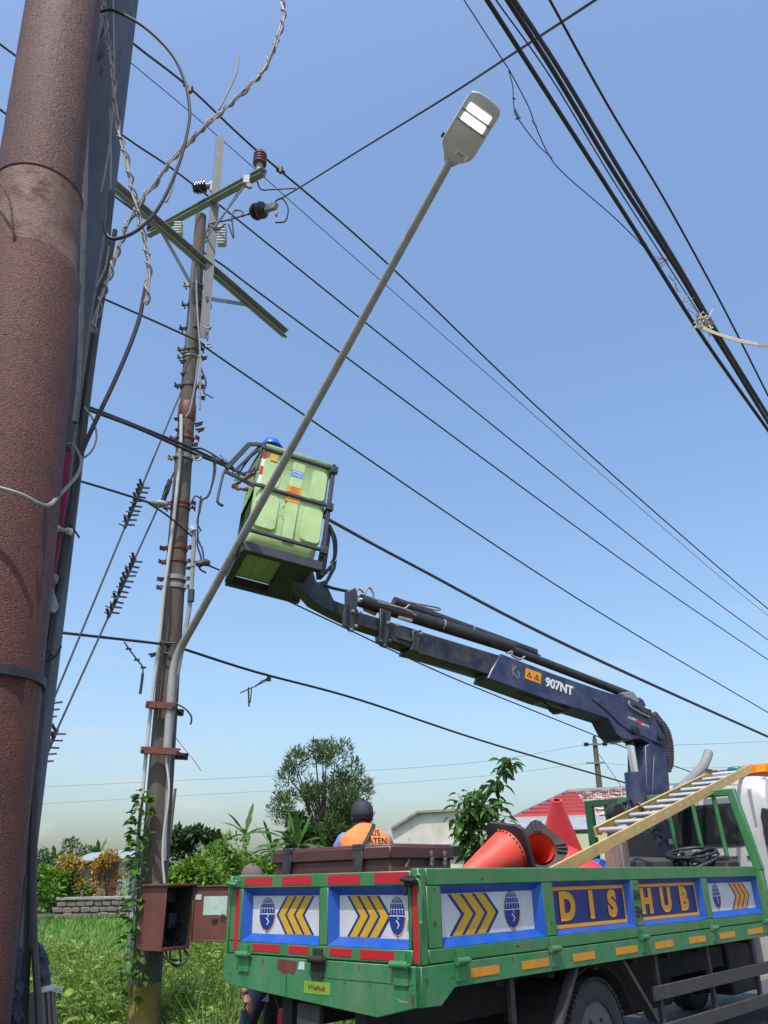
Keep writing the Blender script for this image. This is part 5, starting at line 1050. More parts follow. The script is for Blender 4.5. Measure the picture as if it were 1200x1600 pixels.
# ================================================================== THE LOADER CRANE behind the cab
CB = tk(5.93, 1.13, 0); BT = at(545, 945, 8.35); e1 = (BT - CB); e1.z = 0; e1.normalize(); en = e1.cross(Z).normalized()
if en.y > 0: en = -en                                   # en points to the near side
cr = root('loader_crane', 'navy blue knuckle boom crane with telescoped boom reaching to the basket', 'crane', (CB.x, CB.y, .86))
def cpl(x, y, off): return hit(x, y, CB + en * off, en)  # point on a vertical plane of the boom, off metres to the near side
def bplate(nm, pp, o0, o1, mat, bev=.008, par=cr, lab=None):
    m = MB().prism([cpl(x, y, max(o0, o1)) for x, y in pp], en * (-abs(o1 - o0))); return m.build(nm, mat, par, bevel=bev, label=lab)
m = MB().prism([CB + T * a + S * b + Z * .86 for a, b in ((-.3, -.75), (.3, -.75), (.3, .6), (-.3, .6))], Z * .35); m.build('crane_base', 'boom_dark', cr, bevel=.02)
col = [(1008, 1166), (1030, 1150), (1042, 1166), (1046, 1215), (1049, 1260), (1062, 1345), (1068, 1420), (1022, 1420), (1012, 1330)]
bplate('column', col, .16, -.16, 'boom', .012)
bplate('column_plate', [(1022, 1180), (1040, 1180), (1046, 1250), (1018, 1256)], .175, .16, 'boom', .004)
m = MB().box(cpl(1050, 1315, .18), (.12, .02, .06), 0, e1, en, Z); m.build('column_label', 'greysheet', cr)
m = MB().lathe([(.03, 0), (.03, .02)], cpl(1043, 1279, .162), en, 12); m.build('column_badge', 'white', cr)
# main boom with goose neck
boom = [(783, 1021), (866, 1053), (930, 1075), (955, 1083), (985, 1090), (1004, 1100), (1020, 1116), (1034, 1140), (1042, 1165), (1036, 1172), (1020, 1164), (1008, 1158), (1000, 1154), (992, 1155), (985, 1157), (972, 1155), (962, 1145), (951, 1123), (900, 1107), (850, 1092), (762, 1060), (768, 1046)]
mb_ = bplate('main_boom', boom, .16, -.16, 'boom', .01)
bplate('boom_plate', [(925, 1092), (955, 1091), (990, 1100), (1015, 1118), (1030, 1142), (1038, 1166), (1026, 1160), (1004, 1150), (990, 1146), (968, 1130), (946, 1108)], .175, .161, 'boom', .004)
bplate('boom_foot', [(757, 1052), (764, 1061), (848, 1094), (853, 1097), (846, 1097), (840, 1094), (758, 1058)], .1, -.1, 'boom_dark', .006, lab='dark underside strip')
bplate('boom_lug', [(868, 1098), (893, 1104), (888, 1112), (880, 1112), (874, 1107)], .1, -.1, 'boom_dark', .006)
m = MB().tube([cpl(852, 1097, .12), cpl(862, 1103, .12), cpl(876, 1108, .12)], .025, 8); m.build('hose', 'black', cr)
for px, py, r in ((992, 1141, .055), (1031, 1151, .05)): m = MB().lathe([(r, 0), (r, .03), (r * .6, .04), (0, .04)], cpl(px, py, .176), en, 16); m.build('pivot_pin', 'boom_dark', cr)
# boom decals
dr = (cpl(955, 1098, .162) - cpl(800, 1042, .162)).normalized(); dv = en.cross(dr).normalized()
if dv.z < 0: dv = -dv
t_ = MB(); lettering(t_, '907NT', cpl(874, 1073, .164), dr, dv, .15, .006, .95); t_.build('boom_number', 'white', cr, smooth=0)
m = MB().prism([cpl(833, 1056, .162) + dr * a + dv * b for a, b in ((-.115, -.065), (.115, -.065), (.115, .065), (-.115, .065))], en * .002); wl = m.build('warning_sticker', 'orangelabel', cr)
m = MB()
for k in (-.055, .055):
    c = cpl(833, 1056, .165) + dr * k; T3 = [(-.042, -.035), (.042, -.035), (0, .04)]; I3 = [(-.026, -.026), (.026, -.026), (0, .022)]
    for i in range(3):
        a, b = T3[i], T3[(i + 1) % 3]; c_, d_ = I3[i], I3[(i + 1) % 3]; m.add([c + dr * q[0] + dv * q[1] for q in (a, b, d_, c_)], [(0, 1, 2, 3)])
    m.box(c - dv * .005, (.01, .002, .03), 0, dr, en, dv)
m.build('warning_triangles', 'printblack', wl, smooth=0, fix=False)
m = MB()
for a, b in (((-.06, .07), (-.045, -.07)), ((-.01, .07), (-.05, -.01)), ((-.05, -.01), (.04, -.07)), ((.03, .02), (.06, -.05))): m.bar(cpl(806, 1050, .163) + dr * a[0] + dv * a[1], cpl(806, 1050, .163) + dr * b[0] + dv * b[1], .004, .016, up=dv)
m.build('scuff_marks', 'alu_dull', cr)
scrib(cpl(988, 1123, .178), dr, dv, en, .16, .032, 7, 'white', 'boom_mark', cr)
m = MB().prism([cpl(998, 1128, .177) + dr * a + dv * b for a, b in ((-.035, -.025), (.035, -.025), (.035, .025), (-.035, .025))], en * .002); m.build('boom_mark', 'redref', cr, label='small red mark on the goose neck')
scrib(cpl(1008, 1133, .178), dr, dv, en, .13, .03, 6, 'white', 'boom_mark', cr)
# telescopic sections
ext1 = bplate('boom_section', [(646, 983), (784, 1025), (770, 1056), (642, 1017), (648, 1005)], .13, -.13, 'boom_dark', .008)
bplate('boom_section', [(598, 968), (652, 984), (650, 1009), (640, 1012), (600, 996)], .11, -.11, 'boom_dark', .008)
bplate('boom_section', [(556, 955), (604, 969), (602, 990), (556, 975)], .095, -.095, 'boom_dark', .006)
bplate('section_cap', [(644, 985), (660, 984), (654, 1019), (642, 1016), (646, 1004)], .15, -.15, 'boom_dark', .01)
for pp in ([(594, 950), (612, 956), (606, 1004), (600, 1011), (594, 1008)], [(598, 955), (606, 957), (600, 1008), (592, 1002)], [(540, 925), (556, 918), (560, 932), (553, 985), (546, 986), (540, 975)], [(537, 955), (546, 940), (548, 978), (536, 979)]):
    bplate('end_bracket', pp, .15, .115, 'steelblack', .006); bplate('end_bracket', pp, -.115, -.15, 'steelblack', .006)
for px, py in ((549, 985), (556, 979), (595, 1003), (601, 1010), (609, 1002), (606, 974), (621, 978), (657, 991), (562, 958), (551, 956)):
    m = MB().lathe([(.022, 0), (.022, .02), (.014, .025), (.014, .033), (0, .035)], cpl(px, py, .15), en, 12); m.build('bolt', 'galv' if py < 999 else 'steelblack', cr)
# extension cylinders on top
def cyl(nm, a, b, r, off, mat): return MB().tube([cpl(*a, off), cpl(*b, off)], r, 14).build(nm, mat, cr)
c1_ = cyl('extension_cylinder', (562, 938), (800, 1012), .075, .05, 'rodblack'); cyl('extension_cylinder', (615, 940), (836, 1021), .062, -.18, 'rodblack'); cyl('extension_cylinder', (720, 985), (985, 1087), .055, .02, 'rodblack')
cyl('cylinder_collar', (690, 977), (692, 978), .079, .05, 'alu'); cyl('cylinder_collar', (736, 984), (738, 985), .066, -.18, 'alu')
m = MB().tube([cpl(553, 937, .05), cpl(566, 940, .05)], .045, 12); m.build('cylinder_rod', 'chrome', cr)
cyl('cylinder_rod', (835, 1020), (844, 1024), .012, -.18, 'alu')
for pp, r, off in (([(580, 935), (610, 945), (630, 951), (640, 945)], .012, .1), ([(590, 941), (632, 952), (650, 962)], .012, .12), ([(628, 938), (645, 942), (686, 950), (680, 953), (650, 945)], .012, -.15), ([(555, 928), (560, 920), (568, 926), (572, 934)], .012, .1), ([(568, 930), (576, 918), (583, 926), (584, 936)], .012, .1), ([(792, 1021), (800, 1018), (800, 1024), (812, 1030), (820, 1026)], .013, .15)):
    m = MB().tube(cat([cpl(x, y, off) for x, y in pp], 5), r, 6); m.build('hydraulic_pipe', 'alu_dull' if r < .0125 else 'zinc', cr)
bplate('boom_insert', [(567, 942), (592, 950), (588, 961), (570, 953)], .02, -.02, 'fibre', .002)
bplate('wear_pad', [(624, 962), (645, 967), (644, 972), (622, 966)], .145, .12, 'alu_dull', .002); bplate('wear_pad', [(620, 990), (645, 997), (644, 1003), (620, 996)], .128, .115, 'darkgrey', .002)
# valve block and hoses over the knuckle
bplate('valve_block', [(972, 1082), (990, 1080), (1000, 1094), (998, 1100), (985, 1096), (976, 1090)], .12, -.05, 'alu_dull', .01)
bplate('knuckle_cover', [(1000, 1089), (1006, 1094), (1010, 1103), (1000, 1100)], .12, -.12, 'boom', .006); bplate('knuckle_cover', [(992, 1101), (1018, 1109), (1020, 1118), (1010, 1117)], .19, .17, 'boom_dark', .004)
for pp, off, r, mt in (([(983, 1095), (984, 1103), (998, 1112), (1016, 1121)], .2, .011, 'zinc'), ([(988, 1096), (990, 1104), (1004, 1112), (1018, 1119)], .2, .009, 'black'), ([(1018, 1116), (1034, 1136), (1042, 1158), (1045, 1185), (1044, 1205)], .06, .04, 'darkgrey'), ([(1022, 1114), (1040, 1138), (1047, 1160), (1048, 1186), (1046, 1200)], -.03, .035, 'darkgrey')):
    m = MB().tube(cat([cpl(x, y, off) for x, y in pp], 6), r, 8)
    if r > .02:
        P2 = cat([cpl(x, y, off) for x, y in pp], 6)
        for a, b in zip(P2[4:-2:1], P2[5:-1:1]): m.tube([a, a.lerp(b, .4)], r + .008, 8)
    m.build('hose', mt, cr)
# lift cylinder
MB().tube([cpl(986, 1152, 0), cpl(985, 1166, 0)], .06, 12).build('cylinder_eye', 'boom_dark', cr)
lc = MB().tube([cpl(991, 1208, .1), cpl(997, 1262, .1), cpl(1003, 1330, .1)], [.12, .12, .12], 20).build('lift_cylinder', 'boom', cr); MB().tube([cpl(985, 1160, 0), cpl(994, 1210, 0)], .055, 16).build('rod', 'chrome', lc)
MB().box(cpl(985, 1222, .02), (.09, .09, .09)).build('cylinder_port', 'boom_dark', lc, bevel=.01)
# hoses and control gear low at the column
for k, pp in enumerate(([(1012, 1330), (1012, 1312), (1022, 1298), (1032, 1296)], [(1016, 1335), (1018, 1318), (1028, 1306), (1034, 1308)], [(1020, 1338), (1024, 1325), (1034, 1318)], [(990, 1262), (984, 1250), (975, 1255)])):
    m = MB().tube(cat([cpl(x, y, .35) for x, y in pp], 6), .02, 8); m.build('hose', 'black', cr)
m = MB().box(cpl(990, 1322, .3), (.5, .3, .3), 0, e1, en, Z); m.build('control_block', 'black', cr, bevel=.02)
m = MB().lathe([(.1, 0), (.11, .06), (.1, .12)], cpl(957, 1272, .1), en, 20); m.build('hose_drum', 'black', cr)

# ================================================================== THE BASKET
BX, BY, BZ = Vector((.913, .382, -.147)).normalized(), Vector((-.401, .905, -.14)), Vector((.079, .187, .979))
BZ = (BZ - BX * BZ.dot(BX)).normalized(); BY = BZ.cross(BX).normalized(); BC = Vector((-1.126, 8.098, 4.913)); BW, BD, BH = .866, .82, 1.32
bk = root('work_basket', 'pale green fibreglass work basket with black frame on the boom tip', 'basket', tuple(BC + BY * .4))
def bp(a, b, c): return BC + BX * a + BY * b + BZ * c     # a across the front, b back, c up from the rim of the floor
hw = BW / 2
def rr_ring(z, inset, r=.09, n=5):
    pts = []
    for sx, sy, a0 in ((1, 1, 0), (-1, 1, 1), (-1, -1, 2), (1, -1, 3)):
        for k in range(n): a = (a0 + k / (n - 1)) * math.pi / 2; pts.append((sx * (hw - inset - r) + r * math.cos(a), BD / 2 + sy * (BD / 2 - inset - r) + r * math.sin(a), z))
    return pts
def shell(rings, mat, nm, par, closed_bottom=True, door=None):
    m = MB(); n = len(rings[0]); vs = [bp(*p) for r in rings for p in r]; fs = []
    for i in range(len(rings) - 1):
        for k in range(n): fs.append((i * n + k, i * n + (k + 1) % n, (i + 1) * n + (k + 1) % n, (i + 1) * n + k))
    if door:                                             # the doorway in the left wall
        mid = n // 2 - 1
        fs = [f4 for f4 in fs if not (all(i % n in (mid, mid + 1) for i in f4) and door[0] - 1e-6 <= min(rings[i // n][i % n][2] for i in f4) and max(rings[i // n][i % n][2] for i in f4) <= door[1] + 1e-6)]
    if closed_bottom: fs.append(tuple(range(n))[::-1])
    m.add(vs, fs); return m.build(nm, mat, par, smooth=50)
# tub: outside up, over the lip, inside down
tub = shell([rr_ring(-.06, .10), rr_ring(-.03, .05), rr_ring(.06, .03), rr_ring(.30, .015), rr_ring(.75, .0), rr_ring(1.28, -.0), rr_ring(1.30, -.02), rr_ring(1.325, -.02), rr_ring(1.325, .03), rr_ring(1.2, .03), rr_ring(.75, .04), rr_ring(.06, .06), rr_ring(.0, .06), rr_ring(-.02, .1)], 'basket', 'tub', bk, door=(.05, .76))
def emboss(a0, a1, c0, c1, r=.06, t=.007, front=True):
    pts = []
    for cx_, cz_, q in ((a1 - r, c1 - r, 0), (a0 + r, c1 - r, 1), (a0 + r, c0 + r, 2), (a1 - r, c0 + r, 3)):
        for k in range(5): a = (q + k / 4) * math.pi / 2; pts.append((cx_ + r * math.cos(a), cz_ + r * math.sin(a)))
    c = ((a0 + a1) / 2, (c0 + c1) / 2); m = MB(); n = len(pts)
    vs = [bp(x, .02, z) for x, z in pts] + [bp(c[0] + (x - c[0]) * .9, -t, c[1] + (z - c[1]) * .93) for x, z in pts]; m.add(vs, [(k, (k + 1) % n, n + (k + 1) % n, n + k) for k in range(n)] + [tuple(range(n, 2 * n))]); m.build('embossed_panel', 'basket', tub, smooth=25)
for a0, a1, c0, c1 in ((.2, .40, .72, 1.18), (-.40, -.16, .72, 1.15), (.17, .41, .12, .62), (-.39, -.12, .14, .63)): emboss(a0, a1, c0, c1)
m = MB().prism([bp(-.05, .012, .1), bp(.09, .012, .1), bp(.11, .012, 1.2), bp(-.04, .012, 1.2)], BY * -.02); m.build('embossed_panel', 'basket', tub, bevel=.006)
m = MB()
for c in (1.25, .69): m.box(bp(0, -.02, c), (BW + .06, .03, .04), 0, BX, BY, BZ); m.box(bp(hw + .02, BD / 2, c), (.03, BD, .04), 0, BX, BY, BZ)
m.box(bp(hw + .02, -.02, .64), (.048, .048, 1.35), 0, BX, BY, BZ); m.box(bp(hw + .02, BD + .02, .64), (.06, .06, 1.35), 0, BX, BY, BZ)
m.box(bp(0, -.02, .065), (BW + .03, .035, .04), 0, BX, BY, BZ); m.build('frame', 'steelblack', bk, bevel=.006)
for c in (1.22, .66, .05): m = MB().box(bp(hw + .025, -.045, c), (.085, .05, .1), 0, BX, BY, BZ).tube([bp(hw + .025, -.075, c), bp(hw + .025, -.03, c)], .018, 8); m.build('corner_bracket', 'steelblack', bk, bevel=.006)
# floor frame below
m = MB(); lo = -.14
for b in (-.0, BD - .02): m.box(bp(.02, b + .02, lo + .0), (BW + .04, .08, .12), 0, BX, BY, BZ)
for a in (-hw + .02, hw - .1): m.box(bp(a, BD / 2, lo), (.08, BD - .08, .118), 0, BX, BY, BZ)
m.box(bp(hw * .42, BD / 2, lo - .005), (.26, BD - .08, .1), 0, BX, BY, BZ); m.build('floor_frame', 'steelblack', bk, bevel=.008)
m = MB().box(bp(-.05, BD / 2, -.075), (BW - .16, BD - .1, .02), 0, BX, BY, BZ)
for k in range(3): m.box(bp(-.2 + k * .13, BD / 2, -.09), (.008, BD - .2, .006), 0, BX, BY, BZ)
m.build('floor_pan', 'basket', bk, bevel=.004)
# gate cage at the left
m = MB(); g = [bp(-hw - .02, .05, 1.32), bp(-hw - .1, .22, 1.38), bp(-hw - .3, .3, .98), bp(-hw - .32, .32, .95)]
m.bar(bp(-hw + .02, -.02, 1.3), bp(-hw - .17, .02, 1.27), .03, .04); m.bar(bp(-hw - .17, .02, 1.27), bp(-hw - .36, .1, .88), .05, .05); m.bar(bp(-hw - .05, .02, 1.27), bp(-hw - .26, .1, .88), .03, .03)
m.tube(cat([bp(-hw - .36, .1, .86), bp(-hw - .38, .1, .8), bp(-hw - .38, .1, .45), bp(-hw - .36, .1, .38), bp(-hw - .3, .1, .36)], 5), .016, 8)
m.bar(bp(-hw - .38, .1, .84), bp(-hw + .05, .1, .74), .03, .035); m.bar(bp(-hw - .22, .05, .80), bp(-hw + .0, .02, .95), .02, .02)
m.build('gate_frame', 'steelblack', bk, bevel=.004)
for pp in ([(-.0, .06, 1.3), (-.06, .08, 1.1), (-.1, .1, .95)], [(-.02, .06, 1.28), (-.12, .08, 1.12), (-.2, .1, .9)], [(.02, .06, 1.26), (-.02, .08, 1.0), (-.05, .08, .9)]):
    m = MB().tube(cat([bp(-hw + a, b, c) for a, b, c in pp], 5), .012, 6); m.build('control_cable', 'black', bk)
# stickers
def stick(a0, a1, c0, c1, mat, nm, par=tub, off=-.0045):
    return MB().prism([bp(a0, off, c0), bp(a1, off, c0), bp(a1, off, c1), bp(a0, off, c1)], BY * -.001).build(nm, mat, par)
st = stick(-.05, .095, .97, 1.07, 'shirtblue', 'blue_sticker', off=-.01)
scrib(bp(.022, -.0125, 1.045), BX, BZ, BY * -1, .11, .022, 7, 'white', 'sticker_print', st); scrib(bp(.01, -.0125, .995), BX, BZ, BY * -1, .09, .022, 5, 'white', 'sticker_print', st)
st = stick(-.075, .095, .73, .83, 'orangelabel', 'warning_sticker', off=-.01); t_ = MB()
for k in range(4): t_.box(bp(.01 + .02 * (k % 2), -.0115, .745 + .022 * k), (.11, .001, .008), 0, BX, BY, BZ)
t_.build('sticker_print', 'redref', st); stick(-.075, .095, .60, .655, 'orangelabel', 'warning_sticker', off=-.01)
stick(-.335, -.24, 1.1, 1.2, 'yellow', 'yellow_sticker', off=-.016)
for c0, c1, mt in ((.74, .86, 'white'), (.86, .99, 'redref'), (.99, 1.1, 'white'), (1.1, 1.18, 'redref')): stick(-.425, -.355, c0, c1, mt, 'hazard_stripe', off=-.003)
stick(-.40, -.355, .39, .47, 'redref', 'hazard_stripe', off=-.016)
t_ = MB()
for k in range(22): a, c = random.gauss(-.09, .03), .3 + random.random() * .3; t_.box(bp(a, -.0005, c), (.004 + random.random() * .012, .003, .003 + random.random() * .012), 0, BX, BY, BZ)
t_.build('flaked_print', 'steelblack', tub)
# arm that carries the basket
def bplane(x, y, d=.45): return hit(x, y, bp(.3, d, 0), (BY.x, BY.y, 0))
def aplate(nm, pp, d0, d1, mat, par=bk, bev=.006):
    nrm = Vector((BY.x, BY.y, 0)).normalized(); return MB().prism([bplane(x, y, d0) for x, y in pp], nrm * (d1 - d0)).build(nm, mat, par, bevel=bev)
aplate('carrier_arm', [(458, 905), (488, 888), (494, 908), (512, 916), (522, 938), (560, 952), (558, 974), (520, 956), (490, 940)], .3, .52, 'boom_dark')
aplate('carrier_post', [(499, 885), (508, 840), (515, 818), (519, 822), (511, 880), (508, 900), (500, 900)], .3, .44, 'steelblack')
aplate('carrier_link', [(492, 912), (512, 905), (523, 880), (527, 874), (525, 888), (510, 916), (498, 922)], .35, .45, 'steelblack')
for pp in ([(513, 822), (520, 838), (523, 860), (520, 880), (508, 896)], [(514, 820), (524, 842), (524, 868), (518, 880)], [(506, 914), (520, 919), (534, 922), (552, 926)]):
    m = MB().tube(cat([bplane(x, y, .3) for x, y in pp], 6), .02, 8); m.build('hose', 'black', bk)
# ================================================================== CARGO IN THE BED
def lroot(nm, lab, ct, a, b, c, group=None): return root(nm, lab, ct, tuple(tk(a, b, c)), math.atan2(T.y, T.x), group)
def lb(mb, nm, mat, par, **k):                           # mesh given in truck coordinates
    mb.v = [tuple(tk(*v)) for v in mb.v]; return mb.build(nm, mat, par, **k)
# tool chest
ch = lroot('tool_chest', 'dark brown steel tool chest standing across the tail of the bed', 'chest', .42, .92, 1.05)
c0, c1, d0, d1 = .10, .76, .32, 1.53
m = MB().span((c0 + .02, d0 + .02, 1.051), (c1 - .02, d1 - .02, 1.64)); lb(m, 'body', 'chest', ch, bevel=.008)
m = MB().span((c0, d0, 1.63), (c1, d1, 1.712)); m.span((c0 + .01, d0 + .01, 1.70), (c1 - .01, d1 - .01, 1.725)); lb(m, 'lid', 'chest', ch, bevel=.01)
for y in (.57, 1.30): m = MB().span((c0 - .008, y, 1.54), (c0 + .0, y + .09, 1.70)); m.span((c0 - .01, y - .005, 1.69), (c0 + .2, y + .095, 1.73)); lb(m, 'strap_hinge', 'boom_dark', ch, bevel=.003)
for x in (.50, .64):
    m = MB()
    for k in range(5): m.lathe([(.008, -.022), (.014, -.012), (.014, .012), (.008, .022)], (x + .004 * (k % 2), d0 - .006, 1.66 - .033 * k), Z, 8)
    lb(m, 'chain', 'hubsteel', ch)
m = MB().bar((.24, d0 + .012, 1.56), (.29, d0 + .012, 1.63), .01, .012); lb(m, 'scratch', 'alu_dull', ch)
m = MB().span((c0 + .016, d0 - .0, 1.56), (c1 - .1, d0 + .018, 1.585)); lb(m, 'lit_band', 'cabinet', ch)  # sunlit strip below the lid's shadow, painted in as a lighter band

# traffic cones
def cone(lab, B, tip_dir, col, height=.72, rb=.18, plate=.40, roll=0., base=True, has_ring=True, stripe=False, tipr=None):
    B = Vector(B); ax = Vector(tip_dir).normalized(); d, q, u = frame(ax); q, u = q * math.cos(roll) + u * math.sin(roll), u * math.cos(roll) - q * math.sin(roll)
    r = root('traffic_cone', lab, 'traffic cone', tuple(B), 0, 'traffic cones in the bed')
    q0 = tipr or rb * .22; prof = [(rb, .0), (rb * .97, .03), (q0 * 1.1, height - .03), (q0, height), (q0 * .68, height), (q0 * .68, height - .05), (rb * .85, .03), (rb * .88, -.004)]
    m = MB().lathe(prof, B, ax, 36, caps=False); body = m.build('body', col, r, smooth=40)
    if base:
        h = plate / 2; n = 32; oc = []; 
        for k in range(n):
            a = 6.283 * k / n + .0001; ca, sa = math.cos(a), math.sin(a); e = h / max(abs(ca), abs(sa)); e = min(e, h * 1.28); oc.append((ca * e, sa * e))
        m = MB(); vs = []; rr = rb * 1.02
        for z_, outer in ((-.012, 1), (.022, 1), (.03, 0), (-.002, 0)):
            for k in range(n):
                a = 6.283 * k / n + .0001; p = (q * oc[k][0] + u * oc[k][1]) if outer else (q * math.cos(a) + u * math.sin(a)) * rr; vs.append(B + p + ax * z_)
        fs = []
        for i in range(4):
            for k in range(n): fs.append((i * n + k, i * n + (k + 1) % n, ((i + 1) % 4) * n + (k + 1) % n, ((i + 1) % 4) * n + k))
        m.add(vs, fs); bs = m.build('base_plate', 'conebase', r, smooth=30)
        m = MB()
        for k in range(4):
            for j in (-1, 0, 1):
                a = math.pi / 4 + k * math.pi / 2 + j * .17; v = q * math.cos(a) + u * math.sin(a); m.bar(B + v * (rr + .005) - ax * .018, B + v * (h * 1.2) - ax * .018, .012, .014, up=ax)
        for k in range(30): a = 6.283 * k / 30; v = q * math.cos(a) + u * math.sin(a); m.box(B + v * (rb * .955) + ax * .05, (.014, .012, .01), 0, v.cross(ax), v, ax)
        m.build('base_ribs', 'conebase', bs)
    if stripe:
        m = MB()
        for i in range(3):
            for j in range(8):
                a = -2.2 + j * .17; z_ = .16 + i * .085; rr = rb * .97 - (rb * .72) * (z_ / height) + .006; v = q * math.cos(a) + u * math.sin(a)
                m.box(B + v * rr + ax * z_, (.016, .004, .05 if j % 3 else .02), 0, v.cross(ax), v, ax)
        m.build('moulded_print', 'conebase', body)
    return r
def dl(a, b, c): return T * a + S * b + Z * c
cone('orange cone lying on its side with its black base towards the ladder', tk(1.78, .55, 1.70), dl(-.86, .22, -.36), 'cone', .72, .19, .45, .15)
cone('cone showing the ribbed underside of its black square base', tk(2.50, .75, 1.735), dl(.62, .68, -.30), 'cone', .72, .14, .40, .78)
cone('upright faded red cone with an open round tip', tk(3.45, 1.15, 1.34), dl(-.40, -.28, .84), 'cone_pink', .97, .36, .40, .2, base=False, tipr=.05)
cone('faded pink cone slumped against the ladder with dark moulded print', tk(3.27, .83, 1.42), dl(-.34, .38, .72), 'cone_pink', .62, .27, .4, .0, base=False, stripe=True)

# ladder
ld_ = lroot('ladder', 'yellow fibreglass ladder with grey rungs leaning out over the headboard', 'ladder', 1.9, .5, 1.5)
def lz(x): return 1.577 + .243 * (x - 1.954) - .045
for y in (.30, .73):
    xs0 = 1.9 if y < .5 else 3.45
    m = MB().bar((xs0, y, lz(xs0)), (6.75, y, lz(6.75)), .012, .095, up=Z)
    for k in (-1, 1): m.bar((xs0, y + (.012 if y < .5 else -.012), lz(xs0) + k * .044), (6.75, y + (.012 if y < .5 else -.012), lz(6.75) + k * .044), .03, .006, up=Z)
    lb(m, 'rail', 'fibre', ld_, bevel=.003)
x = 3.52
while x < 6.7:
    m = MB().tube([(x, .30, lz(x)), (x, .73, lz(x))], .024, 10); lb(m, 'rung', 'rung', ld_); m = MB().lathe([(.015, 0), (.015, .004), (.008, .005)], (x, .296, lz(x) - .0), (0, -1, 0), 10); lb(m, 'rung_end', 'rung', ld_); x += .335
m = MB().tube([(6.3, .3, lz(6.3) + .06), (6.3, .36, lz(6.3) + .07), (6.34, .73, lz(6.34) + .06)], .008, 6).box((6.5, .73, lz(6.5) + .06), (.16, .05, .03)); lb(m, 'tie', 'darkgrey', ld_)
m = MB()
for k in range(16): a = 6.283 * k / 15; m.add([], [])
m.tube([(4.45 + .03 * math.cos(k * .7), .73 + .04 * math.cos(k * 1.57), lz(4.5) + .06 * math.sin(k * 1.57)) for k in range(14)], .01, 6); lb(m, 'tie', 'chest', ld_)
bx_ = lroot('wooden_block', 'weathered brown wooden block under the ladder', 'block', 3.49, .55, 1.05); m = MB().span((3.42, .45, 1.051), (3.56, .64, 1.80)); lb(m, 'body', 'hutwall', bx_, bevel=.01)
# pale lamp arm lying along the ladder
P5 = [tuple(tside(x, y, .95)) for x, y in ((1107, 1176), (1103, 1188), (1096, 1200), (1080, 1217), (1060, 1237), (1035, 1263), (1012, 1286))]
m = MB().tube([tk(*p) for p in cat(P5, 5)], .062, 14); tag(m.build('lamp_arm_tube', 'zinc'), 'pale grey bent lamp arm tube lying behind the ladder', 'tube')
# helmet, drum, coils
hp = tloc(hit(936, 1350, tk(0, .85, 0), S)); c = tk(hp.x, .85, 1.50); hr = root('safety_helmet', 'bright blue safety helmet lying low beside the ladder foot', 'helmet', tuple(c))
m = MB().lathe([(.135, -.03), (.15, -.035), (.15, -.025), (.128, -.01), (.12, .05), (.09, .1), (.04, .128), (0, .132)], c + Z * .03, Z, 24); m.build('shell', 'bluehelmet', hr, smooth=60)
hb_ = root('helmet_box', 'low dark box under the blue helmet', 'box', tuple(tk(hp.x, .85, 1.05))); MB().prism([tk(hp.x + a, .85 + b, 1.051) for a, b in ((-.25, -.2), (.25, -.2), (.25, .2), (-.25, .2))], Z * .44).build('body', 'chassis', hb_, bevel=.01)
c = tk(4.65, .95, 1.051); dm = root('cable_drum', 'grey rubber topped cable drum in front of the headboard', 'drum', tuple(c)); m = MB().lathe([(.36, 0), (.36, .05), (.2, .07), (.2, .48), (.37, .5), (.37, .58), (.3, .62), (.0, .64)], c, Z, 36); m.build('body', 'guard', dm)
cc = tk(5.15, .55, 1.32); co = root('cable_coil', 'tangled black cable coil in front of the headboard', 'cable', tuple(tk(5.15, .55, 1.05)), 0); m = MB()
for k in range(9):
    r0 = .22 + random.uniform(-.04, .06); tx, ty = random.uniform(-.35, .35), random.uniform(-.35, .35); m.tube([cc + Vector((math.cos(a) * r0, math.sin(a) * r0, .16 + random.uniform(0, .0) + .03 * k + r0 * (tx * math.cos(a) + ty * math.sin(a)))) for a in [i * .2618 for i in range(25)]], .017, 6)
m.build('coil', 'black', co)
for k in range(5):
    a = tk(4.98 + .05 * k, .62, 1.45); m = MB().tube(cat([a, a + Z * .12 + S * .02 * k, a + Z * (.22 + .03 * (k % 3)) + T * .04 * (k - 2), a + Z * .1 + T * .12], 5), .012, 6); m.build('loose_loop', 'alu_dull' if k % 2 else 'black', co)
bxx = root('battery_box', 'black box with cables in front of the cab window', 'box', tuple(tk(5.2, .28, 1.05))); m = MB().prism([tk(5.25 + a, .3 + b, 1.051) for a, b in ((-.17, -.15), (.17, -.15), (.17, .15), (-.17, .15))], Z * .58); m.build('body', 'chassis', bxx, bevel=.02); MB().prism([tk(5.25 + a, .3 + b, 1.632) for a, b in ((-.1, -.08), (.1, -.08), (.1, .08), (-.1, .08))], Z * .05).build('lid', 'black', bxx, bevel=.01)

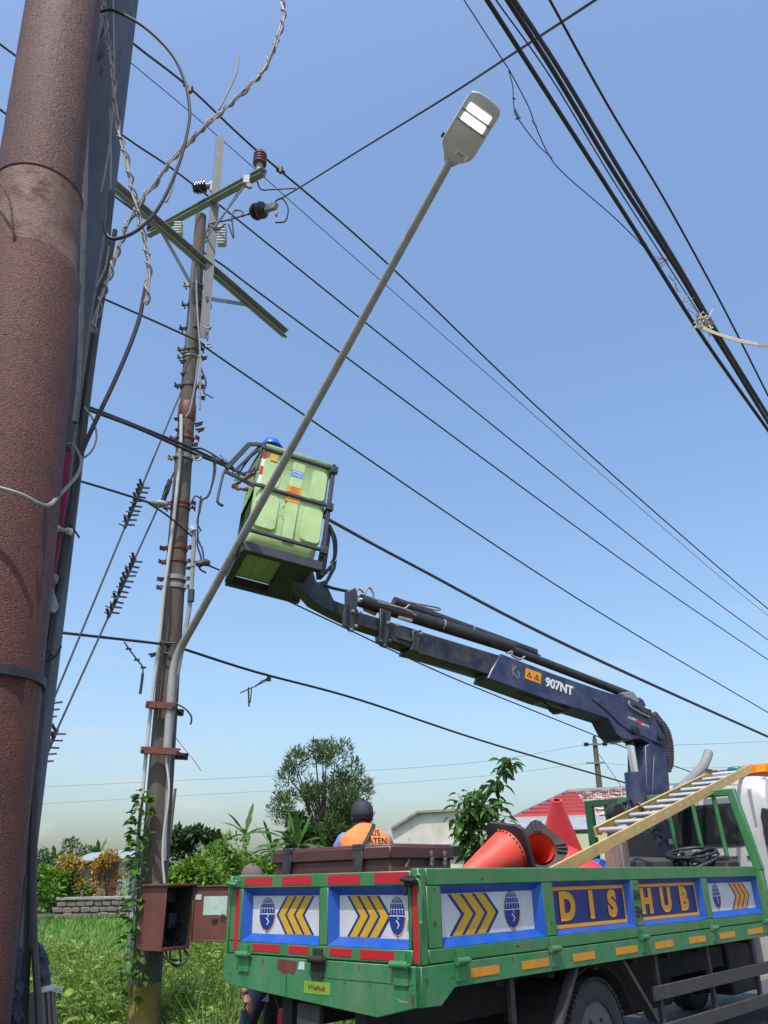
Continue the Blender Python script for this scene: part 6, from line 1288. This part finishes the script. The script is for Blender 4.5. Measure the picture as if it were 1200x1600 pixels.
# ================================================================== CABINET ON THE CONCRETE POLE
cu = Vector((.6, .8, 0)); cn = Vector((.8, -.6, 0)); C0 = at(252, 1487, 8.62); CH = at(252, 1385, 8.62).z - C0.z; cw, cd = .34, .39
cbn = root('control_cabinet', 'red brown steel control cabinet on the pole with its door open', 'cabinet', tuple(C0 + cu * cw / 2 - cn * cd / 2))
m = MB(); t_h = .012
def cb(a, b, c): return C0 + cu * a - cn * b + Z * c
def cbox(a0, a1, b0, b1, z0, z1, mm): mm.prism([cb(a0, b0, z0), cb(a1, b0, z0), cb(a1, b1, z0), cb(a0, b1, z0)], Z * (z1 - z0))
cbox(0, t_h, 0, cd, 0, CH, m); cbox(cw - t_h, cw, 0, cd, 0, CH, m); cbox(t_h, cw - t_h, cd - t_h, cd, 0, CH, m); cbox(t_h, cw - t_h, 0, cd - t_h, 0, t_h, m); cbox(t_h, cw - t_h, 0, cd - t_h, CH - t_h, CH, m); cbox(t_h, cw - t_h, 0, .02, t_h, .03, m); m.build('case', 'cabinet', cbn, bevel=.003)
m = MB(); m.prism([cb(-.03, -.05, CH + .002), cb(cw + .03, -.05, CH + .002), cb(cw + .03, cd + .02, CH + .002), cb(-.03, cd + .02, CH + .002)], Z * .02); m.build('roof', 'cabinet', cbn, bevel=.004)
m = MB(); cbox(cw - t_h - .003, cw - t_h - .001, .01, cd - .02, .02, CH - .02, m); cbox(t_h + .001, t_h + .003, .01, cd - .02, .02, CH - .02, m); cbox(t_h + .004, cw - t_h - .004, .01, cd - .06, t_h + .002, t_h + .004, m); m.build('lining', 'dark_inside', cbn)
m = MB(); cbox(.03, cw - .03, cd - .05, cd - .02, .04, CH - .04, m); m.build('back_board', 'dark_inside', cbn)
for a, z0, z1, b in ((.06, .42, .56, .22), (.2, .42, .56, .22), (.08, .2, .34, .2), (.22, .18, .32, .2)): m = MB(); cbox(a, a + .1, b, cd - .05, z0, z1, m); m.build('breaker', 'darkgrey', cbn, bevel=.005)
for pp in ([(.1, .2, .2), (.12, .1, .08), (.2, .12, .02), (.24, .15, -.08), (.3, .1, -.1)], [(.25, .2, .2), (.3, .08, .25), (.32, .1, .08), (.2, .1, .03)], [(.16, .18, .1), (.1, .02, -.06), (.2, .0, -.14), (.34, .0, -.08), (.36, .1, .0)], [(.05, .1, .0), (.12, .0, -.1), (.26, .02, -.12), (.3, .1, .0)]):
    m = MB().tube(cat([cb(*p) for p in pp], 6), .009, 6); m.build('cable', 'black', cbn)
DH = cb(cw, 0, 0); dd = Vector((.985, -.17, 0)).normalized(); dn = dd.cross(Z).normalized()
if dn.y > 0: dn = -dn
m = MB().prism([DH + dd * .01 + Z * .06, DH + dd * .47 + Z * .06, DH + dd * .47 + Z * (CH + .0), DH + dd * .01 + Z * (CH + .0)], -dn * .02)
for a0, a1, z0, z1 in ((.01, .47, .06, .075), (.01, .47, CH - .015, CH), (.01, .025, .075, CH - .015), (.455, .47, .075, CH - .015)): m.prism([DH + dd * a0 + Z * z0, DH + dd * a1 + Z * z0, DH + dd * a1 + Z * z1, DH + dd * a0 + Z * z1], dn * .02)
dr_ = m.build('door', 'cabinet', cbn, bevel=.003)
m = MB().prism([DH + dd * .12 + Z * (CH - .27) + dn * .001, DH + dd * .37 + Z * (CH - .27) + dn * .001, DH + dd * .37 + Z * (CH - .1) + dn * .001, DH + dd * .12 + Z * (CH - .1) + dn * .001], dn * .002); pp_ = m.build('paper_sheet', 'paper', dr_)
m = MB().prism([DH + dd * .02 + Z * (CH - .13) + dn * .001, DH + dd * .09 + Z * (CH - .13) + dn * .001, DH + dd * .09 + Z * (CH - .08) + dn * .001, DH + dd * .02 + Z * (CH - .08) + dn * .001], dn * .002); m.build('paper_sheet', 'paper', dr_)
m = MB().box(DH + dd * .25 + Z * (CH - .31) + dn * .01, (.06, .02, .02), 0, dd, dn, Z); m.build('latch', 'dark_inside', dr_)

# ================================================================== PEOPLE
def skin_mesh(joints, edges, root_i=0, sub=2):
    me = bpy.data.meshes.new('s'); me.from_pydata([tuple(j[0]) for j in joints], edges, []); ob = bpy.data.objects.new('s', me); COL.objects.link(ob)
    md = ob.modifiers.new('k', 'SKIN'); md.use_smooth_shade = True
    sv = me.skin_vertices[0].data
    for i, j in enumerate(joints): sv[i].radius = (j[1] if isinstance(j[1], tuple) else (j[1], j[1])); sv[i].use_root = (i == root_i)
    s2 = ob.modifiers.new('u', 'SUBSURF'); s2.levels = sub; s2.render_levels = sub
    dg = bpy.context.evaluated_depsgraph_get(); em = bpy.data.meshes.new_from_object(ob.evaluated_get(dg)); vs = [tuple(v.co) for v in em.vertices]; fs = [tuple(p.vertices) for p in em.polygons]
    bpy.data.objects.remove(ob); bpy.data.meshes.remove(me); bpy.data.meshes.remove(em); return vs, fs
def head_geo(mb, c, fw, upv, s=1.):
    fw = Vector(fw).normalized(); upv = Vector(upv); sd_ = fw.cross(upv).normalized(); upv = sd_.cross(fw).normalized(); n = 22; mm = 16; vs = []; fs = []
    for i in range(mm + 1):
        t = math.pi * i / mm; zz = math.cos(t)
        for k in range(n):
            a = 2 * math.pi * k / n; x, y = math.sin(t) * math.cos(a), math.sin(t) * math.sin(a)     # x forward
            rx, ry, rz = .1, .077, .118
            if zz < 0: ry *= 1 + .22 * zz; rx *= 1 + .1 * zz
            px_, py_, pz_ = x * rx, y * ry, zz * rz
            if x > .8 and -.32 < zz < .12: px_ += .02 * (1 - abs(y) * 4 if abs(y) < .25 else 0)       # nose
            if x > .75 and abs(zz - .08) < .12 and .2 < abs(y) < .5: px_ -= .008                      # eye sockets
            if x > .8 and abs(zz + .45) < .08: px_ += .005                                           # lips
            vs.append(Vector(c) + (fw * px_ + sd_ * py_ + upv * pz_) * s)
    for i in range(mm):
        for k in range(n):
            a = i * n + k; b = i * n + (k + 1) % n; fs.append((a, a + n, b + n, b))
    mb.add(vs, fs)
    for k in (-1, 1): mb.sphere(Vector(c) + (sd_ * k * .079 - upv * .005 - fw * .012) * s, (.018 * s, .01 * s, .032 * s), 10, 0, fw, sd_, upv)
    return fw, sd_, upv
def hand_geo(mb, wr, d, palm_n, side, curl=.5, s=1.):
    """palm plus five jointed fingers; d points along the hand, side (+1/-1) says where the thumb leaves"""
    d = Vector(d).normalized(); pn = Vector(palm_n); pn = (pn - d * pn.dot(d)).normalized(); q = d.cross(pn).normalized() * side; wr = Vector(wr)
    v, f_ = skin_mesh([(wr, .026 * s), (wr + d * .045 * s, (.036 * s, .017 * s)), (wr + d * .085 * s, (.038 * s, .014 * s))], [(0, 1), (1, 2)], 0, 2); mb.add(v, f_)
    for k, (off, ln_) in enumerate(((.028, .072), (.010, .08), (-.009, .075), (-.027, .058))):
        p = wr + (d * .08 + q * off) * s; js = [(p, .009 * s)]; dirv = d.copy()
        for j in range(3):
            dirv = (dirv + pn * curl * (.5 + .25 * j)).normalized(); p = p + dirv * ln_ * s * (.42, .33, .25)[j]; js.append((p, (.0088, .008, .0065)[j] * s))
        v, f_ = skin_mesh(js, [(0, 1), (1, 2), (2, 3)], 0, 1); mb.add(v, f_)
    p = wr + (d * .03 + q * .028) * s; js = [(p, .012 * s)]; dirv = (d * .6 + q * .8).normalized()
    for j in range(2):
        p = p + dirv * .034 * s; js.append((p, (.0105, .008)[j] * s)); dirv = (dirv + d * .4 + pn * curl * .6).normalized()
    v, f_ = skin_mesh(js, [(0, 1), (1, 2)], 0, 1); mb.add(v, f_)
def person(label, J, face, cloth_top, cloth_leg, vest=None, hat=None, up=Z, hands=True, catg='person', curl=.5, palmn=None, collar=None):
    r = root('person', label, catg, tuple(J['base'])); g = {k: Vector(v) for k, v in J.items()}
    order = ['pelvis', 'waist', 'chest', 'neck', 'skull', 'shL', 'elL', 'wrL', 'shR', 'elR', 'wrR', 'hpL', 'knL', 'anL', 'toL', 'hpR', 'knR', 'anR', 'toR']
    ix = {k: i for i, k in enumerate(order)}
    E = [('pelvis', 'waist'), ('waist', 'chest'), ('chest', 'neck'), ('neck', 'skull'), ('chest', 'shL'), ('shL', 'elL'), ('elL', 'wrL'), ('chest', 'shR'), ('shR', 'elR'), ('elR', 'wrR'), ('pelvis', 'hpL'), ('hpL', 'knL'), ('knL', 'anL'), ('anL', 'toL'), ('pelvis', 'hpR'), ('hpR', 'knR'), ('knR', 'anR'), ('anR', 'toR')]
    R_ = dict(pelvis=(.14, .11), waist=(.13, .1), chest=(.15, .11), neck=.055, skull=.05, shL=.062, elL=.043, wrL=.028, shR=.062, elR=.043, wrR=.028, hpL=.085, knL=.058, anL=.04, toL=.035, hpR=.085, knR=.058, anR=.04, toR=.035)
    HID = ('pelvis', 'waist', 'chest', 'shL', 'shR', 'hpL', 'hpR', 'knL', 'knR', 'anL', 'anR', 'elL', 'elR')
    sm_ = lambda k: (tuple(x * .72 for x in R_[k]) if isinstance(R_[k], tuple) else R_[k] * .8) if k in HID else R_[k]
    v, f_ = skin_mesh([(g[k], sm_(k)) for k in order], [(ix[a], ix[b]) for a, b in E]); mb = MB().add(v, f_)
    fw, sdv, upv = head_geo(mb, g['head'], face, up)
    if hands:
        for s_k in ('L', 'R'):
            dv_ = (g['wr' + s_k] - g['el' + s_k]).normalized(); hand_geo(mb, g['wr' + s_k] + dv_ * .01, dv_, palmn or (-sdv if s_k == 'R' else sdv), 1 if s_k == 'R' else -1, curl)
    mb.build('body', 'skin', r, smooth=70)
    def cloth(nm, keys, grow, mat, cut=None, rooti=0):
        ks = [k for k in order if k in keys]; ii = {k: i for i, k in enumerate(ks)}; js = []
        for k in ks:
            q = R_[k]; p = g[k].copy()
            if cut and k in cut: a, t = cut[k]; p = g[a].lerp(g[k], t)
            js.append((p, tuple(x + grow for x in q) if isinstance(q, tuple) else q + grow))
        v, f_ = skin_mesh(js, [(ii[a], ii[b]) for a, b in E if a in ii and b in ii], rooti); return MB().add(v, f_).build(nm, mat, r, smooth=70)
    cloth('trousers', ('pelvis', 'hpL', 'knL', 'anL', 'hpR', 'knR', 'anR'), .016, cloth_leg)
    for s_k in ('L', 'R'):
        a, t = g['an' + s_k], g['to' + s_k]; v, f_ = skin_mesh([(a, .055), (a.lerp(t, .4) - Z * .03, .05), (t, .045)], [(0, 1), (1, 2)], 0, 1); MB().add(v, f_).build('shoe', 'black', r, smooth=70)
    sv = (g['shR'] - g['shL']).normalized(); shm = (g['shR'] + g['shL']) / 2; hw_ = (g['shR'] - g['shL']).length / 2
    def loft(nm, grow, mat, extra=()):
        rings = [(g['pelvis'], .155, .115), (g['waist'], .15, .11), (g['chest'], .175, .122), (shm - (shm - g['chest']) * .25, hw_ + .03, .11), (shm + (g['neck'] - shm) * .35, hw_ - .005, .09), (shm + (g['neck'] - shm) * .75, .105, .075), (g['neck'] + (g['skull'] - g['neck']) * .1, .068, .066)]
        m = MB(); n = 24; vs = []; fs = []
        for i, (c, a_, b_) in enumerate(rings):
            dv_ = rings[min(i + 1, len(rings) - 1)][0] - rings[max(0, i - 1)][0]; fv = dv_.cross(sv).normalized(); 
            for k in range(n):
                t = 6.2832 * k / n; ct, st_ = math.cos(t), math.sin(t); e = .8
                x = math.copysign(abs(ct) ** e, ct) * (a_ + grow); y = math.copysign(abs(st_) ** e, st_) * (b_ + grow)
                wob = 1 + .025 * math.sin(5 * t + i * 1.7) ; vs.append(c + sv * x * wob + fv * y * wob)
        for i in range(len(rings) - 1):
            for k in range(n): fs.append((i * n + k, i * n + (k + 1) % n, (i + 1) * n + (k + 1) % n, (i + 1) * n + k))
        fs.append(tuple(range(n))[::-1]); m.add(vs, fs); ob = m.build(nm, mat, r, smooth=70)
        return ob
    loft('shirt', .0, cloth_top)
    for s_k in ('L', 'R'):
        a_, b_ = g['sh' + s_k], g['el' + s_k]; v, f_ = skin_mesh([(a_.lerp(g['chest'], .12), .075), (a_, .074), (a_.lerp(b_, .5), .064), (b_, .056), (b_.lerp(g['wr' + s_k], .15), .052)], [(0, 1), (1, 2), (2, 3), (3, 4)]); MB().add(v, f_).build('sleeve', cloth_top, r, smooth=70)
    vs_ = loft('vest', .016, vest) if vest else None
    H = g['head']
    if hat:
        m = MB()
        if hat[0] == 'cap':
            prof = [(.1, -.005), (.106, .0), (.107, .03), (.1, .075), (.075, .112), (.04, .13), (0, .135)]; n = 24; vs = []; fs = []
            for rr, zz in prof:
                for k in range(n): a = 6.283 * k / n; vs.append(H + fw * rr * 1.06 * math.cos(a) + sdv * rr * .86 * math.sin(a) + upv * (zz + .0 + .012 * math.cos(a)))
            for i in range(len(prof) - 1):
                for k in range(n): fs.append((i * n + k, i * n + (k + 1) % n, (i + 1) * n + (k + 1) % n, (i + 1) * n + k))
            m.add(vs, fs); brim = []
            for k in range(9): a = -1.0 + 2.0 * k / 8; brim.append(H + fw * (.1 * math.cos(a) + .075 * math.cos(a)) + sdv * .09 * math.sin(a) + upv * (.005 - .02 * math.cos(a)))
            ins = [H + fw * .1 * math.cos(-1.0 + 2. * k / 8) + sdv * .088 * math.sin(-1.0 + 2. * k / 8) + upv * .012 for k in range(9)]
            m.add(brim + ins, [(k, k + 1, 10 + k, 9 + k) for k in range(8)]); m.sphere(H + upv * .137, .009, 8)
            m.build('cap', hat[1], r, smooth=50)
            m = MB().sphere(H - fw * .012 - upv * .008, (.097, .081, .07), 16, 0, fw, sdv, upv); m.build('hair', 'hair', r, smooth=70)
        else:
            prof = [(.15, -.0), (.152, .008), (.128, .02), (.12, .07), (.095, .12), (.05, .15), (0, .158)]; m.lathe(prof, H + upv * .01, upv, 24); m.box(H + upv * .10, (.2, .03, .11), 0, fw, sdv, upv); m.build('helmet', hat[1], r, smooth=50)
    if collar:
        v, f_ = skin_mesh([(g['neck'] + upv * .0, .088), (g['neck'] + upv * .04, .078)], [(0, 1)], 0, 2); MB().add(v, f_).build('collar', collar, r, smooth=70)
    return r, g, fw, sdv, upv, vs_
from mathutils.bvhtree import BVHTree
def drape(mb, ob, d, off=.004):
    me = ob.data; mw = ROOTM[ob]; bv = BVHTree.FromPolygons([mw @ v.co for v in me.vertices], [tuple(p.vertices) for p in me.polygons]); out = []
    for v in mb.v:
        h = bv.ray_cast(Vector(v) - d * .5, d); out.append(tuple((h[0] if h[0] is not None else bv.find_nearest(Vector(v))[0]) - d * off))
    mb.v = out; return mb
# seated worker in orange
H = at(566, 1276, 6.9); fdir = Vector((-.22, .97, 0)).normalized(); rs = Vector((fdir.y, -fdir.x, 0)); bs = H.copy(); bs.z = 1.05
def o(r_, f_, z_): return H + rs * r_ + fdir * f_ + Z * z_
J = dict(base=bs, head=H, skull=o(0, -.0, -.02), neck=o(0, -.06, -.10), chest=o(0, -.11, -.25), waist=o(0, -.08, -.5), pelvis=o(0, .0, -.72), shL=o(-.175, -.09, -.175), shR=o(.175, -.09, -.18), elL=o(-.25, .08, -.5), elR=o(.25, .06, -.5), wrL=o(-.1, .3, -.52), wrR=o(.1, .3, -.52), hpL=o(-.1, .05, -.74), hpR=o(.1, .05, -.74), knL=o(-.16, .42, -.52), knR=o(.16, .42, -.52), anL=o(-.14, .5, -.92), anR=o(.14, .5, -.92), toL=o(-.14, .66, -.97), toR=o(.14, .66, -.97))
pr_, g, fw, sdv, upv, vest = person('man in an orange vest and dark cap sitting behind the tool chest, back turned', J, fdir + Vector((0.12, 0, -.12)), 'shirtblue', 'navycloth', 'vest', ('cap', 'cap'), up=Vector((.05, -.1, 1)), collar='cap')
dback = fdir
for txt, rx_, zz in (('US', .07, -.135), ('ATEN', .08, -.195)):
    t_ = MB(); lettering(t_, txt, o(rx_, -.3, zz), rs, Z, .062, .0005); drape(t_, vest, dback, .005).build('vest_lettering', 'printblack', pr_, smooth=0, fix=False)
m = MB(); m.v = [tuple(o(.07 - .21 * t, -.4, -.07 - .3 * t)) for t in [k / 16 for k in range(17)]]; sp = drape(m, vest, dback, .006).v; strap = MB().tube([Vector(p) - rs * .008 for p in sp], .009, 6); strap.tube([Vector(p) + rs * .008 for p in sp], .009, 6); strap.build('sling_strap', 'black', pr_)
sb = root('seat_box', 'low dark box the man in orange sits on', 'box', tuple(o(0, 0, 0).xy) + (1.05,)); zs_ = o(0, 0, -.85).z; MB().prism([Vector((p.x, p.y, 1.051)) for p in (o(-.22, -.12, 0), o(.22, -.12, 0), o(.22, .2, 0), o(-.22, .2, 0))], Z * max(.05, zs_ - 1.05)).build('body', 'chest', sb, bevel=.01)
# worker in the basket
fb = (BX * -1 + BY * .25); fb.z = 0; fb.normalize(); rsb = Vector((fb.y, -fb.x, 0)); F0 = bp(-.16, .36, -.0)
def o2(r_, f_, z_): return F0 + rsb * r_ + fb * f_ + BZ * z_
J = dict(base=F0, head=o2(0, .12, 1.60), skull=o2(0, .1, 1.57), neck=o2(0, .05, 1.45), chest=o2(0, .02, 1.22), waist=o2(0, 0, .97), pelvis=o2(0, 0, .82), shL=o2(-.18, .03, 1.34), shR=o2(.18, .03, 1.34), elL=o2(-.2, .24, 1.12), elR=o2(.2, .24, 1.08), wrL=o2(-.13, .38, 1.02), wrR=o2(.05, .38, .99), hpL=o2(-.09, 0, .8), hpR=o2(.09, 0, .8), knL=o2(-.1, .03, .44), knR=o2(.1, .03, .44), anL=o2(-.1, 0, .09), anR=o2(.1, 0, .09), toL=o2(-.1, .14, .05), toR=o2(.1, .14, .05))
person('worker in a blue helmet half hidden inside the green basket', J, fb, 'navycloth', 'navycloth', None, ('helmet', 'bluehelmet'), up=BZ)
# man behind the truck's left tail corner holding the cabinet door
H = at(394, 1371, 7.7); fd = Vector((-.75, .66, 0)).normalized(); r3 = Vector((fd.y, -fd.x, 0)); F0 = Vector((H.x, H.y, 0)) - fd * .15
def o3(r_, f_, z_): return F0 + r3 * r_ + fd * f_ + Z * z_
hd1 = at(357, 1436, 7.95); hd2 = at(371, 1552, 7.1)
J = dict(base=F0, head=H - Z * .03, skull=H - Z * .06, neck=o3(0, .08, 1.33), chest=o3(0, .02, 1.14), waist=o3(0, -.08, .94), pelvis=o3(0, -.16, .79), shL=o3(-.19, .04, 1.22), shR=o3(.19, .04, 1.22), elL=o3(-.3, .02, .96), elR=o3(.16, .2, 1.0), wrL=hd2 - fd * .1 + Z * .0, wrR=hd1 + Vector((.07, -.06, -.06)), hpL=o3(-.1, -.15, .78), hpR=o3(.1, -.15, .78), knL=o3(-.14, -.02, .43), knR=o3(.12, .0, .43), anL=o3(-.15, -.12, .07), anR=o3(.13, -.12, .07), toL=o3(-.17, .02, .04), toR=o3(.15, .02, .04))
J['elL'] = (J['shL'] + J['wrL']) / 2 + Vector((-.06, .05, -.02))
person('man in navy clothes mostly hidden behind the left tail corner, hand on the cabinet door', J, fd, 'navycloth', 'navycloth', None, ('cap', 'browncap'), curl=.35)
